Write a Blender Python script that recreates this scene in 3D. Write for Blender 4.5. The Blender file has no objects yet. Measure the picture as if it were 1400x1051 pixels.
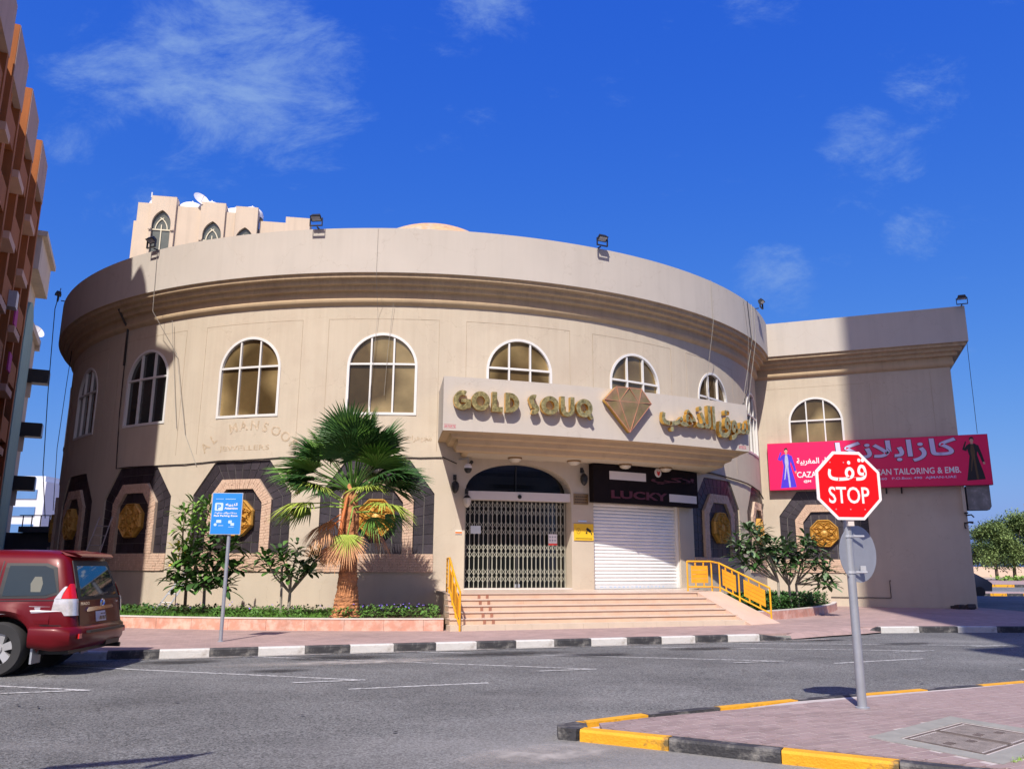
import bpy, bmesh, math, random
from math import sin, cos, pi, radians, sqrt, atan2, hypot
from mathutils import Vector, Matrix
from mathutils.geometry import delaunay_2d_cdt, tessellate_polygon

scene = bpy.context.scene
COL = scene.collection
rnd = random.Random(7)

# ------------------------------------------------------------------ camera
cam = bpy.data.cameras.new("camera")
cam.lens = 28.594; cam.sensor_width = 36.0; cam.clip_end = 4000; cam.clip_start = 0.1
camo = bpy.data.objects.new("camera", cam); COL.objects.link(camo)
camo.matrix_world = (Matrix.Translation((0, 0, 1.6)) @ Matrix.Rotation(pi / 2 + 0.2203, 4, 'X')
                     @ Matrix.Rotation(0.005, 4, 'Z'))
scene.camera = camo

# ------------------------------------------------------------------ sun, sky, exposure
SUND = Vector((0.20, 1.0, -1.168)).normalized()          # the way the light travels
SUN_EL = math.asin(-SUND.z)
SUN_AZ = atan2(-SUND.x, -SUND.y)                         # clockwise from +Y
sl = bpy.data.lights.new("sun", 'SUN'); sl.energy = 5.0; sl.angle = radians(0.53); sl.color = (1.0, 0.94, 0.85)
so = bpy.data.objects.new("sun", sl); COL.objects.link(so)
so.rotation_euler = SUND.to_track_quat('-Z', 'Y').to_euler(); so.location = (-10, -40, 60)

world = bpy.data.worlds.new("World"); scene.world = world; world.use_nodes = True
nt = world.node_tree; nt.nodes.clear()
def wn(t, **k):
    n = nt.nodes.new(t)
    for a, b in k.items(): setattr(n, a, b)
    return n
out = wn('ShaderNodeOutputWorld'); bg = wn('ShaderNodeBackground')
sky = wn('ShaderNodeTexSky', sky_type='NISHITA', sun_disc=False, sun_elevation=SUN_EL, sun_rotation=SUN_AZ,
         altitude=10, air_density=1.0, dust_density=1.7, ozone_density=3.0)
bg.inputs['Strength'].default_value = 0.10
# deep blue in view, warmer glow round the unseen sun added as fill: one gain and one power per channel, the same over the whole sky
sepc = wn('ShaderNodeSeparateColor'); comb = wn('ShaderNodeCombineColor'); nt.links.new(sky.outputs[0], sepc.inputs[0])
for ch, (gain, pw_) in enumerate(((0.27, 1.55), (0.77, 0.96), (4.6, 0.24))):
    p_ = wn('ShaderNodeMath', operation='POWER'); p_.inputs[1].default_value = pw_; g_ = wn('ShaderNodeMath', operation='MULTIPLY'); g_.inputs[1].default_value = gain
    nt.links.new(sepc.outputs[ch], p_.inputs[0]); nt.links.new(p_.outputs[0], g_.inputs[0]); nt.links.new(g_.outputs[0], comb.inputs[ch])
tc = wn('ShaderNodeTexCoord')
mp = wn('ShaderNodeMapping'); mp.inputs['Rotation'].default_value = (0.3, 0.5, 0.35); mp.inputs['Scale'].default_value = (1.7, 4.2, 4.2)
n1 = wn('ShaderNodeTexNoise'); n1.inputs['Scale'].default_value = 3.4; n1.inputs['Detail'].default_value = 13
n1.inputs['Roughness'].default_value = 0.70; n1.inputs['Distortion'].default_value = 0.3
nt.links.new(tc.outputs['Generated'], mp.inputs['Vector']); nt.links.new(mp.outputs[0], n1.inputs['Vector'])
r1 = wn('ShaderNodeMapRange'); r1.inputs['From Min'].default_value = 0.37; r1.inputs['From Max'].default_value = 0.78
nt.links.new(n1.outputs['Fac'], r1.inputs['Value'])
def pixdir(px, py):
    """direction in the sky of a cloud, from its bearing and height in the photograph"""
    a, b = px - 700, 525.5 - py; c, s = cos(0.2203), sin(0.2203)
    return Vector((a, 1112 * c - b * s, 1112 * s + b * c)).normalized()
blobs = [(300, 70, 9.0, .95), (215, 110, 8.0, .7), (380, 120, 8.0, .75), (260, 150, 7, .7), (165, 215, 7.0, .45), (660, -10, 6, .5),
         (1195, 235, 4.6, .50), (1250, 312, 2.8, .62), (1048, 372, 3.4, .60), (1040, 30, 3.4, .42), (1200, 20, 4, .42), (1285, 275, 3, .4),
         (1075, 400, 3, .6), (1180, 190, 3.5, .6), (1080, 110, 3, .35), (1250, 150, 4, .4)]
acc = None
for (px, py, deg, amp) in blobs:
    d = wn('ShaderNodeVectorMath', operation='DOT_PRODUCT'); d.inputs[1].default_value = pixdir(px, py)
    nt.links.new(tc.outputs['Generated'], d.inputs[0])
    m = wn('ShaderNodeMapRange', interpolation_type='SMOOTHSTEP'); m.inputs['From Min'].default_value = cos(radians(deg)); m.inputs['From Max'].default_value = 1.0
    m.inputs['To Max'].default_value = amp
    nt.links.new(d.outputs['Value'], m.inputs['Value'])
    if acc is None: acc = m.outputs[0]
    else:
        x = wn('ShaderNodeMath', operation='MAXIMUM'); nt.links.new(acc, x.inputs[0]); nt.links.new(m.outputs[0], x.inputs[1]); acc = x.outputs[0]
# the rest of the sky carries the same thin cirrus, sparsely
n2 = wn('ShaderNodeTexNoise'); n2.inputs['Scale'].default_value = 1.4; n2.inputs['Detail'].default_value = 2
nt.links.new(tc.outputs['Generated'], n2.inputs['Vector'])
r2 = wn('ShaderNodeMapRange'); r2.inputs['From Min'].default_value = 0.55; r2.inputs['From Max'].default_value = 0.8; r2.inputs['To Max'].default_value = 0.12
nt.links.new(n2.outputs['Fac'], r2.inputs['Value'])
x = wn('ShaderNodeMath', operation='MAXIMUM'); nt.links.new(acc, x.inputs[0]); nt.links.new(r2.outputs[0], x.inputs[1])
# a bank of cirrus thins out where the noise is low, so its edge is ragged and not round
ad_ = wn('ShaderNodeMath', operation='MULTIPLY_ADD'); ad_.inputs[1].default_value = 0.34; nt.links.new(x.outputs[0], ad_.inputs[0]); nt.links.new(n1.outputs['Fac'], ad_.inputs[2])
cm = wn('ShaderNodeMapRange', interpolation_type='SMOOTHSTEP'); cm.inputs['From Min'].default_value = 0.60; cm.inputs['From Max'].default_value = 1.02; cm.inputs['To Max'].default_value = 0.78
nt.links.new(ad_.outputs[0], cm.inputs['Value'])
mix = wn('ShaderNodeMixRGB', blend_type='MIX'); mix.inputs['Color2'].default_value = (2.6, 4.0, 6.8, 1)
nt.links.new(cm.outputs[0], mix.inputs['Fac']); nt.links.new(comb.outputs[0], mix.inputs['Color1'])
nt.links.new(mix.outputs[0], bg.inputs['Color']); nt.links.new(bg.outputs[0], out.inputs['Surface'])
vs = scene.view_settings; vs.view_transform = 'Standard'; vs.look = 'None'; vs.exposure = 0.20; vs.gamma = 1.0; vs.use_curve_mapping = False
scene.cycles.max_bounces = 6; scene.cycles.transparent_max_bounces = 6

# ------------------------------------------------------------------ materials
MATS = {}
def mat(name, rgb, rough=0.8, amt=0.12, scale=3.0, bump=0.0, bscale=60.0, metal=0.0, detail=5, coat=0.0, spec=0.5,
        per_obj=0.0, streak=0.0, sss=False, second=None, sec_scale=1.0, sec_lo=0.55, sec_hi=0.7, coords='Object'):
    """one procedural material: base colour, two sizes of mottling, optional second colour in patches, rain streaks, fine relief"""
    m = bpy.data.materials.new(name); m.use_nodes = True; t = m.node_tree; N = t.nodes; L = t.links
    b = N['Principled BSDF']; b.inputs['Roughness'].default_value = rough; b.inputs['Metallic'].default_value = metal
    b.inputs['Coat Weight'].default_value = coat; b.inputs['Specular IOR Level'].default_value = spec
    tcn = N.new('ShaderNodeTexCoord'); co = tcn.outputs[coords]
    nz = N.new('ShaderNodeTexNoise'); nz.inputs['Scale'].default_value = scale; nz.inputs['Detail'].default_value = detail; nz.inputs['Roughness'].default_value = 0.6
    L.new(co, nz.inputs['Vector'])
    mr = N.new('ShaderNodeMapRange'); mr.inputs['From Min'].default_value = 0.25; mr.inputs['From Max'].default_value = 0.75
    mr.inputs['To Min'].default_value = 1 - amt; mr.inputs['To Max'].default_value = 1 + amt
    L.new(nz.outputs['Fac'], mr.inputs['Value'])
    val = mr.outputs[0]
    if streak:
        mpp = N.new('ShaderNodeMapping'); mpp.inputs['Scale'].default_value = (1.9, 1.9, 0.13); L.new(co, mpp.inputs['Vector'])
        ns = N.new('ShaderNodeTexNoise'); ns.inputs['Scale'].default_value = 1.6; ns.inputs['Detail'].default_value = 6; L.new(mpp.outputs[0], ns.inputs['Vector'])
        ms = N.new('ShaderNodeMapRange'); ms.inputs['From Min'].default_value = 0.5; ms.inputs['From Max'].default_value = 0.8
        ms.inputs['To Min'].default_value = 1; ms.inputs['To Max'].default_value = 1 - streak; L.new(ns.outputs['Fac'], ms.inputs['Value'])
        mm = N.new('ShaderNodeMath'); mm.operation = 'MULTIPLY'; L.new(val, mm.inputs[0]); L.new(ms.outputs[0], mm.inputs[1]); val = mm.outputs[0]
    if per_obj:
        oi = N.new('ShaderNodeObjectInfo'); mo = N.new('ShaderNodeMapRange'); mo.inputs['To Min'].default_value = 1 - per_obj; mo.inputs['To Max'].default_value = 1 + per_obj
        L.new(oi.outputs['Random'], mo.inputs['Value']); mm = N.new('ShaderNodeMath'); mm.operation = 'MULTIPLY'
        L.new(val, mm.inputs[0]); L.new(mo.outputs[0], mm.inputs[1]); val = mm.outputs[0]
    base = N.new('ShaderNodeRGB'); base.outputs[0].default_value = (*rgb, 1); colr = base.outputs[0]
    if second:
        n3 = N.new('ShaderNodeTexNoise'); n3.inputs['Scale'].default_value = sec_scale; n3.inputs['Detail'].default_value = 6; n3.inputs['Roughness'].default_value = .65
        L.new(co, n3.inputs['Vector'])
        m3 = N.new('ShaderNodeMapRange'); m3.inputs['From Min'].default_value = sec_lo; m3.inputs['From Max'].default_value = sec_hi; L.new(n3.outputs['Fac'], m3.inputs['Value'])
        x3 = N.new('ShaderNodeMixRGB'); x3.inputs['Color2'].default_value = (*second, 1); L.new(colr, x3.inputs['Color1']); L.new(m3.outputs[0], x3.inputs['Fac']); colr = x3.outputs[0]
    vm = N.new('ShaderNodeVectorMath'); vm.operation = 'SCALE'; L.new(colr, vm.inputs[0]); L.new(val, vm.inputs['Scale'])
    L.new(vm.outputs[0], b.inputs['Base Color'])
    if bump:
        nb = N.new('ShaderNodeTexNoise'); nb.inputs['Scale'].default_value = bscale; nb.inputs['Detail'].default_value = 4; L.new(co, nb.inputs['Vector'])
        bb = N.new('ShaderNodeBump'); bb.inputs['Strength'].default_value = bump; bb.inputs['Distance'].default_value = 0.02
        L.new(nb.outputs['Fac'], bb.inputs['Height']); L.new(bb.outputs[0], b.inputs['Normal'])
    MATS[name] = m
    return m

mat('stucco', (0.545, 0.472, 0.372), 0.92, 0.06, 0.7, bump=0.25, bscale=70, streak=0.07, second=(0.475, 0.395, 0.31), sec_scale=0.45, sec_lo=.5, sec_hi=.8)
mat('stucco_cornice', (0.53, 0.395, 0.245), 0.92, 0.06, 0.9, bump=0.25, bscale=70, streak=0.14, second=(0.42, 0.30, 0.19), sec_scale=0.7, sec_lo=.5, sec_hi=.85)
mat('stucco_fascia', (0.515, 0.465, 0.41), 0.9, 0.04, 0.7, bump=0.2, bscale=70, streak=0.07)
mat('stucco_line', (0.42, 0.34, 0.25), 0.95, 0.2, 3)
mat('stain_text', (0.47, 0.37, 0.26), 0.95, 0.25, 9, second=(0.56, 0.465, 0.36), sec_scale=9, sec_lo=.5, sec_hi=.62)
mat('roof_felt', (0.45, 0.42, 0.38), 0.95, 0.2, 2)
mat('white_frame', (0.70, 0.69, 0.67), 0.45, 0.04, 4)
mat('glass_gold', (0.37, 0.27, 0.125), 0.09, 0.35, 0.9, metal=0.35, spec=0.5, per_obj=0.4, second=(0.12, 0.08, 0.035), sec_scale=0.55, sec_lo=.42, sec_hi=.56)  # darker patches in the colour stand in for reflections in the panes
mat('glass_dark', (0.035, 0.04, 0.04), 0.06, 0.2, 1.0, metal=0.0, spec=0.9, per_obj=0.3)
mat('tile_dark', (0.040, 0.033, 0.041), 0.42, 0.28, 2.5, per_obj=0.22, bump=0.05, bscale=30)
mat('grout', (0.20, 0.185, 0.175), 0.9, 0.15, 8)
mat('split_stone', (0.60, 0.425, 0.315), 0.9, 0.14, 9, bump=0.6, bscale=26, second=(0.52, 0.34, 0.245), sec_scale=6, sec_lo=.5, sec_hi=.75)
mat('mortar', (0.50, 0.38, 0.29), 0.95, 0.15, 8)
mat('gold_paint', (0.56, 0.31, 0.06), 0.5, 0.3, 9, metal=0.15, bump=0.9, bscale=14, second=(0.30,0.14,0.03), sec_scale=9, sec_lo=.5, sec_hi=.7)
mat('gold_foil', (0.42, 0.35, 0.15), 0.24, 0.75, 10, metal=0.55, bump=1.0, bscale=13)
mat('gold_side', (0.78, 0.50, 0.12), 0.28, 0.2, 6, metal=0.85, bump=0.3, bscale=13)
mat('gem_face', (0.27, 0.205, 0.09), 0.35, 0.35, 2.2, metal=0.3, second=(0.31, 0.19, 0.11), sec_scale=2.5, sec_lo=.45, sec_hi=.65)
mat('gem_line', (0.50, 0.22, 0.14), 0.5, 0.2, 5)
mat('asphalt', (0.148, 0.148, 0.145), 0.93, 0.16, 0.5, bump=0.9, bscale=95, detail=12, second=(0.088, 0.088, 0.087), sec_scale=0.35, sec_lo=.45, sec_hi=.72)
mat('road_paint', (0.52, 0.52, 0.51), 0.8, 0.2, 7, second=(0.16, 0.155, 0.15), sec_scale=13, sec_lo=.47, sec_hi=.62)
mat('dust', (0.34, 0.31, 0.285), 0.95, 0.25, 5, bump=0.4, bscale=80)  # pale colour standing in for sunlight on the far lane
mat('oil_stain', (0.035, 0.033, 0.032), 0.7, 0.35, 3)
mat('paver_pink', (0.47, 0.315, 0.285), 0.93, 0.15, 1.1, bump=0.3, bscale=50, second=(0.40, 0.28, 0.27), sec_scale=0.5, sec_lo=.45, sec_hi=.7)
mat('paver_block', (0.285, 0.212, 0.205), 0.93, 0.13, 5, bump=0.4, bscale=90, per_obj=0.12)
mat('paver_bed', (0.46, 0.41, 0.39), 0.95, 0.12, 6)
mat('kerb_white', (0.60, 0.585, 0.56), 0.85, 0.16, 5, bump=0.6, bscale=50, second=(0.33, 0.30, 0.27), sec_scale=5, sec_lo=.50, sec_hi=.74)
mat('kerb_black', (0.040, 0.039, 0.043), 0.7, 0.4, 6, bump=0.6, bscale=40, second=(0.20, 0.19, 0.175), sec_scale=7, sec_lo=.50, sec_hi=.74)
mat('kerb_yellow', (0.72, 0.35, 0.012), 0.7, 0.15, 6, bump=0.4, bscale=50, second=(0.16, 0.11, 0.04), sec_scale=4, sec_lo=.54, sec_hi=.66)
mat('concrete', (0.27, 0.265, 0.24), 0.93, 0.18, 4, bump=0.4, bscale=40)
mat('iron_lid', (0.43, 0.39, 0.36), 0.8, 0.3, 10, metal=0.2, bump=0.3, bscale=50)
mat('iron_rib', (0.11, 0.085, 0.07), 0.8, 0.3, 10)
mat('marble', (0.60, 0.435, 0.32), 0.35, 0.12, 2.2, second=(0.60, 0.36, 0.235), sec_scale=1.6, sec_lo=.5, sec_hi=.75, spec=0.4)
mat('marble_tread', (0.62, 0.49, 0.40), 0.35, 0.08, 3, spec=0.4)
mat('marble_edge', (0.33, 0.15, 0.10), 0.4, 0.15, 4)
mat('marble_base', (0.60, 0.50, 0.39), 0.5, 0.08, 3)
mat('ramp_stone', (0.58, 0.42, 0.33), 0.6, 0.08, 2, second=(0.72, 0.40, 0.27), sec_scale=2.2, sec_lo=.66, sec_hi=.8)
mat('planter_tile', (0.60, 0.30, 0.215), 0.5, 0.25, 2.6, second=(0.67, 0.43, 0.34), sec_scale=4.5, sec_lo=.45, sec_hi=.6)
mat('planter_cap', (0.62, 0.57, 0.52), 0.7, 0.1, 4)
mat('soil', (0.12, 0.085, 0.05), 0.95, 0.3, 4, bump=0.6, bscale=20)
mat('yellow_rail', (0.80, 0.38, 0.008), 0.4, 0.1, 4, coat=0.2)
mat('rail_wood', (0.80, 0.33, 0.015), 0.5, 0.15, 3)
mat('gate_bar', (0.50, 0.49, 0.40), 0.45, 0.15, 5, metal=0.15)
mat('gate_dark', (0.05, 0.05, 0.05), 0.5, 0.2, 5)
mat('door_glass', (0.010, 0.012, 0.010), 0.08, 0.2, 1, spec=0.7)
mat('beam', (0.66, 0.60, 0.56), 0.5, 0.04, 3)
mat('shutter', (0.80, 0.80, 0.80), 0.45, 0.05, 2, per_obj=0.03)
mat('black_board', (0.012, 0.008, 0.009), 0.8, spec=0.15, amt=0.2, scale=2) if True else mat('x', (0.012, 0.009, 0.010), 0.45, 0.2, 2)
mat('dark_red', (0.10, 0.012, 0.016), 0.5, 0.1, 2)
mat('off_white', (0.74, 0.68, 0.64), 0.7, 0.04, 3)
mat('brass', (0.33, 0.20, 0.085), 0.35, 0.15, 4, metal=0.5)
mat('brass_text', (0.10, 0.055, 0.02), 0.5, 0.1, 4)
mat('sign_yellow', (0.80, 0.50, 0.02), 0.45, 0.04, 4)
mat('black', (0.012, 0.012, 0.013), 0.5, 0.2, 4)
mat('black_metal', (0.03, 0.03, 0.032), 0.45, 0.2, 4, metal=0.3)
mat('pink_board', (0.84, 0.004, 0.105), 0.4, 0.03, 2)
mat('pink_edge', (0.55, 0.01, 0.08), 0.5, 0.03, 2)
mat('white_print', (0.85, 0.83, 0.86), 0.5, 0.02, 3)
mat('lilac_print', (0.66, 0.60, 0.86), 0.5, 0.02, 3)
mat('black_print', (0.01, 0.008, 0.012), 0.5, 0.02, 3)
mat('skin_print', (0.62, 0.33, 0.24), 0.6, 0.05, 3)
mat('blue_print', (0.06, 0.025, 0.62), 0.5, 0.15, 9)
mat('silver_print', (0.42, 0.42, 0.62), 0.5, 0.15, 9)
mat('galv', (0.36, 0.38, 0.42), 0.42, 0.10, 6, metal=0.35)
mat('galv_light', (0.52, 0.54, 0.58), 0.4, 0.1, 6, metal=0.3)
mat('stop_red', (0.80, 0.006, 0.010), 0.35, 0.03, 3)
mat('sign_white', (0.84, 0.80, 0.80), 0.35, 0.03, 3)
mat('sign_blue', (0.018, 0.235, 0.68), 0.4, 0.03, 3)
mat('sign_pale', (0.50, 0.66, 0.90), 0.5, 0.03, 3)
mat('paper', (0.62, 0.70, 0.74), 0.8, 0.03, 3)
mat('red_print', (0.70, 0.04, 0.03), 0.6, 0.03, 3)
mat('orange_print', (0.85, 0.20, 0.03), 0.6, 0.03, 3)
mat('lamp_glass', (0.60, 0.55, 0.46), 0.35, 0.05, 3)
mat('cable', (0.03, 0.025, 0.022), 0.6, 0.2, 4)
mat('cable_pale', (0.30, 0.28, 0.25), 0.6, 0.2, 4)
mat('palm_bark', (0.46, 0.20, 0.085), 0.95, 0.3, 6, bump=1.0, bscale=22, second=(0.25, 0.11, 0.05), sec_scale=9, sec_lo=.5, sec_hi=.65)
mat('palm_stalk', (0.55, 0.16, 0.04), 0.6, 0.2, 6)
mat('frond_dark', (0.035, 0.095, 0.022), 0.5, 0.3, 3, spec=0.35)
mat('frond_green', (0.10, 0.21, 0.035), 0.5, 0.25, 3, spec=0.35)
mat('frond_yellow', (0.33, 0.42, 0.07), 0.5, 0.25, 3, spec=0.35)  # yellow-green leaf, with sunshine on the lower fans put into the colour
mat('frond_dead', (0.56, 0.30, 0.15), 0.8, 0.25, 4)
mat('leaf_dark', (0.045, 0.105, 0.028), 0.38, 0.3, 3, spec=0.4)
mat('leaf_mid', (0.085, 0.19, 0.035), 0.45, 0.3, 3, spec=0.35)
mat('leaf_light', (0.21, 0.36, 0.06), 0.5, 0.3, 3, spec=0.35)
mat('leaf_yellow', (0.62, 0.48, 0.05), 0.6, 0.2, 3)
mat('leaf_grey', (0.16, 0.23, 0.13), 0.5, 0.3, 3, spec=0.35)
mat('grass', (0.085, 0.22, 0.02), 0.8, 0.35, 2)
mat('hedge', (0.035, 0.11, 0.018), 0.7, 0.35, 2)
mat('petal', (0.25, 0.16, 0.75), 0.7, 0.1, 3)
mat('bark', (0.20, 0.15, 0.10), 0.95, 0.25, 6, bump=0.6, bscale=30)
mat('bark_pale', (0.34, 0.30, 0.25), 0.9, 0.25, 6, bump=0.6, bscale=30)
mat('ghaf', (0.17, 0.235, 0.075), 0.8, 0.4, 0.35, spec=0.2)
mat('ghaf_dark', (0.075, 0.12, 0.04), 0.8, 0.4, 0.35, spec=0.2)
mat('car_red', (0.118, 0.003, 0.007), 0.33, 0.08, 2, metal=0.05, coat=0.22, spec=0.25)
mat('car_silver', (0.55, 0.50, 0.52), 0.35, 0.05, 2, metal=0.6, coat=0.4)
mat('car_glass', (0.02, 0.03, 0.032), 0.04, 0.1, 2, spec=0.9)
mat('car_black', (0.015, 0.015, 0.016), 0.5, 0.2, 4)
mat('rubber', (0.028, 0.028, 0.03), 0.85, 0.15, 6)
mat('alloy', (0.42, 0.42, 0.43), 0.4, 0.1, 4, metal=0.3)
mat('chrome', (0.75, 0.75, 0.78), 0.1, 0.03, 4, metal=1.0)
mat('tail_red', (0.55, 0.008, 0.012), 0.12, 0.1, 9, coat=0.6)
mat('tail_clear', (0.62, 0.60, 0.60), 0.12, 0.2, 12, coat=0.6, metal=0.3)
mat('seat', (0.16, 0.16, 0.13), 0.3, 0.1, 3)
mat('orange_wall', (0.36, 0.115, 0.03), 0.9, 0.12, 0.7, streak=0.2, bump=0.2)
mat('pale_wall', (0.46, 0.30, 0.225), 0.9, 0.1, 0.7, streak=0.15, bump=0.2)
mat('ledge_pink', (0.60, 0.36, 0.24), 0.9, 0.1, 0.7)
mat('cream_wall', (0.62, 0.52, 0.40), 0.9, 0.1, 0.5, streak=0.2)
mat('teal_wall', (0.26, 0.40, 0.34), 0.9, 0.1, 0.5, streak=0.15)
mat('window_dark', (0.03, 0.035, 0.04), 0.2, 0.2, 1)
mat('tower_wall', (0.60, 0.49, 0.375), 0.92, 0.06, 0.4, streak=0.12, bump=0.1)
mat('dome_white', (0.78, 0.77, 0.78), 0.6, 0.05, 2)
mat('tower_glass', (0.16, 0.17, 0.14), 0.2, 0.3, 0.6, metal=0.4)
mat('cream_bar', (0.66, 0.60, 0.44), 0.6, 0.05, 2)
mat('dome_mosaic', (0.44, 0.38, 0.29), 0.8, 0.35, 5, second=(0.58, 0.34, 0.18), sec_scale=.9, sec_lo=.42, sec_hi=.5)
mat('far_white', (0.60, 0.62, 0.68), 0.8, 0.04, 0.2)
mat('far_glass', (0.10, 0.22, 0.45), 0.2, 0.1, 0.2)
mat('shed_dark', (0.06, 0.05, 0.05), 0.9, 0.3, 1)
mat('box_grey', (0.30, 0.27, 0.27), 0.9, 0.15, 1)
mat('sand', (0.42, 0.34, 0.25), 0.95, 0.15, 0.1)
mat('garden_wall', (0.58, 0.44, 0.34), 0.9, 0.08, 0.3)
mat('ac_metal', (0.22, 0.21, 0.20), 0.55, 0.35, 3, metal=0.3, second=(0.32, 0.30, 0.29), sec_scale=3)
mat('far_car', (0.006, 0.008, 0.03), 0.4, 0.1, 3, coat=0.2)
mat('cloth', (0.50, 0.06, 0.22), 0.9, 0.2, 4)
mat('bird', (0.5, 0.47, 0.42), 0.9, 0.2, 4)
mat('rubbish', (0.05, 0.04, 0.04), 0.9, 0.4, 8)
M = MATS
for n_ in M['glass_gold'].node_tree.nodes:
    if n_.type == 'TEX_NOISE' and abs(n_.inputs['Scale'].default_value - .55) < .001: n_.inputs['Detail'].default_value = 0.6

# ------------------------------------------------------------------ mesh helpers
class MB:
    """collects shapes; build() links them as ONE mesh object"""
    def __init__(self, f=None): self.v = []; self.f = []; self.mi = []; self.m = 0; self.map = f
    def pt(self, p):
        if self.map: p = self.map(*p)
        self.v.append(tuple(p)); return len(self.v) - 1
    def face(self, idx): self.f.append(tuple(idx)); self.mi.append(self.m)
    def poly(self, pts): self.face([self.pt(p) for p in pts])
    def box(self, x0, x1, y0, y1, z0, z1, rot=None, at=None):
        c = [(x, y, z) for z in (z0, z1) for y in (y0, y1) for x in (x0, x1)]
        if rot is not None: c = [rot @ Vector(p) for p in c]
        if at is not None: c = [Vector(p) + Vector(at) for p in c]
        i = [self.pt(p) for p in c]
        for q in ((0, 2, 3, 1), (4, 5, 7, 6), (0, 1, 5, 4), (2, 6, 7, 3), (0, 4, 6, 2), (1, 3, 7, 5)): self.face([i[k] for k in q])
    def sbox(self, s0, s1, z0, z1, d0, d1, step=0.5):
        """box in wall coordinates (along, up, out), cut along so that it follows a curve"""
        n = max(1, int(abs(s1 - s0) / step + .999)); prev = None
        for k in range(n + 1):
            s = s0 + (s1 - s0) * k / n
            cur = [self.pt((s, z0, d0)), self.pt((s, z1, d0)), self.pt((s, z1, d1)), self.pt((s, z0, d1))]
            if prev:
                for a in range(4): self.face([prev[a], prev[(a + 1) % 4], cur[(a + 1) % 4], cur[a]])
            else: self.face(cur[::-1])
            prev = cur
        self.face(prev)
    def prism(self, pts, d0, d1, cap0=True, holes=None):
        """outline in wall coordinates (s, z) pushed from depth d0 to d1"""
        n = len(pts)
        a = [self.pt((p[0], p[1], d0)) for p in pts]; b = [self.pt((p[0], p[1], d1)) for p in pts]
        for k in range(n): self.face([a[k], a[(k + 1) % n], b[(k + 1) % n], b[k]])
        for t in tessellate_polygon([[Vector((p[0], p[1], 0)) for p in pts]]):
            self.face([b[i] for i in t])
            if cap0: self.face([a[i] for i in t][::-1])
    def zprism(self, pts, z0, z1, zf=None):
        """plan outline pushed up"""
        n = len(pts)
        a = [self.pt((p[0], p[1], z0)) for p in pts]; b = [self.pt((p[0], p[1], z1)) for p in pts]
        for k in range(n): self.face([a[k], a[(k + 1) % n], b[(k + 1) % n], b[k]])
        for t in tessellate_polygon([[Vector((p[0], p[1], 0)) for p in pts]]):
            self.face([b[i] for i in t]); self.face([a[i] for i in t][::-1])
    def tube(self, pts, r, n=6, cap=True):
        pts = [Vector(self.map(*p)) if self.map else Vector(p) for p in pts]
        rs = r if isinstance(r, (list, tuple)) else [r] * len(pts)
        prev = None
        up = Vector((0, 0, 1))
        for k, p in enumerate(pts):
            d = (pts[min(k + 1, len(pts) - 1)] - pts[max(k - 1, 0)])
            if d.length < 1e-9: d = Vector((0, 0, 1))
            d.normalize()
            x = d.cross(up)
            if x.length < .05: x = d.cross(Vector((0, 1, 0)))
            x.normalize(); y = x.cross(d)
            cur = []
            for j in range(n):
                a = 2 * pi * j / n; q = p + (x * cos(a) + y * sin(a)) * rs[k]; self.v.append(tuple(q)); cur.append(len(self.v) - 1)
            if prev:
                for j in range(n): self.face([prev[j], prev[(j + 1) % n], cur[(j + 1) % n], cur[j]])
            elif cap: self.face(cur[::-1])
            prev = cur
        if cap: self.face(prev)
    def lathe(self, prof, n=24, at=(0, 0, 0), rot=None, a0=0, a1=2 * pi):
        full = abs(a1 - a0 - 2 * pi) < 1e-6; m = n if full else n + 1; rings = []
        for (r, z) in prof:
            ring = []
            for j in range(m):
                a = a0 + (a1 - a0) * j / n; p = Vector((r * cos(a), r * sin(a), z))
                if rot is not None: p = rot @ p
                ring.append(self.pt(p + Vector(at)))
            rings.append(ring)
        for i in range(len(rings) - 1):
            for j in range(n):
                k = (j + 1) % m; self.face([rings[i][j], rings[i][k], rings[i + 1][k], rings[i + 1][j]])
    def build(self, name, material, parent=None, smooth=None):
        me = bpy.data.meshes.new(name)
        o = bpy.data.objects.new(name, me)
        off = Vector((0, 0, 0)); q = parent
        while q is not None: off = off + q.location; q = q.parent
        if any(abs(c) > 1e-9 for c in off): vs_ = [(a[0] - off.x, a[1] - off.y, a[2] - off.z) for a in self.v]
        else: vs_ = self.v
        me.from_pydata(vs_, [], self.f)
        for mm in (material if isinstance(material, (list, tuple)) else [material]): me.materials.append(M[mm] if isinstance(mm, str) else mm)
        if any(self.mi): me.polygons.foreach_set('material_index', self.mi)
        if smooth is not None:
            me.polygons.foreach_set('use_smooth', [True] * len(me.polygons)); me.set_sharp_from_angle(angle=radians(smooth))
        me.update()
        COL.objects.link(o)
        if parent is not None: o.parent = parent
        return o

def tag(o, label=None, cat=None, group=None, kind=None):
    if label: o['label'] = label
    if cat: o['category'] = cat
    if group: o['group'] = group
    if kind: o['kind'] = kind
    return o
def thing(name, label, cat, loc=(0, 0, 0), group=None, kind=None):
    o = bpy.data.objects.new(name, None); COL.objects.link(o); o.location = loc; o.empty_display_size = .2
    return tag(o, label, cat, group, kind)
def copy_tree(o, parent=None):
    c = o.copy(); COL.objects.link(c)
    if parent is not None: c.parent = parent
    for ch in list(o.children): copy_tree(ch, c)
    return c
def piece(mesh_obj, loc, parent, rotz=None):
    c = mesh_obj.copy(); COL.objects.link(c); c.parent = parent; c.location = loc
    if rotz is not None: c.rotation_euler = (0, 0, rotz)
    return c
def recalc(o):
    bm = bmesh.new(); bm.from_mesh(o.data); bmesh.ops.recalc_face_normals(bm, faces=bm.faces); bm.to_mesh(o.data); bm.free(); return o
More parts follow.
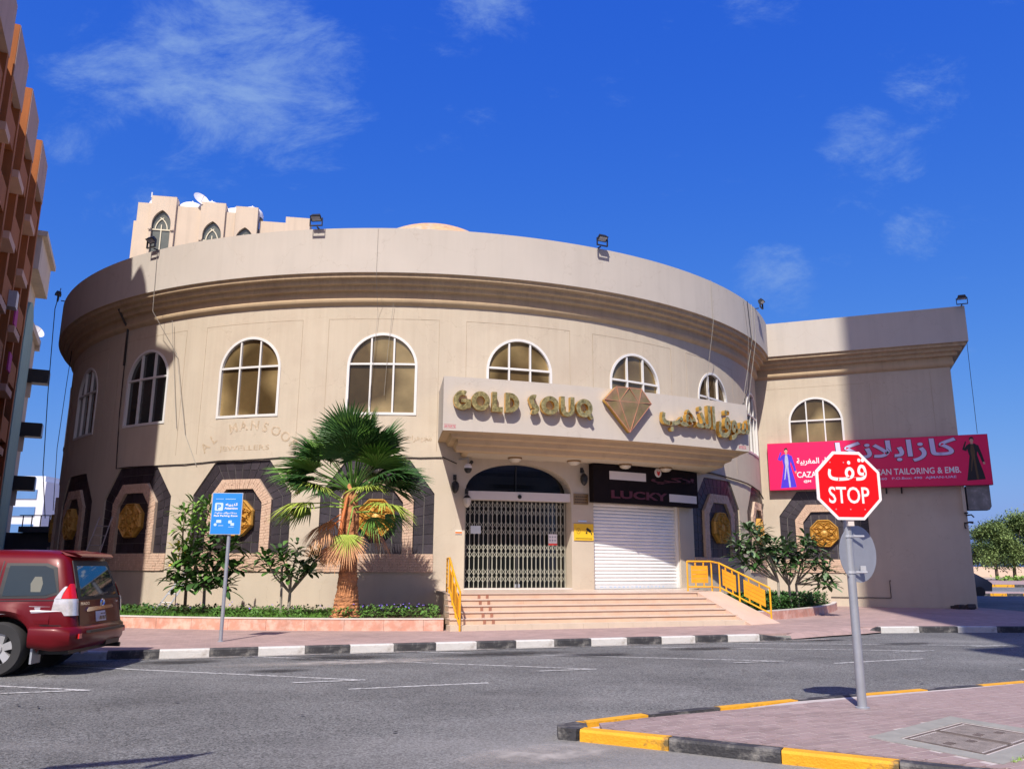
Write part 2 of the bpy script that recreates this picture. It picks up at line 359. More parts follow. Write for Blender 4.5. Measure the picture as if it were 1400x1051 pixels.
def clip(poly, inside, cross):
    out_ = []
    for i in range(len(poly)):
        a, b = poly[i - 1], poly[i]; ia, ib = inside(a), inside(b)
        if ia != ib: out_.append(cross(a, b))
        if ib: out_.append(b)
    return out_
def clip_half(poly, nx, ny, c):
    """keep nx*x+ny*y <= c"""
    def f(p): return nx * p[0] + ny * p[1] - c
    def cr(a, b):
        t = f(a) / (f(a) - f(b)); return (a[0] + (b[0] - a[0]) * t, a[1] + (b[1] - a[1]) * t)
    return clip(poly, lambda p: f(p) <= 1e-9, cr)
def clip_convex(poly, conv):
    """clip poly to the convex counter-clockwise outline conv"""
    n = len(conv)
    for i in range(n):
        a, b = conv[i], conv[(i + 1) % n]; nx, ny = b[1] - a[1], a[0] - b[0]
        poly = clip_half(poly, nx, ny, nx * a[0] + ny * a[1])
        if len(poly) < 3: return []
    return poly
def area(p): return abs(sum(p[i - 1][0] * p[i][1] - p[i][0] * p[i - 1][1] for i in range(len(p)))) / 2
def shrink(p, g):
    """pull a convex outline in by g"""
    n = len(p); ccw = sum(p[i - 1][0] * p[i][1] - p[i][0] * p[i - 1][1] for i in range(n)) > 0
    q = p if ccw else p[::-1]; res = list(q)
    for i in range(n):
        a, b = q[i], q[(i + 1) % n]; L_ = hypot(b[0] - a[0], b[1] - a[1])
        if L_ < 1e-6: continue
        nx, ny = (b[1] - a[1]) / L_, (a[0] - b[0]) / L_
        res = clip_half(res, nx, ny, nx * a[0] + ny * a[1] - g)
        if len(res) < 3: return []
    return res

_tx = {}
def text_outline(body, size, off=0.0, ext=0.01):
    """lettering as triangles in (x, y, depth), from Blender's own font"""
    key = (body, size, off, ext)
    if key in _tx: return _tx[key]
    c = bpy.data.curves.new('lettering', 'FONT'); c.body = body; c.size = size; c.offset = off; c.extrude = ext; c.resolution_u = 3
    o = bpy.data.objects.new('lettering', c); COL.objects.link(o)
    dg = bpy.context.evaluated_depsgraph_get(); dg.update(); me = bpy.data.meshes.new_from_object(o.evaluated_get(dg))
    vs_ = [tuple(v.co) for v in me.vertices]; fs = [tuple(p.vertices) for p in me.polygons]
    bpy.data.objects.remove(o); bpy.data.curves.remove(c); bpy.data.meshes.remove(me)
    _tx[key] = (vs_, fs); return vs_, fs
def add_text(mb, body, x0, x1, z0, d, size=1.0, off=0.0, ext=0.004, height=None, shear=0.0, top=None):
    """fit text between x0 and x1 (a wall coordinate), baseline z0; height = cap height, else uniform"""
    vs_, fs = text_outline(body, size, off, 0.01)
    if not vs_: return
    ax, bx = min(v[0] for v in vs_), max(v[0] for v in vs_); ay, by = min(v[1] for v in vs_), max(v[1] for v in vs_)
    kx = (x1 - x0) / (bx - ax); ky = abs(kx) if height is None else height / (by - ay)
    base = 0 if height is None else ay
    n0 = len(mb.v)
    for v in vs_:
        y = (v[1] - base) * ky; mb.pt((x0 + (v[0] - ax) * kx + shear * y, z0 + y, d + (ext if v[2] > 0 else 0)))
    for f_ in fs: mb.face([n0 + i for i in f_])

_AR = {'ا': 'FE8D FE8E', 'أ': 'FE83 FE84', 'ب': 'FE8F FE90 FE91 FE92', 'ة': 'FE93 FE94', 'ت': 'FE95 FE96 FE97 FE98', 'ح': 'FEA1 FEA2 FEA3 FEA4',
       'د': 'FEA9 FEAA', 'ذ': 'FEAB FEAC', 'ر': 'FEAD FEAE', 'ز': 'FEAF FEB0', 'س': 'FEB1 FEB2 FEB3 FEB4', 'ع': 'FEC9 FECA FECB FECC',
       'غ': 'FECD FECE FECF FED0', 'ف': 'FED1 FED2 FED3 FED4', 'ق': 'FED5 FED6 FED7 FED8', 'ك': 'FED9 FEDA FEDB FEDC', 'ل': 'FEDD FEDE FEDF FEE0',
       'م': 'FEE1 FEE2 FEE3 FEE4', 'ن': 'FEE5 FEE6 FEE7 FEE8', 'ه': 'FEE9 FEEA FEEB FEEC', 'و': 'FEED FEEE', 'ي': 'FEF1 FEF2 FEF3 FEF4',
       'ى': 'FEEF FEF0', 'ء': 'FE80', 'ج': 'FE9D FE9E FE9F FEA0', 'ش': 'FEB5 FEB6 FEB7 FEB8', 'ط': 'FEC1 FEC2 FEC3 FEC4', 'ص': 'FEB9 FEBA FEBB FEBC'}
def arabic(s):
    """joined forms, in the order they are seen from left to right"""
    outw = []; i = 0; join = False
    while i < len(s):
        c = s[i]
        if c not in _AR: outw.append(c); join = False; i += 1; continue
        if c == 'ل' and i + 1 < len(s) and s[i + 1] == 'ا':
            outw.append(chr(0xFEFC if join else 0xFEFB)); join = False; i += 2; continue
        fm = _AR[c].split(); nxt = i + 1 < len(s) and s[i + 1] in _AR and s[i + 1] != 'ء'
        if len(fm) == 4:
            k = (3 if join else 2) if nxt else (1 if join else 0); nj = nxt
        elif len(fm) == 2: k = 1 if join else 0; nj = False
        else: k = 0; nj = False
        outw.append(chr(int(fm[k], 16))); join = nj; i += 1
    return ''.join(reversed(outw))

# ------------------------------------------------------------------ surveyed frame of the place
CX, CY, RW, RP = -4.13, 39.576, 15.577, 16.226           # the drum: centre, wall and parapet radius
def drum(s, z, d): a = s / RW; r = RW + d; return (CX + r * sin(a), CY - r * cos(a), z)
def drum_th(th, z, d=0): return drum(th * RW, z, d)
WA = Vector((17.45, 31.45)); WE = Vector((-0.935, 0.3546)).normalized(); WN = Vector((-WE.y, WE.x)) * 1.0
WN = Vector((-0.3546, -0.935)).normalized()              # wing: corner, direction along, outward
def wing(s, z, d): p = WA - WE * s * -1 + WN * d; return (p.x, p.y, z)
def wing(s, z, d): p = WA + WE * s + WN * d; return (p.x, p.y, z)
KU = Vector((0.943, 0.332)).normalized(); KV = Vector((-KU.y, KU.x)); S0 = Vector((-1.2, 19.5))
def st(u, v, z=0): p = S0 + KU * u + KV * v; return (p.x, p.y, z)   # frame of the street and stairs
K0 = Vector((-1.45, 16.53))                              # a point on the foot of the kerb face
def kb(u, v, z=0): p = K0 + KU * u + KV * v; return (p.x, p.y, z)

# ================================================================== GROUND
def brickmat(name, base, rgb2, mortar, ang, bw, bh, rough=0.93, off=0.5):
    m = mat(name, base, rough, 0.12, 1.2, second=rgb2, sec_scale=0.45, sec_lo=.45, sec_hi=.7)
    t = m.node_tree; N = t.nodes; L = t.links; b = N['Principled BSDF']
    src = b.inputs['Base Color'].links[0].from_socket
    tcn = N.new('ShaderNodeTexCoord'); mpn = N.new('ShaderNodeMapping'); mpn.inputs['Rotation'].default_value = (0, 0, ang)
    L.new(tcn.outputs['Object'], mpn.inputs['Vector'])
    br = N.new('ShaderNodeTexBrick'); br.inputs['Scale'].default_value = 1.0; br.inputs['Brick Width'].default_value = bw; br.inputs['Row Height'].default_value = bh
    br.inputs['Mortar Size'].default_value = 0.007; br.inputs['Mortar Smooth'].default_value = 0.2; br.offset = off
    br.inputs['Color1'].default_value = (0.86, 0.86, 0.86, 1); br.inputs['Color2'].default_value = (1.1, 1.08, 1.08, 1); br.inputs['Mortar'].default_value = (*mortar, 1)
    L.new(mpn.outputs[0], br.inputs['Vector'])
    mx = N.new('ShaderNodeMixRGB'); mx.blend_type = 'MULTIPLY'; mx.inputs['Fac'].default_value = 1
    L.new(src, mx.inputs['Color1']); L.new(br.outputs['Color'], mx.inputs['Color2']); L.new(mx.outputs[0], b.inputs['Base Color'])
    bb = N.new('ShaderNodeBump'); bb.inputs['Strength'].default_value = 0.5; bb.inputs['Distance'].default_value = 0.01; bb.invert = True
    L.new(br.outputs['Fac'], bb.inputs['Height']); L.new(bb.outputs[0], b.inputs['Normal'])
    return m
KANG = -atan2(KU.y, KU.x)
brickmat('walk_pavers', (0.37, 0.262, 0.24), (0.30, 0.22, 0.205), (1.12, 1.1, 1.05), KANG, 0.2, 0.1)
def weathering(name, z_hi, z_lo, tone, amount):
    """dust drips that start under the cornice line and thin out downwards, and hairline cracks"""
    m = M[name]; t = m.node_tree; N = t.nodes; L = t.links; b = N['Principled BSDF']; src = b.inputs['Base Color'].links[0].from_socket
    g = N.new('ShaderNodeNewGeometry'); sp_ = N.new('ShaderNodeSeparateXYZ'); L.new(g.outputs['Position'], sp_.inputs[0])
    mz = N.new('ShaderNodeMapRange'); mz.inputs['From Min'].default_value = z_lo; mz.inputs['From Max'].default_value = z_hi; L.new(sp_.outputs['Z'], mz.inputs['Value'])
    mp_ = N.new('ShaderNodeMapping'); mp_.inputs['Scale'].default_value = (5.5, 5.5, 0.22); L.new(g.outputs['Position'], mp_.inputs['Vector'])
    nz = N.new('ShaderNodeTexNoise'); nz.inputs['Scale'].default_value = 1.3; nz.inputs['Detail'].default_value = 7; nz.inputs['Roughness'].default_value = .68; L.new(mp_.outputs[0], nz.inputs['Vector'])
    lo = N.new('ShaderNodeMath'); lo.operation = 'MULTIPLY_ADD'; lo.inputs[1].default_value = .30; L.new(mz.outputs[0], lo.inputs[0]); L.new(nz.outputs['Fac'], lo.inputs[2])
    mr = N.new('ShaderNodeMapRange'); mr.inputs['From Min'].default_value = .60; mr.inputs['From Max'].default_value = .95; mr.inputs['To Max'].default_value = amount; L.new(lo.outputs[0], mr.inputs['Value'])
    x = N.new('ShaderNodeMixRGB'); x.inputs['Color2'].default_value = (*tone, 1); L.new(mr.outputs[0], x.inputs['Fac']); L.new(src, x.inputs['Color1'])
    # cracks
    vo = N.new('ShaderNodeTexVoronoi'); vo.feature = 'DISTANCE_TO_EDGE'; vo.inputs['Scale'].default_value = .42; nd = N.new('ShaderNodeTexNoise'); nd.inputs['Scale'].default_value = 2.2; nd.inputs['Detail'].default_value = 6
    L.new(g.outputs['Position'], nd.inputs['Vector']); av = N.new('ShaderNodeVectorMath'); av.operation = 'MULTIPLY_ADD'; av.inputs[1].default_value = (.9, .9, .9); L.new(nd.outputs['Color'], av.inputs[0]); L.new(g.outputs['Position'], av.inputs[2]); L.new(av.outputs[0], vo.inputs['Vector'])
    cr_ = N.new('ShaderNodeMapRange'); cr_.inputs['From Min'].default_value = .0; cr_.inputs['From Max'].default_value = .004; cr_.inputs['To Min'].default_value = .28; cr_.inputs['To Max'].default_value = 0; L.new(vo.outputs['Distance'], cr_.inputs['Value'])
    x2 = N.new('ShaderNodeMixRGB'); x2.inputs['Color2'].default_value = (.25, .19, .13, 1); L.new(cr_.outputs[0], x2.inputs['Fac']); L.new(x.outputs[0], x2.inputs['Color1']); L.new(x2.outputs[0], b.inputs['Base Color'])
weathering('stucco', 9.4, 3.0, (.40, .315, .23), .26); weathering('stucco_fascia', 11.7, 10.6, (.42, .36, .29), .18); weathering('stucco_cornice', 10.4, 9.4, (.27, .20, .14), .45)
brickmat('stone_course', (0.56, 0.37, 0.265), (0.45, 0.28, 0.2), (0.7, 0.7, 0.7), 0, 0.2, 0.07)

# asphalt: traffic polishing, dust and fine aggregate
def asphalt_extra():
    m = M['asphalt']; t = m.node_tree; N = t.nodes; L = t.links; b = N['Principled BSDF']; src = b.inputs['Base Color'].links[0].from_socket
    tcn = N.new('ShaderNodeTexCoord'); v = N.new('ShaderNodeTexVoronoi'); v.inputs['Scale'].default_value = 62
    L.new(tcn.outputs['Object'], v.inputs['Vector'])
    mr = N.new('ShaderNodeMapRange'); mr.inputs['From Min'].default_value = 0.0; mr.inputs['From Max'].default_value = 1.0; mr.inputs['To Min'].default_value = 0.42; mr.inputs['To Max'].default_value = 1.85
    sep = N.new('ShaderNodeSeparateColor'); L.new(v.outputs['Color'], sep.inputs[0]); L.new(sep.outputs[0], mr.inputs['Value'])
    vm = N.new('ShaderNodeVectorMath'); vm.operation = 'SCALE'; L.new(src, vm.inputs[0]); L.new(mr.outputs[0], vm.inputs['Scale'])
    # dusty light sand near the corner of the island, cleaned by tyres elsewhere
    nz = N.new('ShaderNodeTexNoise'); nz.inputs['Scale'].default_value = 0.55; nz.inputs['Detail'].default_value = 8
    mp_ = N.new('ShaderNodeMapping'); mp_.inputs['Rotation'].default_value = (0, 0, KANG); mp_.inputs['Scale'].default_value = (0.35, 1.3, 1); L.new(tcn.outputs['Object'], mp_.inputs['Vector']); L.new(mp_.outputs[0], nz.inputs['Vector'])
    d = N.new('ShaderNodeVectorMath'); d.operation = 'DISTANCE'; d.inputs[1].default_value = (1.4, 5.6, 0); L.new(tcn.outputs['Object'], d.inputs[0])
    dm = N.new('ShaderNodeMapRange'); dm.inputs['From Min'].default_value = 4.8; dm.inputs['From Max'].default_value = 0.5; dm.inputs['To Min'].default_value = -0.12; dm.inputs['To Max'].default_value = 0.42; L.new(d.outputs['Value'], dm.inputs['Value'])
    ad = N.new('ShaderNodeMath'); ad.operation = 'ADD'; L.new(nz.outputs['Fac'], ad.inputs[0]); L.new(dm.outputs[0], ad.inputs[1])
    m2 = N.new('ShaderNodeMapRange'); m2.inputs['From Min'].default_value = 0.42; m2.inputs['From Max'].default_value = 0.95; m2.inputs['To Max'].default_value = 0.85; L.new(ad.outputs[0], m2.inputs['Value'])
    mx = N.new('ShaderNodeMixRGB'); mx.inputs['Color2'].default_value = (0.33, 0.32, 0.31, 1); L.new(m2.outputs[0], mx.inputs['Fac']); L.new(vm.outputs[0], mx.inputs['Color1'])
    L.new(mx.outputs[0], b.inputs['Base Color'])
asphalt_extra()

b = MB(); b.poly([(-1800, -1800, -0.05), (1800, -1800, -0.05), (1800, 1800, -0.05), (-1800, 1800, -0.05)]); tag(b.build('ground', 'sand'), kind='structure')
b = MB(); b.poly([(-70, -60, 0), (95, -60, 0), (95, 72, 0), (-70, 72, 0)]); tag(b.build('road', 'asphalt'), kind='structure')

# pavement in front of the building
left_edge = [kb(u, .15) for u in (-46, 8.3)]
right_edge = [(7.6, 20.75), (8.6, 21.35), (9.4, 21.72), (10.5, 21.93), (13.3, 22.1), (20, 22.4), (34, 22.9)]
b = MB(); b.zprism([p[:2] for p in left_edge] + right_edge + [(34, 46.5), (-46, 46.5)], -0.02, 0.15)
tag(b.build('pavement', 'walk_pavers'), kind='structure')
b = MB(); b.poly([(17.9, 25.6, .154), (33.9, 26.2, .154), (33.9, 46.4, .154), (22.5, 46.4, .154), (18.2, 33, .154)]); tag(b.build('parking_court', 'asphalt'), kind='structure')
# dropped crossing
b = MB(); p0 = kb(8.3, 0.02, .035); p1 = (9.25, 21.45, .035); q0 = kb(8.4, .16, .15); 
b.poly([kb(8.25, 0, .03), (7.75, 20.35, .03), (8.75, 20.95, .03), (9.4, 21.5, .03), (9.4, 21.75, .152), (8.6, 21.4, .152), (7.6, 20.8, .152), kb(8.25, .2, .152)]); tag(b.build('dropped_crossing', 'walk_pavers'), kind='structure')

def kerb_run(name, stones, bed):
    b = MB(); b.zprism(bed, -0.02, 0.10); root = tag(b.build(name, 'concrete'), kind='structure'); return root
def stone_mesh(length, w, h, name, material, slope=0.0):
    b = MB(); e = 0.014; L2 = length / 2 - 0.004
    prof = [(0, -0.02), (0.0, h - e * 1.6), (e, h), (w, h), (w, -0.02)]
    for sgn in (0, 1): pass
    A_ = [b.pt((-L2, p[0], p[1])) for p in prof]; hh = [(p[0], (p[1] - slope if p[1] > 0 else p[1])) for p in prof]
    B_ = [b.pt((L2, p[0], p[1])) for p in hh]; n = len(prof)
    for k in range(n): b.face([A_[k], B_[k], B_[(k + 1) % n], A_[(k + 1) % n]])
    b.face(A_); b.face(B_[::-1])
    return b.build(name, material)
def place_stones(root, pts, sw, sb, nm='kerb_stone', first=0):
    """pts: list of (x, y) joints along the kerb foot"""
    for k in range(len(pts) - 1):
        a, c = Vector(pts[k][:2]), Vector(pts[k + 1][:2]); mid = (a + c) / 2; ang = atan2((c - a).y, (c - a).x); src = (sw, sb)[(k + first) % 2]
        o = src.copy(); COL.objects.link(o); o.name = nm; o.parent = root; o.location = (mid.x, mid.y, 0); o.rotation_euler = (0, 0, ang); o.scale = ((c - a).length / 0.8275, 1, 1)
b0, b1 = kb(-31, .02), kb(8.3, .02); b2, b3 = kb(8.3, .149), kb(-31, .149)
kroot = kerb_run('kerb', None, [b0[:2], b1[:2], b2[:2], b3[:2]])
swh = stone_mesh(.8275, .15, .155, 'kerb_stone', 'kerb_white'); sbl = stone_mesh(.8275, .15, .155, 'kerb_stone', 'kerb_black')
place_stones(kroot, [kb(.8275 * k, 0) for k in range(-36, 10)], swh, sbl, first=0)
sl_ = stone_mesh(.88, .15, .155, 'kerb_stone', 'kerb_black', slope=.11); sl_.parent = kroot; q = kb(.8275 * 9 + .44, 0); sl_.location = (q[0], q[1], 0); sl_.rotation_euler = (0, 0, -KANG)
rj = [(9.40, 21.55), (10.5, 21.76), (11.54, 21.85), (12.6, 21.93), (13.65, 21.98), (14.7, 22.03), (15.75, 22.08), (16.8, 22.13), (17.85, 22.18), (18.9, 22.23), (19.95, 22.28), (21, 22.33), (22.05, 22.38), (23.1, 22.43), (24.15, 22.48), (25.2, 22.53)]
b = MB(); b.zprism([(p[0], p[1] + .02) for p in rj] + [(p[0], p[1] + .14) for p in rj[::-1]], -.02, .1); kr2 = tag(b.build('kerb', 'concrete'), kind='structure')
place_stones(kr2, rj, swh, sbl)
s3 = stone_mesh(.5, .15, .155, 'kerb_stone', 'kerb_black', slope=.12); s3.parent = kr2; s3.location = (9.17, 21.62, 0); s3.rotation_euler = (0, 0, radians(195) ); s3.location = (9.13, 21.60, 0)
bpy.data.objects.remove(swh); bpy.data.objects.remove(sbl)

# painted bay lines and lane dashes
def paint_line(a, c, w=.075, z=.004):
    a, c = Vector(a), Vector(c); d = (c - a).normalized(); n = Vector((-d.y, d.x)) * w / 2; b_.poly([(*(a + n), z), (*(a - n), z), (*(c - n), z), (*(c + n), z)])
for (a, c) in [((-10.6, 12.5), (-5.48, 11.23)), ((-8.6, 14.2), (-2.08, 12.33)), ((-4.95, 15.45), (1.38, 13.76)), ((-1.8, 16.36), (4.82, 15.05)), ((1.85, 17.6), (8.47, 17.02)), ((4.5, 18.55), (10.7, 18.25))]:
    b_ = MB(); paint_line(a, c)
    d = (Vector(c) - Vector(a)).normalized(); e = Vector(c); t2 = e + Vector((-.97, -.33)); b_2 = (t2.x, t2.y)
    o = b_; paint_line(b_2, (e.x, e.y), z=.008); tag(b_.build('bay_line', 'road_paint'), kind='structure')
for (a, c) in [((-2.16, 11.45), (-.31, 12.12)), ((5.58, 14.75), (7.56, 15.6)), ((8.3, 13.95), (10.2, 14.7)), ((-9.9, 8.7), (-8.05, 9.35)), ((13.4, 18.1), (15.3, 18.9))]:
    b_ = MB(); paint_line(a, c, .08); tag(b_.build('lane_dash', 'road_paint'), kind='structure')
# oil stains: irregular dark patches
def blotch(cx, cy, rx, ry, ang, seed, material, z, name):
    r = random.Random(seed); b = MB(); n = 26; pts = []
    for k in range(n):
        a = 2 * pi * k / n; m_ = r.uniform(.55, 1.1); x, y = rx * cos(a) * m_, ry * sin(a) * m_; pts.append((cx + x * cos(ang) - y * sin(ang), cy + x * sin(ang) + y * cos(ang), z))
    b.poly(pts); return tag(b.build(name, material), kind='stuff')
def soft_stain(name, rgb, alpha):
    m = mat(name, rgb, .75, .3, 3); t = m.node_tree; N = t.nodes; L = t.links
    tcn = N.new('ShaderNodeTexCoord'); nz = N.new('ShaderNodeTexNoise'); nz.inputs['Scale'].default_value = 3.2; nz.inputs['Detail'].default_value = 9; nz.inputs['Roughness'].default_value = .7; L.new(tcn.outputs['Object'], nz.inputs['Vector'])
    g = N.new('ShaderNodeTexGradient'); g.gradient_type = 'SPHERICAL'; mg = N.new('ShaderNodeMapping'); mg.inputs['Location'].default_value = (-1, -1, 0); mg.inputs['Scale'].default_value = (2, 2, 1)
    L.new(tcn.outputs['Generated'], mg.inputs['Vector']); L.new(mg.outputs[0], g.inputs['Vector'])
    mm = N.new('ShaderNodeMath'); mm.operation = 'MULTIPLY'; L.new(nz.outputs['Fac'], mm.inputs[0]); L.new(g.outputs['Fac'], mm.inputs[1])
    mr = N.new('ShaderNodeMapRange'); mr.inputs['From Min'].default_value = .07; mr.inputs['From Max'].default_value = .3; mr.inputs['To Max'].default_value = alpha; L.new(mm.outputs[0], mr.inputs['Value']); L.new(mr.outputs[0], N['Principled BSDF'].inputs['Alpha'])
soft_stain('oil_soft', (0.025, 0.024, 0.024), .85); soft_stain('dust_soft', (0.40, 0.37, 0.34), .8)
def stain(cx, cy, rx, ry, ang, material, z, name='oil_stain'):
    b = MB(); o = None
    b.v = [(-rx, -ry, 0), (rx, -ry, 0), (rx, ry, 0), (-rx, ry, 0)]; b.face((0, 1, 2, 3)); o = b.build(name, material); o.location = (cx, cy, z); o.rotation_euler = (0, 0, ang); return tag(o, kind='stuff')
for (x, y, rx, ry) in ((-3.0, 15.2, 1.6, .7), (-.1, 16.0, 2.2, .7), (1.6, 15.9, 1.3, .5), (3.9, 17.2, 1.4, .5), (7.1, 19.3, 1.0, .35), (-5.6, 14.4, 1.3, .5), (8.6, 18.5, 1.2, .4), (-3.6, 13.3, .8, .35)):
    stain(x, y, rx, ry, -KANG, 'oil_soft', .014)
stain(2.0, 6.3, 2.4, .8, -.47, 'dust_soft', .012, 'road_dust'); stain(-2.7, 14.5, 3.5, .6, -KANG, 'dust_soft', .010, 'road_dust'); stain(.3, 7.6, 1.2, .6, .4, 'dust_soft', .016, 'road_dust')

for k in range(12): q = kb(-9 + 1.6 * k, -.10); stain(q[0], q[1], 1.3, .22, -KANG, 'dust_soft', .018 + .0005 * (k % 3), 'road_dust')
rs = random.Random(21); b = MB()
for k in range(110):
    x, y = rs.uniform(-9, 11), rs.uniform(8.5, 16.5); a0 = rs.uniform(0, 6.3); rx, ry = rs.uniform(.012, .06), rs.uniform(.006, .022); m_ = 7
    b.poly([(x + rx * cos(a) * cos(a0) - ry * sin(a) * sin(a0), y + rx * cos(a) * sin(a0) + ry * sin(a) * cos(a0), .0205) for a in [2 * pi * t / m_ + rs.uniform(-.3, .3) for t in range(m_)]])
tag(b.build('road_specks', 'oil_stain'), kind='stuff')
for k, (x0, y0, x1, y1) in enumerate(((-6.5, 9.2, 3.5, 12.6), (-1.0, 13.2, 8.5, 16.2))):     # fine cracks wandering along the lane
    b = MB(); n_ = 60; px_, py_ = x0, y0; pts = []
    for t in range(n_ + 1): f_ = t / n_; pts.append((x0 + (x1 - x0) * f_ + rs.gauss(0, .03), y0 + (y1 - y0) * f_ + .25 * sin(f_ * 9 + k) + rs.gauss(0, .035)))
    for p, q in zip(pts[:-1], pts[1:]):
        w = rs.uniform(.002, .008); b.poly([(p[0], p[1] - w, .0225), (q[0], q[1] - w, .0225), (q[0], q[1] + w, .0225), (p[0], p[1] + w, .0225)])
    tag(b.build('road_crack', 'oil_stain'), kind='stuff')

# ---- traffic island with single paving blocks
isl = [(0.569, 8.293), (0.682, 8.272), (6.463, 5.232), (11.374, 2.688), (14.476, 9.306), (13.959, 15.148), (7.073, 11.746), (3.309, 10.050), (0.744, 8.582), (0.569, 8.417)]
ib = MB(); ib.zprism(isl, -.02, .06); iroot = tag(ib.build('traffic_island', 'paver_bed'), kind='structure')
ib = MB(); inner = [(0.951, 8.375), (6.463, 5.366), (11.374, 2.812), (14.476, 9.306), (13.959, 15.096), (7.104, 11.684), (3.309, 9.968)]; ib.zprism(inner, .06, .1010); o = ib.build('jointing_sand', 'paver_bed', iroot)
conv = [(0.875, 8.56), (0.875, 8.27), (6.463, 5.372), (9.513, 3.795), (9.513, 12.86), (7.104, 11.675), (3.309, 9.96)]
cen = (5, 8.3)
if sum(conv[i - 1][0] * conv[i][1] - conv[i][0] * conv[i - 1][1] for i in range(len(conv))) < 0: conv = conv[::-1]
ia = atan2(.447, .894); gl, gt, gb, gr_ = (3.309, 7.920), (4.570, 8.954), (3.888, 6.948), (5.149, 7.982)
gfr = [gl, gb, gr_, gt]
blocks = []
for r_ in range(-60, 60):
    for c_ in range(-30, 50):
        x0, y0 = c_ * .212 + (r_ % 2) * .106, r_ * .112
        q = [(x0, y0), (x0 + .2, y0), (x0 + .2, y0 + .1), (x0, y0 + .1)]
        q = [(3 + x * cos(ia) - y * sin(ia), 8 + x * sin(ia) + y * cos(ia)) for x, y in q]
        mx, my = sum(p[0] for p in q) / 4, sum(p[1] for p in q) / 4
        if not (0.5 < mx < 9.3 and 2.5 < my < 12.8): continue
        g = clip_convex(q, conv)
        if not g or area(g) < .0015: continue
        # leave the manhole surround free
        ca = [g]
        inside = all((gfr[(i + 1) % 4][0] - gfr[i][0]) * (my - gfr[i][1]) - (gfr[(i + 1) % 4][1] - gfr[i][1]) * (mx - gfr[i][0]) > -0.02 for i in range(4))
        if inside: continue
        vis = abs(mx / max(my, .1)) < .62 and my > 6.2
        blocks.append(((0 if vis else 1000) + hypot(mx, my), g))
blocks.sort(key=lambda t: t[0]); rb = random.Random(3)
stuffb = MB()
for i, (d_, g) in enumerate(blocks):
    h = .103 + rb.uniform(-.0012, .0012)
    if i < 300:
        b = MB(); b.zprism(g, .08, h); b.build('paving_block', 'paver_block', iroot)
    else: stuffb.zprism(g, .08, h)
tag(stuffb.build('paving_blocks', 'paver_block', iroot), kind='stuff')
ky = stone_mesh(.8275, .13, .108, 'kerb_stone', 'kerb_yellow'); kk = stone_mesh(.8275, .13, .108, 'kerb_stone', 'kerb_black')
lo = [(0.651, 8.200), (1.417, 7.807), (2.275, 7.341), (3.071, 6.917), (3.929, 6.463), (4.756, 6.028), (5.584, 5.594), (6.411, 5.149), (7.238, 4.715), (8.065, 4.281)]
up = [(7.962, 12.253), (7.031, 11.819), (6.152, 11.395), (5.232, 11.002), (4.239, 10.547), (3.278, 10.113), (2.233, 9.554), (1.365, 9.099), (0.682, 8.644)]
up = [(10.754, 13.649), (9.823, 13.184), (8.892, 12.718)] + up
place_stones(iroot, lo, ky, kk); place_stones(iroot, up, ky, kk, first=0)
b = MB(); b.zprism([(0.455, 8.293), (0.620, 8.215), (0.744, 8.334), (0.744, 8.520), (0.641, 8.613), (0.455, 8.448)], -.02, .107); b.build('corner_kerb_stone', 'kerb_black', iroot)
b = MB(); b.zprism([(0.641, 8.618), (0.770, 8.551), (0.786, 8.680), (0.703, 8.644)], -.02, .106); b.build('corner_kerb_stone', 'kerb_yellow', iroot)
bpy.data.objects.remove(ky); bpy.data.objects.remove(kk)
# manhole cover
mh = thing('manhole_cover', 'twin ribbed iron manhole covers in a grey concrete surround on the pink block island', 'manhole cover', (gl[0], gl[1], .10))
def gp(a, c, z=.15):   # frame coordinates: a along gl->gt, c along gl->gb, metres
    A_ = Vector(gt) - Vector(gl); C_ = Vector(gb) - Vector(gl); p = Vector(gl) + A_.normalized() * a + C_.normalized() * c; return (p.x, p.y, z)
LA = (Vector(gt) - Vector(gl)).length; LC = (Vector(gb) - Vector(gl)).length
b = MB(lambda a, c, z: gp(a, c, z))
for (a0, a1, c0, c1) in ((-.04, LA + .04, -.04, .17), (-.04, LA + .04, LC - .17, LC + .04), (-.04, .17, .17, LC - .17), (LA - .17, LA + .04, .17, LC - .17)): b.box(a0, a1, c0, c1, .03, .107)
b.build('surround', 'concrete', mh)
for i in range(2):
    a0 = .20 + i * (LA - .4) / 2; a1 = a0 + (LA - .4) / 2 - .03
    b = MB(lambda a, c, z: gp(a, c, z)); b.box(a0, a1, .2, LC - .2, .03, .1025); lid = b.build('lid', 'iron_lid', mh)
    r = MB(lambda a, c, z: gp(a, c, z)); n = 12
    for k in range(n):
        a = a0 + .03 + (a1 - a0 - .06) * (k + .5) / n; r.box(a - .008, a + .008, .25, LC - .25, .1026, .1045)
    r.box(a0, a1, .2, .225, .1012, .106); r.box(a0, a1, LC - .225, LC - .2, .1012, .106); r.box(a0, a0 + .02, .226, LC - .226, .1012, .1063); r.box(a1 - .02, a1, .226, LC - .226, .1012, .1063)
    r.box(a0 + .1, a0 + .22, LC / 2 - .05, LC / 2 + .02, .1013, .106); r.box(a1 - .2, a1 - .1, LC / 2 + .03, LC / 2 + .1, .1013, .106)
    tag(r.build('rib', 'iron_rib', lid), kind='stuff')
gr = MB(); rg = random.Random(5)
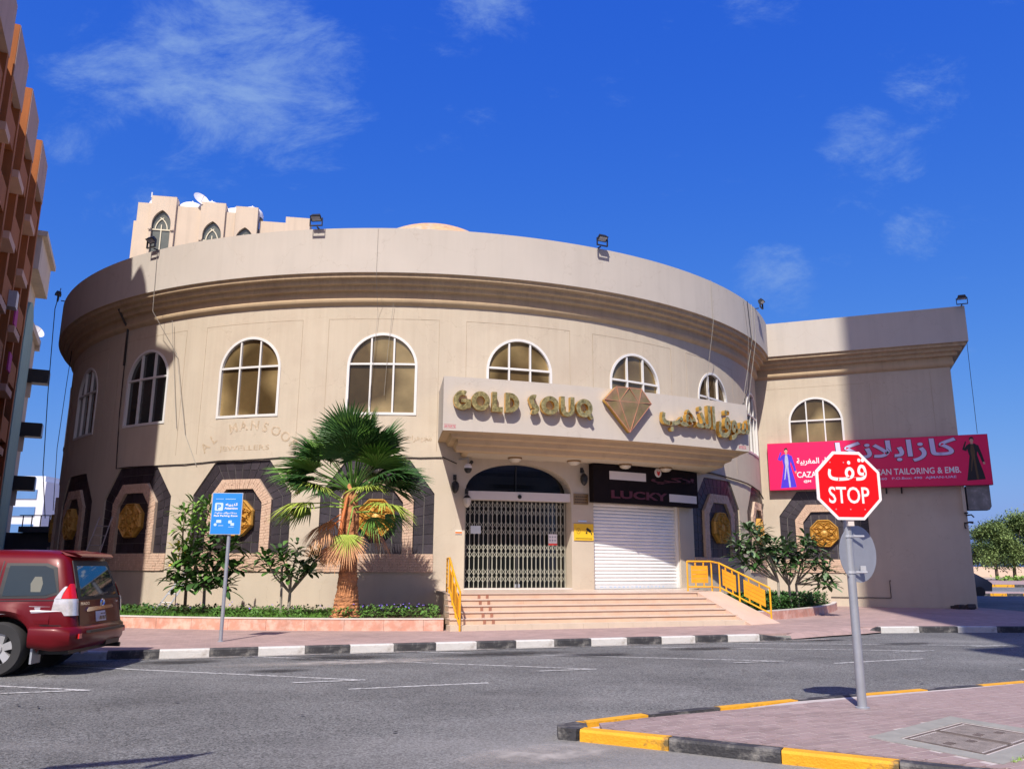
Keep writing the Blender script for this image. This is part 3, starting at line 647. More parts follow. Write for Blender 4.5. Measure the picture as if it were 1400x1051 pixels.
for _ in range(500):
    t = rg.random(); p = Vector(gp(.1 + .9 * t * LA, LC + .05 + rg.gauss(0, .015))); p.z = .10
    if rg.random() < .45 + .5 * sin(t * 14): 
        a = rg.uniform(0, 6.3); h = rg.uniform(.006, .022); w = .006; gr.poly([(p.x - w * cos(a), p.y - w * sin(a), .10), (p.x + w * cos(a), p.y + w * sin(a), .10), (p.x + rg.gauss(0, .01), p.y + rg.gauss(0, .01), .10 + h)])
tag(gr.build('weeds', 'leaf_light'), kind='stuff')

# ================================================================== THE ROUND BUILDING
bld = thing('round_shopping_building', 'two-storey cream round building with stepped cornice, arched windows and a straight wing', 'building', (CX, CY, .15))
WTH = [-1.0784 + .27258 * i for i in range(-3, 9)]       # window bearings
HW = 1.05; Z0, ZS = 6.04, 7.50
def arch_outline(s0, hw, z0, zs, n=18, rise=None):
    rise = rise or hw
    pts = [(s0 - hw, z0), (s0 + hw, z0)]
    for k in range(n + 1): a = pi * k / n; pts.append((s0 + hw * cos(a), zs + rise * sin(a)))
    return pts
def panel_outline(s0): return [(s0 - 1.68, 1.95), (s0 + 1.68, 1.95), (s0 + 1.68, 3.69), (s0 + .93, 4.68), (s0 - .93, 4.68), (s0 - 1.68, 3.69)]
def subdivide(pts, step=.35):
    o = []
    for i in range(len(pts)):
        a, c = pts[i], pts[(i + 1) % len(pts)]; n = max(1, int(hypot(c[0] - a[0], c[1] - a[1]) / step + .5))
        for k in range(n): o.append((a[0] + (c[0] - a[0]) * k / n, a[1] + (c[1] - a[1]) * k / n))
    return o
def pip(p, poly):
    x, y = p; c = False
    for i in range(len(poly)):
        a, b_ = poly[i - 1], poly[i]
        if (a[1] > y) != (b_[1] > y) and x < (b_[0] - a[0]) * (y - a[1]) / (b_[1] - a[1]) + a[0]: c = not c
    return c
def pierced_wall(f, s0, s1, z0, z1, holes, depths, grid, name, material, parent):
    vs_, es = [], []
    def loop(pts):
        n0 = len(vs_)
        for p in pts: vs_.append(Vector(p))
        for k in range(len(pts)): es.append((n0 + k, n0 + (k + 1) % len(pts)))
    loop([(s0, z0), (s1, z0), (s1, z1), (s0, z1)])
    n = int((s1 - s0) / grid)
    for k in range(1, n):
        s = s0 + (s1 - s0) * k / n; vs_.append(Vector((s, z0))); vs_.append(Vector((s, z1))); es.append((len(vs_) - 2, len(vs_) - 1))
    for h in holes: loop(h)
    r = delaunay_2d_cdt(vs_, es, [], 1, 1e-5); V, F = r[0], r[2]
    b = MB(f)
    bb = [(min(p[0] for p in h), max(p[0] for p in h)) for h in holes]
    ids = [b.pt((v.x, v.y, 0)) for v in V]
    for t in F:
        c = (sum(V[i].x for i in t) / len(t), sum(V[i].y for i in t) / len(t))
        if any(lo_ < c[0] < hi_ and pip(c, h) for h, (lo_, hi_) in zip(holes, bb)): continue
        b.face([ids[i] for i in t])
    for h, dp in zip(holes, depths):
        q = subdivide(h)
        A_ = [b.pt((p[0], p[1], 0)) for p in q]; B_ = [b.pt((p[0], p[1], dp)) for p in q]
        for k in range(len(q)): b.face([A_[k], A_[(k + 1) % len(q)], B_[(k + 1) % len(q)], B_[k]])
    return b.build(name, material, parent)
DTH0, DTH1 = .1783, .3935; SH0, SH1 = .443, .674
door_s0, door_s1 = DTH0 * RW, DTH1 * RW; sh_s0, sh_s1 = SH0 * RW, SH1 * RW
dc, dhw = (door_s0 + door_s1) / 2, (door_s1 - door_s0) / 2
holes, deps = [], []
PAN = [-3, -2, -1, 0, 1, 2, 3, 4, 7, 8]                     # bays that carry a tiled panel
for i, th in enumerate(WTH):
    holes.append(arch_outline(th * RW, HW, Z0, ZS)); deps.append(-.14)
for i in PAN:
    if i < -3: continue
    s0 = (-1.0784 + .27258 * i) * RW
    holes.append(panel_outline(s0)); deps.append(-.08)
holes.append([(door_s0, .94), (door_s1, .94)] + [(dc + dhw * cos(pi * k / 18), 3.80 + .86 * sin(pi * k / 18)) for k in range(19)]); deps.append(-.60)
holes.append([(sh_s0, .94), (sh_s1, .94), (sh_s1, 3.60), (sh_s0, 3.60)]); deps.append(-.38)
pierced_wall(drum, -2.02 * RW, 1.26 * RW, .15, 9.50, holes, deps, .55, 'wall', 'stucco', bld)
b = MB(drum); b.sbox(-2.02 * RW, -5.02 * RW, .15, 9.5, -.3, 0, .7); b.build('rear_wall', 'stucco', bld)
# inside of the drum, dark rooms behind the glass
b = MB(); b.zprism([(CX + 10.5 * sin(a), CY - 10.5 * cos(a)) for a in [2 * pi * k / 32 for k in range(32)]], .2, 9.4); b.build('inner_core', 'stucco_line', bld)

# cornice and parapet: one profile swept round the drum, the same one along the wing
CORN = [(-.3, 9.44), (.0, 9.44), (.03, 9.47), (.09, 9.50), (.13, 9.55), (.135, 9.62), (.11, 9.66), (.11, 9.83), (.14, 9.855), (.25, 9.86), (.27, 9.88), (.275, 9.98), (.30, 10.005), (.40, 10.01), (.42, 10.03), (.425, 10.12),
        (.45, 10.15), (.55, 10.155), (.57, 10.175), (.575, 10.25), (.59, 10.275), (.63, 10.28), (.649, 10.30), (.649, 11.73), (.40, 11.73), (.40, 11.1)]
def sweep(plan, prof, name, material, parent, smooth=35):
    """plan: list of (point, outward miter vector)"""
    b = MB(); rows = []
    for (p, n) in plan: rows.append([b.pt((p[0] + n[0] * o_, p[1] + n[1] * o_, z)) for (o_, z) in prof])
    for i in range(len(rows) - 1):
        for j in range(len(prof) - 1): b.face([rows[i][j], rows[i + 1][j], rows[i + 1][j + 1], rows[i][j + 1]])
    b.face(rows[0]); b.face(rows[-1][::-1])
    return b.build(name, material, parent, smooth)
def split_prof(pr, z): k = next(i for i, p in enumerate(pr) if p[1] >= z - 1e-6 and p[0] > .6); return pr[:k + 1], pr[k:]
CL, CU = split_prof(CORN, 10.30)
def cplan(t0, t1, n): return [((CX + RW * sin(a), CY - RW * cos(a)), (sin(a), -cos(a))) for a in [t0 + (t1 - t0) * k / n for k in range(n + 1)]]
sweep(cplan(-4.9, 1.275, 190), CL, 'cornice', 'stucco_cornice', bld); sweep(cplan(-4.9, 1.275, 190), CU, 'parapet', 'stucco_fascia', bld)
b = MB(); b.poly([(CX + 16.0 * sin(a), CY - 16.0 * cos(a), 11.1) for a in [2 * pi * k / 64 for k in range(64)]]); b.build('roof', 'roof_felt', bld)
# wing
wp = [wing(8.9, 0, 0)[:2], wing(0, 0, 0)[:2], (WA.x - WN.x * 14, WA.y - WN.y * 14), (WA.x - WN.x * 14 + WE.x * 8, WA.y - WN.y * 14 + WE.y * 8)]
def miter(pts, i):
    def nrm(a, c): d = (Vector(c) - Vector(a)).normalized(); return Vector((-d.y, d.x))
    ns = []
    if i > 0: ns.append(nrm(pts[i - 1], pts[i]))
    if i < len(pts) - 1: ns.append(nrm(pts[i], pts[i + 1]))
    if len(ns) == 1: m_ = ns[0]
    else: m_ = (ns[0] + ns[1]); m_ = m_ / (m_.dot(ns[0]))
    return m_
sgn = 1 if miter(wp, 0).dot(WN) > 0 else -1
wplan = [(p, tuple(miter(wp, i) * sgn)) for i, p in enumerate(wp)]
sweep(wplan, CL, 'cornice', 'stucco_cornice', bld); sweep(wplan, CU, 'parapet', 'stucco_fascia', bld)
WC = 5.17
pierced_wall(wing, 0, 8.9, .15, 9.46, [arch_outline(WC, HW, Z0, ZS), panel_outline(WC)], [-.14, -.08], 1.5, 'wing_wall', 'stucco', bld)
b = MB(); q = [wp[1], wp[2], wp[3]]
for i in range(2):
    a, c = q[i], q[i + 1]; b.poly([(a[0], a[1], .15), (c[0], c[1], .15), (c[0], c[1], 9.46), (a[0], a[1], 9.46)])
b.build('wing_side_wall', 'stucco', bld)
b = MB(); b.poly([(p[0], p[1], 11.1) for p in wp] + []); b.build('wing_roof', 'roof_felt', bld)
b = MB(); b.zprism([wing(.5, 0, -.9)[:2], wing(8.4, 0, -.9)[:2], wing(8.4, 0, -6)[:2], wing(.5, 0, -6)[:2]], .2, 9.3); b.build('inner_core', 'stucco_line', bld)

# fine joints of the render, each a narrow raised bead
def joint(f, pts, w=.012):
    b = MB(f)
    for a, c in zip(pts[:-1], pts[1:]):
        if abs(a[1] - c[1]) < .01: b.sbox(a[0], c[0], a[1] - w, a[1] + w, -.005, .004, .5)
        else: b.sbox(a[0] - w, a[0] + w, min(a[1], c[1]), max(a[1], c[1]), -.005, .005)
    return b
for i in range(-1, 8):
    c0 = (-1.0784 + .27258 * i) * RW; h = .5 * .27258 * RW - .42
    joint(drum, [(c0 - h, 4.95), (c0 - h, 9.02), (c0 + h, 9.02), (c0 + h, 4.95)], .007).build('render_joint', 'stucco_line', bld)
joint(wing, [(7.2, 9.02), (3.2, 9.02)], .007).build('render_joint', 'stucco_line', bld); joint(wing, [(3.0, 6.8), (3.0, 9.0)], .006).build('render_joint', 'stucco_line', bld)
joint(wing, [(.75, 5.0), (.75, 9.3)], .006).build('render_joint', 'stucco_line', bld)

# windows
def window(f, s0, glass, parent, bent=True):
    hw, z0, zs = HW, Z0, ZS
    outer = subdivide(arch_outline(s0, hw + .015, z0 - .015, zs, 24), .4); inner_ = shrink(arch_outline(s0, hw, z0, zs, 24), .075)
    win = MB(f)
    # frame ring: walk both outlines at the same parameters
    def ring(o_): 
        pts = [(s0 - hw + o_, z0 + o_), (s0, z0 + o_), (s0 + hw - o_, z0 + o_), (s0 + hw - o_, (z0 + zs) / 2)]
        for k in range(25): a = pi * k / 24; pts.append((s0 + (hw - o_) * cos(a), zs + (hw - o_) * sin(a)))
        pts.append((s0 - hw + o_, (z0 + zs) / 2)); return pts
    R0, R1 = ring(-.02), ring(.058); n = len(R0)
    for (d0, d1, ra, rb_) in ((.025, .025, R0, R1),):
        A_ = [win.pt((p[0], p[1], .025)) for p in R0]; B_ = [win.pt((p[0], p[1], .025)) for p in R1]; C_ = [win.pt((p[0], p[1], -.11)) for p in R1]; D_ = [win.pt((p[0], p[1], .0)) for p in R0]
        for k in range(n):
            j = (k + 1) % n; win.face([A_[k], A_[j], B_[j], B_[k]]); win.face([B_[k], B_[j], C_[j], C_[k]]); win.face([D_[k], D_[j], A_[j], A_[k]])
    w = win.build('window', 'white_frame', parent)
    m_ = MB(f)
    for x in (-.345, .345):
        top = zs + sqrt((hw - .07) ** 2 - x * x); m_.sbox(s0 + x - .026, s0 + x + .026, z0 + .06, top, -.08, .005)
    m_.sbox(s0 - hw + .06, s0 + hw - .06, 7.565, 7.625, -.078, .008, .35)
    m_.build('glazing_bar', 'white_frame', w)
    base = inner_
    for (x0, x1) in ((-1.2, -.345), (-.345, .345), (.345, 1.2)):
        for (y0, y1) in ((5, 7.60), (7.60, 9)):
            g = shrink(arch_outline(s0, hw, z0, zs, 20), .05); g = clip_half(g, 1, 0, s0 + x1); g = clip_half(g, -1, 0, -(s0 + x0)); g = clip_half(g, 0, 1, y1); g = clip_half(g, 0, -1, -y0)
            if len(g) < 3: continue
            ts, tz = rnd.uniform(-.006, .006), rnd.uniform(-.006, .006); cx_, cz_ = sum(p[0] for p in g) / len(g), sum(p[1] for p in g) / len(g)
            b = MB(f); b.poly([(p[0], p[1], -.07 + ts * (p[0] - cx_) + tz * (p[1] - cz_)) for p in g]); b.build('pane', glass, w)
    return w
for i, th in enumerate(WTH):
    window(drum, th * RW, 'glass_dark' if i - 3 in (1, 2, 0, -1) else 'glass_gold', bld)
window(wing, WC, 'glass_gold', bld)

# tiled panels with brick-like border and a gold octagonal medallion
medal_mesh = None
def medallion(f, s0, zc, parent):
    """eight-sided gilded relief: plate, rim, two interlaced eight-pointed straps and a rosette"""
    R = .57; C8 = lambda fr, tw=0.0: [(s0 + R * fr * cos(pi / 8 + tw + k * pi / 4), zc + R * fr * sin(pi / 8 + tw + k * pi / 4)) for k in range(8)]
    b = MB(f); b.prism(C8(1.0), -.045, .07, cap0=False); pl_ = b.build('gold_medallion', 'gold_paint', parent)
    b = MB(f)
    def bar(p, q, w, d0, d1):
        dx, dz = q[0] - p[0], q[1] - p[1]; L_ = hypot(dx, dz); nx, nz = -dz / L_ * w / 2, dx / L_ * w / 2; dm = d1 + .018
        i = [b.pt(t) for t in ((p[0] - nx, p[1] - nz, d0), (q[0] - nx, q[1] - nz, d0), (q[0], q[1], dm), (p[0], p[1], dm), (p[0] + nx, p[1] + nz, d0), (q[0] + nx, q[1] + nz, d0))]
        b.face([i[0], i[1], i[2], i[3]]); b.face([i[3], i[2], i[5], i[4]])
    o = C8(.96)
    for k in range(8): bar(o[k], o[(k + 1) % 8], .07, .0702, .11)
    g = C8(.90)
    for k in range(8): bar(g[k], g[(k + 3) % 8], .055, .0704, .10 + .006 * (k % 2)); bar(g[k], g[(k + 2) % 8], .045, .0706, .088 + .006 * (k % 3))
    m_ = C8(.60, pi / 8)
    for k in range(8): bar(m_[k], m_[(k + 3) % 8], .05, .0708, .125 + .006 * (k % 2)); bar(m_[k], (s0, zc), .04, .071, .105)
    n_ = C8(.30)
    for k in range(8): b.poly([(n_[k][0], n_[k][1], .11), (n_[(k + 1) % 8][0], n_[(k + 1) % 8][1], .11), (s0, zc, .175)])
    for k in range(8):
        c = ((g[k][0] * .86 + s0 * .14), (g[k][1] * .86 + zc * .14)); 
        q = [(c[0] + .055 * cos(j * pi / 2 + k * pi / 4), c[1] + .055 * sin(j * pi / 2 + k * pi / 4)) for j in range(4)]
        for j in range(4): b.poly([(q[j][0], q[j][1], .0712), (q[(j + 1) % 4][0], q[(j + 1) % 4][1], .0712), (c[0], c[1], .135)])
    b.build('strapwork', 'gold_paint', parent)
    return pl_
def tile(f, poly, d0, d1, parent, material='tile_dark', name='tile'):
    b = MB(f); b.prism(poly, d0, d1, cap0=False); return b.build(name, material, parent)
def panel(f, s0, parent):
    b = MB(f)
    n = 8
    for k in range(n):    # backing, follows the curve
        x0, x1 = s0 - 1.68 + 3.36 * k / n, s0 - 1.68 + 3.36 * (k + 1) / n
        g = panel_outline(s0); g = clip_half(g, 1, 0, x1); g = clip_half(g, -1, 0, -x0); b.poly([(p[0], p[1], -.065) for p in g])
    p_ = b.build('tile_panel', 'grout', parent)
    O = [(-1.68, 1.95), (-1.68, 3.69), (-.93, 4.68), (.93, 4.68), (1.68, 3.69), (1.68, 1.95)]
    B1 = [(-1.08, 1.95), (-1.08, 3.52), (-.62, 4.13), (.62, 4.13), (1.08, 3.52), (1.08, 1.95)]
    B2 = [(-.77, 1.95), (-.77, 3.42), (-.45, 3.83), (.45, 3.83), (.77, 3.42), (.77, 1.95)]
    nn = (6, 4, 6, 4, 6)
    for e in range(5):
        N_ = nn[e]
        for k in range(N_):
            for j in range(2):
                def P(u, v): 
                    a = (O[e][0] + (O[e + 1][0] - O[e][0]) * u, O[e][1] + (O[e + 1][1] - O[e][1]) * u); c = (B1[e][0] + (B1[e + 1][0] - B1[e][0]) * u, B1[e][1] + (B1[e + 1][1] - B1[e][1]) * u)
                    return (s0 + a[0] + (c[0] - a[0]) * v, a[1] + (c[1] - a[1]) * v)
                q = [P(k / N_, j / 2), P((k + 1) / N_, j / 2), P((k + 1) / N_, (j + 1) / 2), P(k / N_, (j + 1) / 2)]
                q = shrink(q, .009)
                if q: tile(f, q, -.064, -.045 + rnd.uniform(-.002, .002), p_)
    inn = [(s0 + x, z) for x, z in B2][::-1]
    if sum(inn[i - 1][0] * inn[i][1] - inn[i][0] * inn[i - 1][1] for i in range(6)) < 0: inn = inn[::-1]
    for cx_ in range(5):
        for rz in range(6):
            x0 = s0 - .77 + cx_ * .308; z0 = 1.95 + rz * .3135
            q = clip_convex([(x0, z0), (x0 + .308, z0), (x0 + .308, z0 + .3135), (x0, z0 + .3135)], inn)
            if len(q) > 2 and area(q) > .01:
                q = shrink(q, .009)
                if q: tile(f, q, -.064, -.045 + rnd.uniform(-.002, .002), p_)
    # border of small split stones, laid in courses along the ring
    br = MB(f); rr = random.Random(5)
    for e in range(5):
        ln = hypot(B1[e + 1][0] - B1[e][0], B1[e + 1][1] - B1[e][1]); N_ = max(3, int(ln / .085))
        def P(u, v):
            a = (B1[e][0] + (B1[e + 1][0] - B1[e][0]) * u, B1[e][1] + (B1[e + 1][1] - B1[e][1]) * u); c = (B2[e][0] + (B2[e + 1][0] - B2[e][0]) * u, B2[e][1] + (B2[e + 1][1] - B2[e][1]) * u)
            return (s0 + a[0] + (c[0] - a[0]) * v, a[1] + (c[1] - a[1]) * v)
        br.m = 1; A_ = [P(0, .01), P(1, .01), P(1, .99), P(0, .99)]; br.prism(A_, -.064, .030, cap0=False); br.m = 0
        for k in range(N_):
            sp = (0, .55, 1) if k % 2 else (0, .4, 1)
            for v0, v1 in zip(sp[:-1], sp[1:]):
                q = shrink([P(k / N_, v0), P((k + 1) / N_, v0), P((k + 1) / N_, v1), P(k / N_, v1)], .004)
                if q: br.prism(q, .029, .045 + rr.uniform(-.006, .008), cap0=False)
    tag(br.build('stone_border', ['split_stone', 'mortar'], p_), kind='stuff')
    medallion(f, s0, 2.97, p_)
    bd = MB(f); bd.m = 1; bd.sbox(s0 - 1.68, s0 + 1.68, 1.43, 1.945, -.02, .02, .42); bd.m = 0
    for r_ in range(7):
        z0 = 1.43 + r_ * .0735; x = s0 - 1.68
        while x < s0 + 1.675:
            w = min(rr.uniform(.16, .30), s0 + 1.68 - x); bd.sbox(x + .004, x + w - .004, z0 + .004, z0 + .0695, .019, .036 + rr.uniform(-.006, .009)); x += w
    tag(bd.build('stone_band', ['split_stone', 'mortar'], parent), kind='stuff')
for i in PAN:
    panel(drum, (-1.0784 + .27258 * i) * RW, bld)
panel(wing, WC, bld)

# ---- canopy over the entrance
CP0, CP1 = Vector((-1.89, 22.0)), Vector((7.62, 25.95)); CT = (CP1 - CP0).normalized(); CN = Vector((CT.y, -CT.x)); CLEN = (CP1 - CP0).length; BOW = .40
CR = (CLEN ** 2 / 4 + BOW ** 2) / (2 * BOW); CCEN = (CP0 + CP1) / 2 - CN * (CR - BOW); CH = math.asin(CLEN / 2 / CR)
def canopy(s, z, d):
    a = -CH + 2 * CH * s / CLEN; p = CCEN + (CN * cos(a) + CT * sin(a)) * (CR + d); return (p.x, p.y, z)
arc = [canopy(CLEN * k / 20, 0, 0)[:2] for k in range(21)]
cpl = [(-2.3, 24.7)] + arc + [(7.3, 29.9)]
sg = 1 if miter(cpl, 5).dot(CN) > 0 else -1
cplan_ = [(p, tuple(miter(cpl, i) * sg)) for i, p in enumerate(cpl)]
CANL = [(-.82, 4.76), (-.76, 4.77), (-.70, 4.81), (-.665, 4.91), (-.65, 4.935), (-.54, 4.94), (-.49, 4.965), (-.455, 5.06), (-.44, 5.085), (-.33, 5.09), (-.28, 5.115), (-.245, 5.20), (-.22, 5.22), (-.02, 5.225), (0, 5.24)]
CANU = [(0, 5.24), (0, 6.76), (-.25, 6.76), (-.25, 6.5)]
sweep(cplan_, CANL, 'canopy_cornice', 'stucco_cornice', bld); cf = sweep(cplan_, CANU, 'canopy_fascia', 'stucco_fascia', bld)
b = MB(); ins = [(p[0] - n[0] * .81, p[1] - n[1] * .81) for p, n in cplan_]; b.poly([(x, y, 4.762) for x, y in ins]); b.build('canopy_soffit', 'stucco', bld)
b = MB(); b.poly([(p[0] - n[0] * .24, p[1] - n[1] * .24, 6.5) for p, n in cplan_]); b.build('canopy_roof', 'roof_felt', bld)

rec = lambda s, z, d: drum(s, z, d - .22)
# ---- entrance door: fanlight, beam, folding gate, glass doors
ent = MB(rec); ent.sbox(door_s0, door_s1, .945, .985, -.34, .23, .5); 
door = ent.build('entrance_door', 'beam', bld)
g = arch_outline(dc, dhw, 3.79, 3.80, 20, rise=.86); b = MB(rec); b.prism(g, -.34, -.24, cap0=False); b.build('fanlight', 'door_glass', door)
b = MB(rec); b.sbox(door_s0 + .002, door_s1 - .002, 3.55, 3.80, -.2, .17, .5); b.build('beam', 'beam', door)
b = MB(rec); b.sbox(dc - .01, dc + .01, 3.81, 4.64, -.238, -.22); b.build('fanlight_bar', 'gate_dark', door)
for k in range(4):
    a = door_s0 + (door_s1 - door_s0) * k / 4; c = door_s0 + (door_s1 - door_s0) * (k + 1) / 4
    b = MB(rec); b.sbox(a + .03, c - .03, .99, 3.54, -.335, -.32, .5); gd = b.build('glass_leaf', 'door_glass', door)
    b = MB(rec); b.sbox(a, a + .03, .99, 3.54, -.34, -.29); b.sbox(c - .03, c, .99, 3.54, -.3401, -.2901); b.build('leaf_frame', 'gate_dark', gd)
NB = 24
xs = [door_s0 + .06 + (door_s1 - door_s0 - .12) * k / (NB - 1) for k in range(NB)]
for k, x in enumerate(xs):
    b = MB(rec); b.sbox(x - .010, x + .010, .99, 3.54, -.16, -.13); b.build('gate_bar', 'gate_bar', door)
lt = MB(rec)
def strip(mb, a, c, w, d0, d1):
    dx, dz = c[0] - a[0], c[1] - a[1]; L_ = hypot(dx, dz); nx, nz = -dz / L_ * w / 2, dx / L_ * w / 2
    mb.prism([(a[0] - nx, a[1] - nz), (c[0] - nx, c[1] - nz), (c[0] + nx, c[1] + nz), (a[0] + nx, a[1] + nz)], d0, d1)
for zb in (1.15, 1.36, 1.86, 2.07, 2.52, 2.73, 3.10, 3.31):
    for k in range(NB - 1):
        strip(lt, (xs[k], zb), (xs[k + 1], zb + .19), .010, -.128, -.121); strip(lt, (xs[k], zb + .19), (xs[k + 1], zb), .010, -.120, -.113)
tag(lt.build('gate_lattice', 'gate_bar', door), kind='stuff')
b = MB(rec); b.sbox(dc - .03, dc + .03, .99, 3.54, -.165, -.125); b.build('gate_post', 'black_metal', door)
b = MB(rec); b.sbox(dc - .07, dc - .02, 1.0, 1.1, -.12, -.08); b.sbox(dc + .03, dc + .09, 1.0, 1.1, -.12, -.08); b.build('gate_lock', 'galv', door)
b = MB(rec); b.lathe([(0, .05), (.05, .045), (.065, .0), (.05, -.03), (0, -.045)], 12, at=(dc, 3.66, .175)); tag(b.build('dome_sensor', 'black'), 'small black dome sensor on the pale beam above the folding gate', 'sensor')
# notices on the gate
b = MB(rec); b.sbox(.1925 * RW, .2125 * RW, 2.56, 2.79, -.115, -.105); tag(b.build('notice', 'paper'), 'pale blue-grey blank notice on the left half of the folding gate', 'notice')
nz_ = thing('notice', 'white sheet with small icons and a red footer on the right half of the gate', 'notice', drum_th(.362, 2.24, -.1))
b = MB(rec); b.sbox(.3525 * RW, .3715 * RW, 2.25, 2.58, -.115, -.105); b.build('sheet', 'sign_white', nz_)
b = MB(rec); b.sbox(.3525 * RW, .3715 * RW, 2.252, 2.30, -.104, -.101)
b.build('footer', 'red_print', nz_); b = MB(rec)
for i in range(3):
    for j in range(2): b.sbox((.3545 + i * .0055) * RW, (.3575 + i * .0055) * RW, 2.37 + j * .1, 2.42 + j * .1, -.104, -.1015)
tag(b.build('icons', 'galv', nz_), kind='stuff')
b = MB(drum); b.sbox(.1605 * RW, .1725 * RW, 2.53, 2.63, .001, .02); ow = tag(b.build('wall_label', 'sign_white'), 'small white and orange label on the plaster left of the gate', 'label')
b = MB(drum); b.sbox(.1606 * RW, .1724 * RW, 2.545, 2.60, .0201, .023); b.build('orange_band', 'orange_print', ow)

rec2 = lambda s, z, d: drum(s, z, d - .09)
# ---- roller shutter
b = MB(rec2); b.sbox(sh_s0 + .036, sh_s1 - .036, 3.50, 3.59, -.19, -.14, .5); shut = b.build('roller_shutter', 'white_frame', bld)
for a, c in ((sh_s0 - .06, sh_s0 + .035), (sh_s1 - .035, sh_s1 + .06)): b = MB(rec2); b.sbox(a, c, .945, 3.58, -.19, .03); b.build('guide_rail', 'white_frame', shut)
NS = 24; hz = (3.58 - 1.06) / NS
for k in range(NS):
    z = 1.06 + k * hz; b = MB(rec2); n = 6; prev = None
    for j in range(n + 1):
        s = sh_s0 + .036 + (sh_s1 - sh_s0 - .072) * j / n; cur = [b.pt((s, z + hz * t, -.10 + dd)) for t, dd in ((0, -.025), (.04, .0), (.35, .022), (.7, .012), (.97, -.012), (1, -.025))]
        if prev:
            for a in range(5): b.face([prev[a], cur[a], cur[a + 1], prev[a + 1]])
        prev = cur
    b.build('slat', 'shutter', shut, 50)
b = MB(rec2); b.sbox(sh_s0 + .036, sh_s1 - .036, .945, 1.058, -.13, -.07); bb_ = b.build('bottom_rail', 'shutter', shut)
b = MB(rec2); rr = random.Random(2)
for k in range(16): x = sh_s0 + .3 + k * .17; b.sbox(x, x + rr.uniform(.03, .12), .985 + rr.uniform(0, .02), 1.02, -.0699, -.0685)
b.build('printed_mark', 'sign_pale', bb_)

# ---- LUCKY signboard
LS0, LS1, LZ0, LZ1 = .433 * RW, .716 * RW, 3.56, 4.74
def lf(u): return LS0 + (LS1 - LS0) * u
b = MB(drum); b.sbox(LS0, LS1, LZ0, LZ1, .03, .30, .6); lb = tag(b.build('shop_signboard', 'black_board'), 'black LUCKY shop signboard with two blank white patches above the roller shutter', 'sign')
b = MB(drum); b.sbox(lf(.13), lf(.45), 4.28, 4.54, .3005, .31, .4); b.build('white_patch', 'off_white', lb)
b = MB(drum); b.sbox(lf(.675), lf(.98), 3.69, 3.94, .3005, .31, .4); b.build('white_patch', 'off_white', lb)
b = MB(drum); add_text(b, 'LUCKY', lf(.14), lf(.655), 3.70, .301, off=.035, height=.25, ext=.015); b.build('lettering', 'dark_red', lb)
b = MB(drum); add_text(b, arabic('لاكي'), lf(.50), lf(.965), 4.24, .301, off=.02, height=.27, ext=.015); b.build('lettering', 'dark_red', lb)
cr = MB(drum); cr.lathe([(0, .02), (.13, .018), (.15, 0)], 20, at=(lf(.57), 4.60, .30)); cb = cr.build('crest', 'off_white', lb)
cr = MB(drum); cr.prism([(lf(.57) - .07, 4.66), (lf(.57) - .05, 4.54), (lf(.57), 4.50), (lf(.57) + .05, 4.54), (lf(.57) + .07, 4.66), (lf(.57), 4.62)], .3205, .325); cr.build('emblem', 'red_print', cb)

# ---- plaques between gate and shutter
b = MB(drum); b.sbox(.3985 * RW, .4305 * RW, 3.48, 3.81, .001, .03); pq = tag(b.build('plaque', 'brass'), 'brown brass plaque with dark writing between the gate and the black signboard', 'plaque')
b = MB(drum)
for k in range(3):
    z = 3.53 + k * .085; x = .3998 * RW
    while x < .4275 * RW: w = rr.uniform(.02, .07); b.sbox(x, x + w, z, z + .04, .0301, .032); x += w + .015
b.build('writing', 'brass_text', pq)
b = MB(drum); b.sbox(.3982 * RW, .4415 * RW, 2.40, 2.90, .001, .03); yq = tag(b.build('camera_warning_sign', 'sign_yellow'), 'yellow sign with a black surveillance camera symbol beside the roller shutter', 'sign')
b = MB(drum); x0 = .4255 * RW
strip(b, (x0, 2.76), (x0 + .15, 2.66), .075, .0301, .034); strip(b, (x0 + .03, 2.69), (x0 - .02, 2.62), .02, .0302, .0345); strip(b, (x0 + .155, 2.64), (x0 + .185, 2.57), .03, .0303, .0347); b.sbox(x0 - .03, x0 + .03, 2.60, 2.63, .0304, .0349)
b.sbox(.401 * RW, .438 * RW, 2.445, 2.462, .0301, .033); b.build('camera_symbol', 'black', yq)
b = MB(drum); 
for k in range(16):
    a, c = 2 * pi * k / 16, 2 * pi * (k + 1) / 16; strip(b, (.4075 * RW + .06 * cos(a), 2.68 + .085 * sin(a)), (.4075 * RW + .06 * cos(c), 2.68 + .085 * sin(c)), .010, .0301, .033 + .0003 * (k % 2))
strip(b, (.4075 * RW - .02, 2.71), (.4075 * RW + .02, 2.66), .01, .0304, .0335); strip(b, (.4075 * RW + .02, 2.71), (.4075 * RW - .02, 2.66), .01, .0306, .0337)
b.build('round_emblem', 'brass_text', yq)
b = MB(drum); b.sbox(.408 * RW, .427 * RW, 2.96, 3.0, .001, .006); tag(b.build('sticker', 'sign_pale'), 'tiny torn pale blue sticker above the yellow sign', 'sticker')

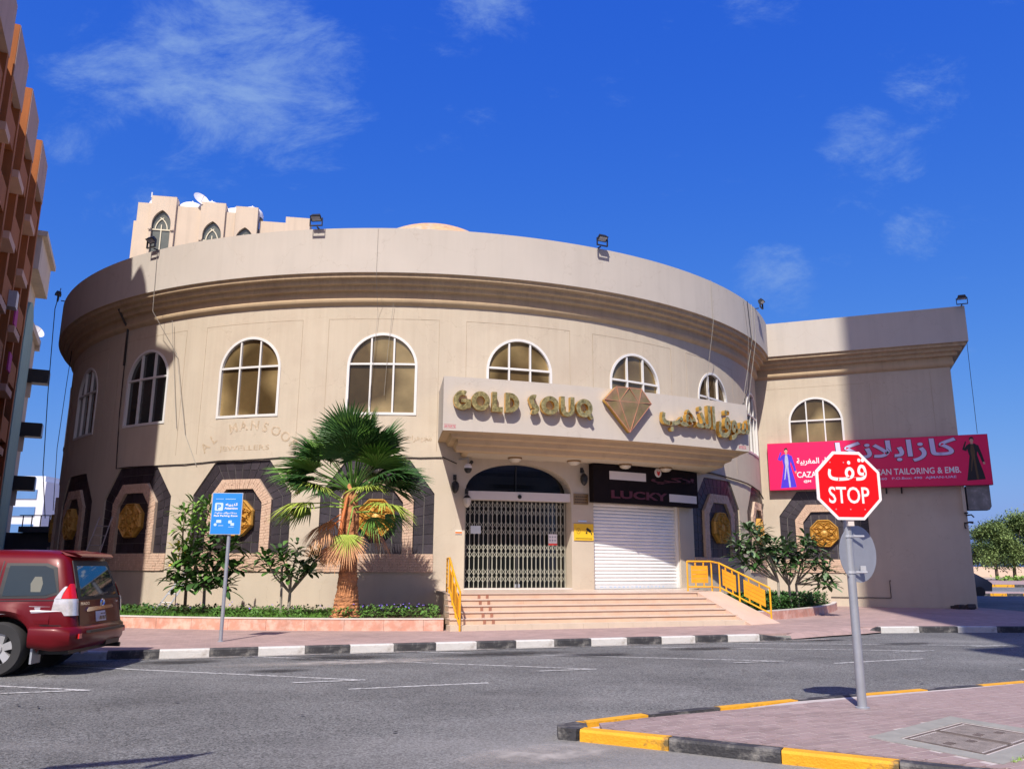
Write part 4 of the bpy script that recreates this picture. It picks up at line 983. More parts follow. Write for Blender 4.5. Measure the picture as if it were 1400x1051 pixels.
# ---- lamps, lanterns and cameras under the canopy
for (x, y), w in zip(((.1, 24.05), (1.9, 24.7), (3.58, 25.55), (5.0, 26.35)), ('leftmost of the oval lamps under the canopy, above the folding gate', 'second oval lamp from the left under the canopy, near the gate arch', 'third oval ceiling lamp from the left, above the black signboard', 'rightmost oval lamp under the canopy, over the right end of the black signboard')):
    t = thing('ceiling_lamp', w, 'lamp', (x, y, 4.76), 'oval lamps under the entrance canopy')
    b = MB(); b.lathe([(.0, 0), (.21, 0), (.215, -.03), (.19, -.04)], 20, at=(x, y, 4.757)); b.build('rim', 'brass', t, 40)
    b = MB(); b.lathe([(.188, -.035), (.165, -.09), (.10, -.13), (0, -.145)], 20, at=(x, y, 4.757)); b.build('shade', 'lamp_glass', t, 60)
def lantern(th, z, label, material, cat='wall lantern'):
    x, y, _ = drum_th(th, z, .16); t = thing('wall_lantern', label, cat, (x, y, z))
    b = MB(drum); b.tube([(th * RW, z + .32, 0), (th * RW, z + .34, .1), (th * RW, z + .28, .16), (th * RW, z + .2, .16)], .018, 6); b.sbox(th * RW - .05, th * RW + .05, z + .24, z + .40, 0, .03); b.build('bracket', 'black_metal', t)
    b = MB(); b.lathe([(0, .22), (.05, .20), (.11, .13), (.125, .12)], 8, at=(x, y, z)); b.build('cap', 'black_metal', t)
    b = MB(); b.lathe([(.105, .12), (.12, .05), (.10, -.06), (.05, -.14), (0, -.17)], 8, at=(x, y, z)); b.build('shade', material, t)
lantern(.1805, 3.45, 'clear glass wall lantern on the left jamb beside the gate arch', 'lamp_glass')
lantern(.1575, 3.86, 'small black wall lantern high at the left corner under the canopy', 'black')
lantern(.417, 4.22, 'black wall lantern above the brass plaque, left of the black signboard', 'black')
x, y, _ = drum_th(.1795, 4.4, .38)
t = thing('dome_camera', 'white and black ball-shaped security camera hanging under the left canopy corner', 'camera', (x, y, 4.4))
b = MB(drum); b.tube([(.165 * RW, 4.72, 0), (.1795 * RW, 4.72, .38), (.1795 * RW, 4.55, .38)], .022); b.build('bracket', 'galv', t)
b = MB(); b.lathe([(0, .14), (.07, .13), (.115, .06), (.12, 0)], 14, at=(x, y, 4.42)); b.build('housing', 'sign_white', t, 50)
b = MB(); b.lathe([(.115, 0), (.105, -.07), (.06, -.13), (0, -.15)], 14, at=(x, y, 4.419)); b.build('lens_dome', 'black', t, 50)
b = MB(drum); b.tube([(.187 * RW, 4.60, .05), (.187 * RW, 4.62, .3)], .05, 8); b.tube([(.187 * RW, 4.62, .3), (.188 * RW, 4.60, .36)], .03, 8); tag(b.build('bullet_camera', 'black'), 'small black tube camera beside the ball camera under the canopy', 'camera')

# ---- GOLD SOUQ letters
def offsets(path, w, closed=False):
    n = len(path); Lp, Rp_ = [], []
    for i in range(n):
        a = path[i - 1] if (i > 0 or closed) else path[i]; c = path[(i + 1) % n] if (i < n - 1 or closed) else path[i]
        p = Vector(path[i]); d1 = (p - Vector(a)); d2 = (Vector(c) - p)
        d1 = d1.normalized() if d1.length > 1e-9 else d2.normalized(); d2 = d2.normalized() if d2.length > 1e-9 else d1
        n1, n2 = Vector((-d1.y, d1.x)), Vector((-d2.y, d2.x)); m_ = n1 + n2; m_ = m_ / max(m_.dot(n1), .3)
        Lp.append(p + m_ * w / 2); Rp_.append(p - m_ * w / 2)
    return Lp, Rp_
def stroke(mb, path, w, d0, d1, closed=False):
    Lp, Rp_ = offsets(path, w, closed); n = len(path)
    A0 = [mb.pt((p.x, p.y, d0)) for p in Lp]; A1 = [mb.pt((p.x, p.y, d1)) for p in Lp]; B0 = [mb.pt((p.x, p.y, d0)) for p in Rp_]; B1_ = [mb.pt((p.x, p.y, d1)) for p in Rp_]
    for i in range(n if closed else n - 1):
        j = (i + 1) % n; mb.m = 0; mb.face([A1[i], B1_[i], B1_[j], A1[j]]); mb.m = 1
        mb.face([A0[i], A1[i], A1[j], A0[j]]); mb.face([B1_[i], B0[i], B0[j], B1_[j]]); mb.face([A0[i], A0[j], B0[j], B0[i]])
    if not closed:
        mb.face([A0[0], B0[0], B1_[0], A1[0]]); mb.face([A0[-1], A1[-1], B1_[-1], B0[-1]])
    mb.m = 0
def arcp(cx, cy, rx, ry, a0, a1, n=16): return [(cx + rx * cos(radians(a0 + (a1 - a0) * k / n)), cy + ry * sin(radians(a0 + (a1 - a0) * k / n))) for k in range(n + 1)]
gs = thing('gold_letters', 'gold foil letters GOLD SOUQ standing off the canopy fascia', 'sign letters', (CP0.x, CP0.y, 5.78))
ZB, Hh, W_ = 5.79, .56, .135; D0, D1 = .06, .21
def ltr(paths):
    b = MB(canopy)
    for i, p in enumerate(paths): stroke(b, p[0], p[1], D0, D1 + .003 * i, closed=len(p) > 2)
    b.build('letter', ['gold_foil', 'gold_side'], gs)
cz = ZB + .28
def ring(cx, rx, ry): return arcp(cx, cz, rx, ry, 0, 360 - 15, 23)
ltr([(arcp(.50, cz, .185, .205, 62, 345, 18), W_), ([(.46, cz - .02), (.725, cz - .02)], .10), ([(.675, cz - .22), (.675, cz - .02)], .10)])
ltr([(ring(1.0, .19, .205), W_, 1)])
ltr([([(1.395, ZB + .56), (1.395, ZB + .07), (1.63, ZB + .07)], .14)])
ltr([([(1.77, ZB), (1.77, ZB + .56)], .13), (arcp(1.83, cz, .205, .21, -90, 90, 12), .14)])
ltr([(arcp(2.55, ZB + .41, .095, .085, 60, 180, 6) + arcp(2.53, ZB + .15, .10, .085, 90, -120, 10)[0:], .135)])
ltr([(ring(3.02, .20, .205), W_, 1)])
ltr([([(3.405, ZB + .57)] + arcp(3.555, ZB + .21, .15, .15, 180, 360, 12) + [(3.705, ZB + .57)], .125)])
ltr([(ring(4.08, .19, .20), W_, 1), ([(4.12, ZB + .20), (4.33, ZB - .02)], .085)])
def gold_text(body, x0, x1, z0, h, label_parent, off=.03):
    b = MB(canopy); vs_, fs = text_outline(body, 1.0, off, .01); n0 = len(b.v)
    add_text(b, body, x0, x1, z0, D0, off=off, ext=D1 - D0, height=h)
    for k, f_ in enumerate(fs):
        zz = [vs_[i][2] for i in f_]; b.mi[len(b.mi) - len(fs) + k] = 0 if min(zz) > 0 else 1
    return b.build('letter', ['gold_foil', 'gold_side'], label_parent)
ga = thing('gold_letters', 'gold Arabic letters at the right end of the canopy fascia', 'sign letters', (CP1.x, CP1.y, 5.7))
gold_text(arabic('الذهب'), 6.68, 8.72, 5.60, .92, ga); gold_text(arabic('سوق'), 8.84, 10.18, 5.52, .93, ga)
# gem emblem: cut facets
gem = thing('gem_emblem', 'large faceted gem-shaped plaque in the middle of the canopy fascia', 'emblem', canopy(5.55, 5.5, .2))
P_ = {'l': (4.74, 6.38), 'tl': (5.14, 6.80), 'tr': (6.0, 6.80), 'r': (6.33, 6.38), 'b': (5.56, 5.46)}
q = [P_['b'], P_['r'], P_['tr'], P_['tl'], P_['l']]
b = MB(canopy); b.prism(q, .02, .18); b.build('body', 'gold_side', gem)
b = MB(canopy); c1, c2 = (5.22, 6.37, .215), (5.88, 6.37, .215); e = .184
T = {k: (v[0], v[1], e) for k, v in P_.items()}; mt = (5.56, 6.80, e)
for tri in ((T['l'], c1, T['tl']), (T['tl'], c1, mt), (mt, c1, c2), (mt, c2, T['tr']), (T['tr'], c2, T['r']), (T['l'], T['b'], c1), (c1, T['b'], c2), (c2, T['b'], T['r'])): b.poly(tri)
b.build('facets', 'gem_face', gem)
b = MB(canopy)
for a, c in ((P_['l'], c1[:2]), (c1[:2], c2[:2]), (c2[:2], P_['r']), (c1[:2], (5.56, 6.80)), (c2[:2], (5.56, 6.80)), (c1[:2], P_['tl']), (c2[:2], P_['tr']), (P_['b'], c1[:2]), (P_['b'], c2[:2])):
    strip(b, a, c, .012, .18, .216 if abs(a[1] - c[1]) < .05 else .217)
for a, c in zip(q, q[1:] + q[:1]): strip(b, a, c, .018, .179, .190)
b.build('facet_edge', 'gem_line', gem)
for (x0, th_) in ((.03, 'left'), (9.85, 'right')):
    b = MB(canopy)
    for z in (5.31, 5.40): b.sbox(x0, x0 + .33, z, z + .008, .0005, .003)
    for k in range(7): b.sbox(x0 + .02 + k * .045, x0 + .045 + k * .045, 5.335 + .01 * (k % 3), 5.375, .0005, .003)
    tag(b.build('stencil_mark', 'pink_edge'), 'tiny faded pink stencil mark at the lower %s corner of the canopy fascia' % th_, 'marking')

# faded outline of a removed shop name on the plaster
gh = thing('ghost_lettering', 'faded outline of removed AL MANSOOR JEWELLERS letters on the plaster', 'lettering', drum_th(-.25, 5.2))
def arc_text(body, sc, zc, R, a0, a1, h, par):
    n = len(body)
    for k, ch in enumerate(body):
        if ch == ' ': continue
        b = MB(drum)
        a = radians(a0 + (a1 - a0) * k / (n - 1)); px_, pz = sc + R * cos(a), zc + R * sin(a); vs_, fs = text_outline(ch, 1.0, .012, .01)
        w = max(v[0] for v in vs_); r = a - pi / 2; n0 = len(b.v); k_ = h / .73
        for v in vs_:
            x, y = (v[0] - w / 2) * k_, v[1] * k_; b.pt((px_ + x * cos(r) - y * sin(r), pz + x * sin(r) + y * cos(r), .006 if v[2] > 0 else .0005))
        for f_ in fs: b.face([n0 + i for i in f_])
        b.build('letter_mark', 'stain_text', par)
arc_text('AL MANSOOR', -.252 * RW, 3.58, 2.05, 134, 46, .30, gh)
b = MB(drum); add_text(b, 'JEWELLERS', -.316 * RW, -.205 * RW, 4.96, .0006, height=.2, ext=.003, off=.01); b.build('letter_mark', 'stain_text', gh)
b = MB(drum); add_text(b, arabic('مجوهرات'), .060 * RW, .112 * RW, 5.2, .0006, height=.24, ext=.003, off=.01); b.build('letter_mark', 'stain_text', gh)

# ---- steps, landing and ramp
stp = thing('entrance_steps', 'five pink marble entrance steps with a landing and a sloping side ramp', 'steps', st(0, 0, .15))
def ul(v): return -.21 + .23 * v
def ur(v): return 7.82 - .29 * v
def stpoly(mb, pts, z0, z1): mb.zprism([st(u, v)[:2] for u, v in pts], z0, z1)
zb = .27; RUN = .33; RISE = .134
b = MB()
nb = 12
for k in range(nb):
    u0 = ul(0) + (ur(0) - ul(0)) * k / nb; u1 = ul(0) + (ur(0) - ul(0)) * (k + 1) / nb
    b = MB(); stpoly(b, [(u0 + .003, -.02), (u1 - .003, -.02), (u1 - .003, .36), (u0 + .003, .36)], .15, zb); b.build('base_slab', 'marble_base', stp)
for k in range(5):
    v = RUN * (k + 1) - .03; z0 = zb + RISE * k; z1 = z0 + RISE; va = v; vb = v + RUN + .06
    u_splits = [ul(v)]; x = ul(v)
    rr = random.Random(k + 3)
    while x < ur(v) - 2.2: x += rr.uniform(1.5, 2.1); u_splits.append(x)
    u_splits.append(ur(v))
    for a, c in zip(u_splits[:-1], u_splits[1:]):
        b = MB(); stpoly(b, [(a + .002, va), (c - .002, va), (c - .002, vb), (a + .002, vb)], z0 + .001, z1 - .034); b.build('riser', 'marble', stp)
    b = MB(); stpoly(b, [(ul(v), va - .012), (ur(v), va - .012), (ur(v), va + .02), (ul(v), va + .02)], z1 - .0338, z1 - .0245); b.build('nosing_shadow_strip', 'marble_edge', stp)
    if k < 4: b = MB(); stpoly(b, [(ul(v), va - .025), (ur(v), va - .025), (ur(v), vb), (ul(v), vb)], z1 - .0242, z1); b.build('tread', 'marble_tread', stp)
    for off_ in (.62, .84):
        uu = off_ + .2 * v; b = MB(); stpoly(b, [(uu, va - .014), (uu + .07, va - .014), (uu + .07, va + .01), (uu, va + .01)], z0 + .003, z1 - .0345); b.build('brown_strip', 'marble_edge', stp)
vt = RUN * 5 - .055
b = MB(); stpoly(b, [(ul(vt), vt), (7.35, vt), (8.25, 1.8), (8.45, 2.4), (8.9, 4.6), (10.5, 6.1), (6, 6.5), (.9, 6.5)], .9158, .94); b.build('landing', 'marble_tread', stp)
b = MB(); stpoly(b, [(ul(vt) + .004, vt + .03), (7.30, vt + .03), (8.22, 1.83), (8.42, 2.4), (8.86, 4.6), (10.4, 6.0), (6, 6.4), (.95, 6.4)], .15, .9156); b.build('landing_base', 'marble_base', stp)
# ramp surface
b = MB(); A_ = [st(7.80, -.22, .165), st(9.02, .22, .165), st(8.27, 1.80, .936), st(7.36, 1.60, .936)]; B_ = [(p[0], p[1], .14) for p in A_]
i = [b.pt(p) for p in A_ + B_]; b.face(i[:4]); 
for k in range(4): b.face([i[k], i[4 + k], i[4 + (k + 1) % 4], i[(k + 1) % 4]])
b.build('ramp', 'ramp_stone', stp)

# ---- yellow handrails
def rail_run(root, pts, hgt, panels=True, base=.12):
    R = .024
    tops = [(*st(u, v)[:2], z + hgt) for u, v, z in pts]; lows = [(*st(u, v)[:2], z + base) for u, v, z in pts]
    b = MB(); b.tube(tops, .027, 8); b.build('top_rail', 'yellow_rail', root, 50)
    b = MB(); b.tube(lows, .022, 8); b.build('bottom_rail', 'yellow_rail', root, 50)
    for (u, v, z), tp in zip(pts, tops): b = MB(); b.tube([(tp[0], tp[1], z - .02), (tp[0], tp[1], tp[2])], R, 8); b.build('post', 'yellow_rail', root, 50)
    for (a, c) in zip(pts[:-1], pts[1:]):
        pa, pc = Vector((*st(a[0], a[1])[:2], a[2])), Vector((*st(c[0], c[1])[:2], c[2])); Lh = (pc.xy - pa.xy).length
        if Lh < .3: continue
        dr = (pc - pa); nrm = Vector((-(pc - pa).y, (pc - pa).x, 0)).normalized()
        def fp(t, h, d): p = pa + dr * t + nrm * d; return (p.x, p.y, p.z + h)
        if panels:
            pb = MB(fp); t0, t1 = .16, .84; pb.box(t0, t1, .999, 1, 0, 0) if False else None
            b = MB(lambda t, h, d: fp(t, h, d)); b.sbox(t0, t0 + .03, base + .11, hgt - .12, -.014, .014); pf = b.build('infill_panel', 'yellow_rail', root); b = MB(fp); b.sbox(t1 - .03, t1, base + .11, hgt - .12, -.0141, .0141); b.build('panel_upright', 'yellow_rail', pf)
            n = 4; h0, h1 = base + .11, hgt - .12
            for k in range(n):
                b = MB(fp); za = h0 + (h1 - h0) * k / n; zc = h0 + (h1 - h0) * (k + 1) / n; b.sbox(t0 + .031, t1 - .031, za + .004, zc - .004, -.010, .010); b.build('board', 'rail_wood', pf)
            for t in (.33, .67):
                w = .018 / max(Lh, .1); b = MB(fp); b.sbox(t - w, t + w, base, h0, -.012, .012); b.build('spacer', 'yellow_rail', root); b = MB(fp); b.sbox(t - w, t + w, h1, hgt, -.012, .012); b.build('spacer', 'yellow_rail', root)
rl = thing('handrail', 'yellow metal handrail with board panels down the right side of the ramp', 'handrail', st(8.9, .5, .2), 'yellow handrails of the entrance')
rail_run(rl, [(7.52, 2.35, .94), (8.30, 2.30, .94)], .84); rail_run(rl, [(8.24, 1.80, .93), (8.50, 1.25, .67), (8.90, .42, .27)], .80)
b = MB(); b.tube([(*st(8.30, 2.30)[:2], 1.78), (*st(8.24, 1.80)[:2], 1.73)], .027, 8); b.tube([(*st(8.30, 2.30)[:2], 1.06), (*st(8.24, 1.80)[:2], 1.05)], .022, 8); b.build('joining_rail', 'yellow_rail', rl, 50)
rl = thing('handrail', 'yellow metal handrail seen end-on at the left side of the steps', 'handrail', st(0, 0, .15), 'yellow handrails of the entrance')
rail_run(rl, [(0, -.08, .15), (.07, .55, .40), (.15, 1.15, .66), (.23, 1.75, .94), (.42, 2.7, .94)], .87, panels=False)
for (a, c) in (((.02, .1, .25), (.06, .5, .42)), ((.09, .65, .5), (.14, 1.05, .62)), ((.17, 1.25, .75), (.22, 1.65, .92))):
    b = MB(); pa, pc = Vector(st(*a)), Vector(st(*c)); n_ = Vector((KU.x, KU.y, 0)) * .012
    i = [b.pt(p) for p in (pa + Vector((0, 0, .2)) - n_, pc + Vector((0, 0, .2)) - n_, pc + Vector((0, 0, .62)) - n_, pa + Vector((0, 0, .62)) - n_, pa + Vector((0, 0, .2)) + n_, pc + Vector((0, 0, .2)) + n_, pc + Vector((0, 0, .62)) + n_, pa + Vector((0, 0, .62)) + n_)]
    for q in ((0, 1, 2, 3), (4, 7, 6, 5), (0, 4, 5, 1), (3, 2, 6, 7), (0, 3, 7, 4), (1, 5, 6, 2)): b.face([i[k] for k in q])
    b.build('infill_panel', 'rail_wood', rl)

# ================================================================== PLANTERS
def ringmap(R): return lambda s, z, d: (CX + (R + d) * sin(s / R), CY - (R + d) * cos(s / R), z)
pl = thing('planter', 'long low planter faced with pink marble tiles, left of the entrance steps', 'planter', (CX - 4, CY - 19.7, .15))
Rm = ringmap(20.15); n = 0; th = -.66
while th < .128:
    t1 = min(th + .045, .128); b = MB(Rm); b.sbox(th * 20.15 + .003, t1 * 20.15 - .003, .15, .40, -.16, 0, .5); b.build('tile_slab', 'planter_tile', pl); th = t1 if t1 < .128 else 1
b = MB(Rm); b.sbox(-.66 * 20.15, .128 * 20.15, .401, .425, -.17, .012, .4); b.build('coping', 'planter_cap', pl)
b = MB(); pts = [(CX + 20.0 * sin(a), CY - 20.0 * cos(a)) for a in [-.66 + .788 * k / 24 for k in range(25)]] + [(CX + 15.4 * sin(a), CY - 15.4 * cos(a)) for a in [.16 - .82 * k / 24 for k in range(25)]]
b.zprism(pts, .15, .375); tag(b.build('planting_soil', 'soil', pl), kind='stuff')
pr = thing('planter', 'curved low marble-faced planter between the yellow ramp rail and the wing', 'planter', (8, 25, .15))
def rp(a):
    R = 19.35 - (a - .60) / .52 * 1.15; return (CX + R * sin(a), CY - R * cos(a))
seq = [rp(.585 + .5 * k / 16) for k in range(17)]
for k in range(16):
    a, c = Vector(seq[k]), Vector(seq[k + 1]); d = (c - a).normalized(); n_ = Vector((-d.y, d.x)) * .16
    if n_.dot(Vector((CX, CY)) - a) < 0: n_ = -n_
    b = MB(); e = d * .003; b.zprism([tuple(a + e), tuple(c - e), tuple(c - e + n_), tuple(a + e + n_)], .15, .385); b.build('tile_slab', 'planter_tile', pr)
    b = MB(); b.zprism([tuple(a), tuple(c), tuple(c + n_), tuple(a + n_)], .386, .41); b.build('coping', 'planter_cap', pr)
b = MB(); b.zprism([(x, y + .05) for x, y in seq] + [(CX + 15.5 * sin(a), CY - 15.5 * cos(a)) for a in (1.14, 1.0, .9, .8, .72, .66)] + [st(9.0, 4.2)[:2], st(8.6, 2.2)[:2]], .15, .36); tag(b.build('planting_soil', 'soil', pr), kind='stuff')

# ================================================================== SIGNS IN THE STREET
def xz(ox, oy, ang=0.0):
    """upright plane facing the road: s to the right, z up, d towards the viewer"""
    return lambda s, z, d: (ox + s * cos(ang) + d * sin(ang), oy + s * sin(ang) - d * cos(ang), z)
sp = thing('stop_sign', 'red octagonal STOP sign with Arabic writing on a grey pole on the pink island', 'stop sign', (3.75, 9.2, .15))
b = MB(); b.lathe([(0, .15), (.075, .15), (.075, .165), (.05, .17)], 14, at=(3.75, 9.2, 0)); b.lathe([(.048, .15), (.046, 1.0), (.044, 2.14), (0, 2.14)], 14, at=(3.75, 9.2, 0)); b.build('pole', 'galv', sp, 50)
sf = xz(3.765, 9.12, .12); R8 = .380 / cos(pi / 8)
def octp(r, cx=0, cz=2.505): return [(cx + r * cos(pi / 8 + k * pi / 4), cz + r * sin(pi / 8 + k * pi / 4)) for k in range(8)]
b = MB(sf); b.prism(octp(R8), 0, .012); plate = b.build('sign_plate', 'sign_white', sp)
b = MB(sf); b.prism(octp(R8 * .915), .0121, .0145, cap0=False); b.build('red_field', 'stop_red', plate)
b = MB(sf); add_text(b, 'STOP', -.245, .235, 2.305, .0148, off=.012, height=.185, ext=.0015); b.build('lettering', 'sign_white', plate)
b = MB(sf); add_text(b, arabic('قف'), -.235, .225, 2.555, .0148, off=.012, height=.255, ext=.0015); b.build('lettering', 'sign_white', plate)
for x, z in ((-.17, 2.24), (0, 2.24), (.17, 2.24), (-.2, 2.76), (-.04, 2.76)):
    b = MB(sf); b.lathe([(0, .003), (.006, .002), (.008, 0)], 8, at=(x, z, .0147)); b.build('rivet', 'galv', plate)
b = MB(sf); b.sbox(-.035, .035, 2.06, 2.16, -.055, -.001); b.build('bracket', 'beam', sp)
ds = thing('round_sign', 'round grey sign seen from behind on the stop sign pole', 'road sign', (3.80, 9.25, 1.75))
dr_ = Matrix.Rotation(radians(30), 4, 'Z') @ Matrix.Rotation(pi / 2, 4, 'X')
b = MB(); b.lathe([(0, 0), (.30, 0), (.31, .006), (.31, .012), (0, .013)], 36, at=(3.865, 9.27, 1.76), rot=dr_); b.build('disc', 'galv', ds)
for z in (1.56, 1.95):
    b = MB(); b.lathe([(.05, -.012), (.054, -.012), (.054, .012), (.05, .012)], 14, at=(3.75, 9.2, z)); b.tube([(3.79, 9.19, z), (3.93, 9.21, z)], .013, 6); b.build('clamp', 'galv_light', ds)
b = MB(); b.box(3.86, 3.92, 9.2, 9.23, 1.575, 1.63); b.build('label_plate', 'galv_light', ds)

sp.location = (3.877, 9.513, .10); sp.scale = (1.034,) * 3; ds.location = (3.929, 9.565, 1.755); ds.scale = (1.034,) * 3
bp = thing('parking_sign', 'blue paid parking information sign on a grey post beside the kerb', 'sign', (-5.63, 16.53, .15))
b = MB(); b.lathe([(.06, .15), (.06, .16), (.036, .165), (.036, 2.98), (0, 2.98)], 12, at=(-5.66, 16.58, 0)); b.build('post', 'galv', bp, 50)
bf = xz(-5.725, 16.52, .03)
b = MB(bf); b.prism([(-.305, 2.20), (.305, 2.20), (.305, 3.03), (-.305, 3.03)], -.012, 0); pb = b.build('sign_plate', 'galv_light', bp)
b = MB(bf); b.prism([(-.293, 2.212), (.293, 2.212), (.293, 3.018), (-.293, 3.018)], .0003, .003, cap0=False); b.build('blue_field', 'sign_blue', pb)
def rrect(x0, x1, z0, z1, r, n=4):
    o = []
    for cx_, cz_, a0 in ((x1 - r, z1 - r, 0), (x0 + r, z1 - r, 90), (x0 + r, z0 + r, 180), (x1 - r, z0 + r, 270)):
        for k in range(n + 1): a = radians(a0 + 90 * k / n); o.append((cx_ + r * cos(a), cz_ + r * sin(a)))
    return o
b = MB(bf); b.prism(rrect(-.24, -.075, 2.67, 2.83, .025), .0032, .0045, cap0=False); pw = b.build('symbol', 'sign_pale', pb)
b = MB(bf); add_text(b, 'P', -.195, -.118, 2.70, .0047, off=.02, height=.10); b.build('symbol', 'sign_blue', pw)
b = MB(bf); add_text(b, arabic('تنبيه'), -.03, .21, 2.755, .0032, off=.03, height=.07, ext=.001); add_text(b, 'Attention', -.045, .215, 2.70, .0032, off=.03, height=.045, ext=.001)
add_text(b, arabic('منطقة مواقف مدفوعة'), -.235, .205, 2.60, .0032, off=.02, height=.05, ext=.001); add_text(b, 'Paid Parking Zone', -.245, .225, 2.545, .0032, off=.03, height=.045, ext=.001)
b.build('lettering', 'sign_white', pb)
b = MB(bf)
b.prism(rrect(-.19, -.09, 2.43, 2.49, .012), .0032, .0045, cap0=False); b.prism(rrect(.05, .12, 2.42, 2.48, .01), .0032, .0045, cap0=False); b.prism(rrect(.10, .17, 2.375, 2.43, .01), .0046, .0056, cap0=False)
for k in range(5): b.sbox(-.14 + k * .02, -.127 + k * .02, 2.37, 2.385, .0032, .0042)
b.prism([(-.235 + .03 + .03 * cos(a), 2.365 + .03 + .03 * sin(a)) for a in [k * pi / 5 for k in range(10)]], .0032, .0045, cap0=False)
for k in range(6): b.sbox(.06 + k * .018, .072 + k * .018, 2.345, 2.355, .0032, .0042)
for k in range(8): b.sbox(-.23 + k * .02, -.218 + k * .02, 2.90, 2.912, .0032, .0042); b.sbox(-.04 + k * .026, -.02 + k * .026, 2.90, 2.912, .0032, .0042)
b.build('symbol', 'sign_pale', pb)

# ---- magenta shop board on the wing
sb_ = thing('shop_signboard', 'long magenta tailoring shop board with two dressed figures on the straight wing', 'sign', wing(3, 4.7, .3))
X0, X1, Y0, Y1 = -.95, 7.14, 4.72, 6.66
b = MB(wing); b.sbox(X0, X1, Y0, Y1, .03, .30, 20); b.build('board_box', 'pink_edge', sb_)
b = MB(wing); b.sbox(X0 + .02, X1 - .02, Y0 + .02, Y1 - .02, .3003, .306, 20); face_ = b.build('board_face', 'pink_board', sb_)
fl = lambda s, z, d: wing(-s, z, d)          # letters run from left to right, s grows to the left on the wing
def wtext(body, xl, xr, z0, h, mat_, off, d=.3065, ext=.002):
    b = MB(fl); add_text(b, body, -xl, -xr, z0, d, off=off, height=h, ext=ext); b.build('lettering', mat_, face_)
big = arabic('كازابلانكا')
wtext(big, 4.53, .11, 5.675, .92, 'black_print', .040); wtext(big, 4.50, .14, 5.70, .88, 'lilac_print', .024, .3092)
wtext(arabic('للأزياء المغربية'), 6.02, 4.45, 5.70, .38, 'white_print', .02)
wtext('CAZABLANCA MOROCCAN TAILORING & EMB.', 6.04, .08, 5.21, .24, 'white_print', .012)
wtext('445560   P.O.Box: 490  AJMAN-UAE', 3.30, .26, 4.99, .12, 'lilac_print', .012); wtext('@M', 5.80, 5.52, 4.99, .12, 'white_print', .02)
def figure(sc, z0, H, dress, trim, flip):
    """a printed figure: flat colour shapes on the board"""
    def F(pts, m_, d): b = MB(fl); b.prism([(-(sc) + x * H * flip, z0 + y * H) for x, y in pts], d, d + .0012, cap0=False); b.build('printed_figure', m_, face_)
    F([(-.17, 0), (.20, .02), (.17, .2), (.11, .45), (.085, .58), (.10, .66), (.12, .78), (.06, .83), (-.05, .83), (-.11, .79), (-.085, .62), (-.07, .55), (-.12, .25)], dress, .3064)
    F([(.09, .80), (.13, .79), (.19, .55), (.22, .40), (.17, .39), (.14, .52), (.085, .68)], dress, .3078)
    F([(.18, .41), (.22, .41), (.225, .36), (.19, .35)], 'skin_print', .308)
    F([(-.10, .80), (-.06, .81), (-.12, .66), (-.20, .70), (-.13, .88), (-.10, .88), (-.15, .73)], dress, .3092)
    F([(-.02, .81), (.03, .81), (.05, .66), (.04, .52), (.07, .02), (.03, .02), (.0, .5), (-.05, .22), (-.075, .2), (-.03, .52), (-.04, .66)], trim, .3094)
    F([(-.02, .82), (.03, .82), (.025, .87), (-.015, .87)], 'skin_print', .3096)
    F([(.005 + .038 * cos(a), .905 + .05 * sin(a)) for a in [k * pi / 6 for k in range(12)]], 'skin_print', .3108)
    F([(-.04, .90), (-.04, .95), (-.01, .985), (.03, .985), (.05, .94), (.048, .89), (.03, .94), (-.01, .945)], 'black_print', .3122)
figure(6.42, 4.80, 1.68, 'blue_print', 'silver_print', 1); figure(-.38, 4.90, 1.70, 'black_print', 'brass_text', 1)
b = MB(wing)
for x in (2.75, 2.2): b.tube([(x, 4.74, .12), (x, 4.62, .12), (x, 4.5, .06)], .03, 6)
tag(b.build('spotlight_bracket', 'black'), 'pair of black brackets below the magenta board', 'bracket')
# sheet-metal box under the right end of the board
b = MB(wing); b.prism([(-.10, 3.82), (-.84, 3.98), (-.84, 4.72), (-.10, 4.72)][::-1], .02, -.62) if False else None
bx = thing('metal_box', 'weathered grey sheet-metal box hanging below the right end of the magenta board', 'metal box', wing(-.4, 3.9, -.2))
b = MB(wing); b.prism([(-.05, 3.80), (-.05, 4.71), (-.83, 4.71), (-.83, 3.92), (-.76, 3.80)], -.45, .16); b.build('casing', 'ac_metal', bx)
b = MB(wing); b.sbox(.01, .13, 3.72, 4.71, .0, .12); b.build('duct', 'stucco', bx)
b = MB(wing); b.sbox(-.02, .10, 3.66, 3.72, .02, .14); b.tube([(.05, 3.6, .08), (-.12, 3.62, .12), (-.2, 3.52, .14)], .03, 6); tag(b.build('wall_camera', 'black_metal'), 'dark wall camera just below the sheet-metal box at the wing corner', 'camera')
b = MB(wing); b.tube([(.12, 3.30, .05), (-.02, 3.34, .14), (-.14, 3.32, .2)], [.02, .035, .05], 7); b.tube([(.12, 3.34, .04), (.14, 3.18, .06), (.10, 3.10, .07)], .025, 6); tag(b.build('wall_camera', 'black_metal'), 'lower of the two dark wall cameras at the wing corner', 'camera')
b = MB(wing); b.tube([(2.94, 1.14, .06), (2.90, 1.16, .03), (2.93, 1.10, .03), (2.93, .52, .03), (2.93, .50, .03), (5.1, .50, .03)], .014, 6); tag(b.build('wall_pipe', 'cable'), 'thin dark pipe running along the foot of the wing wall', 'pipe')
b = MB(); rr = random.Random(9)
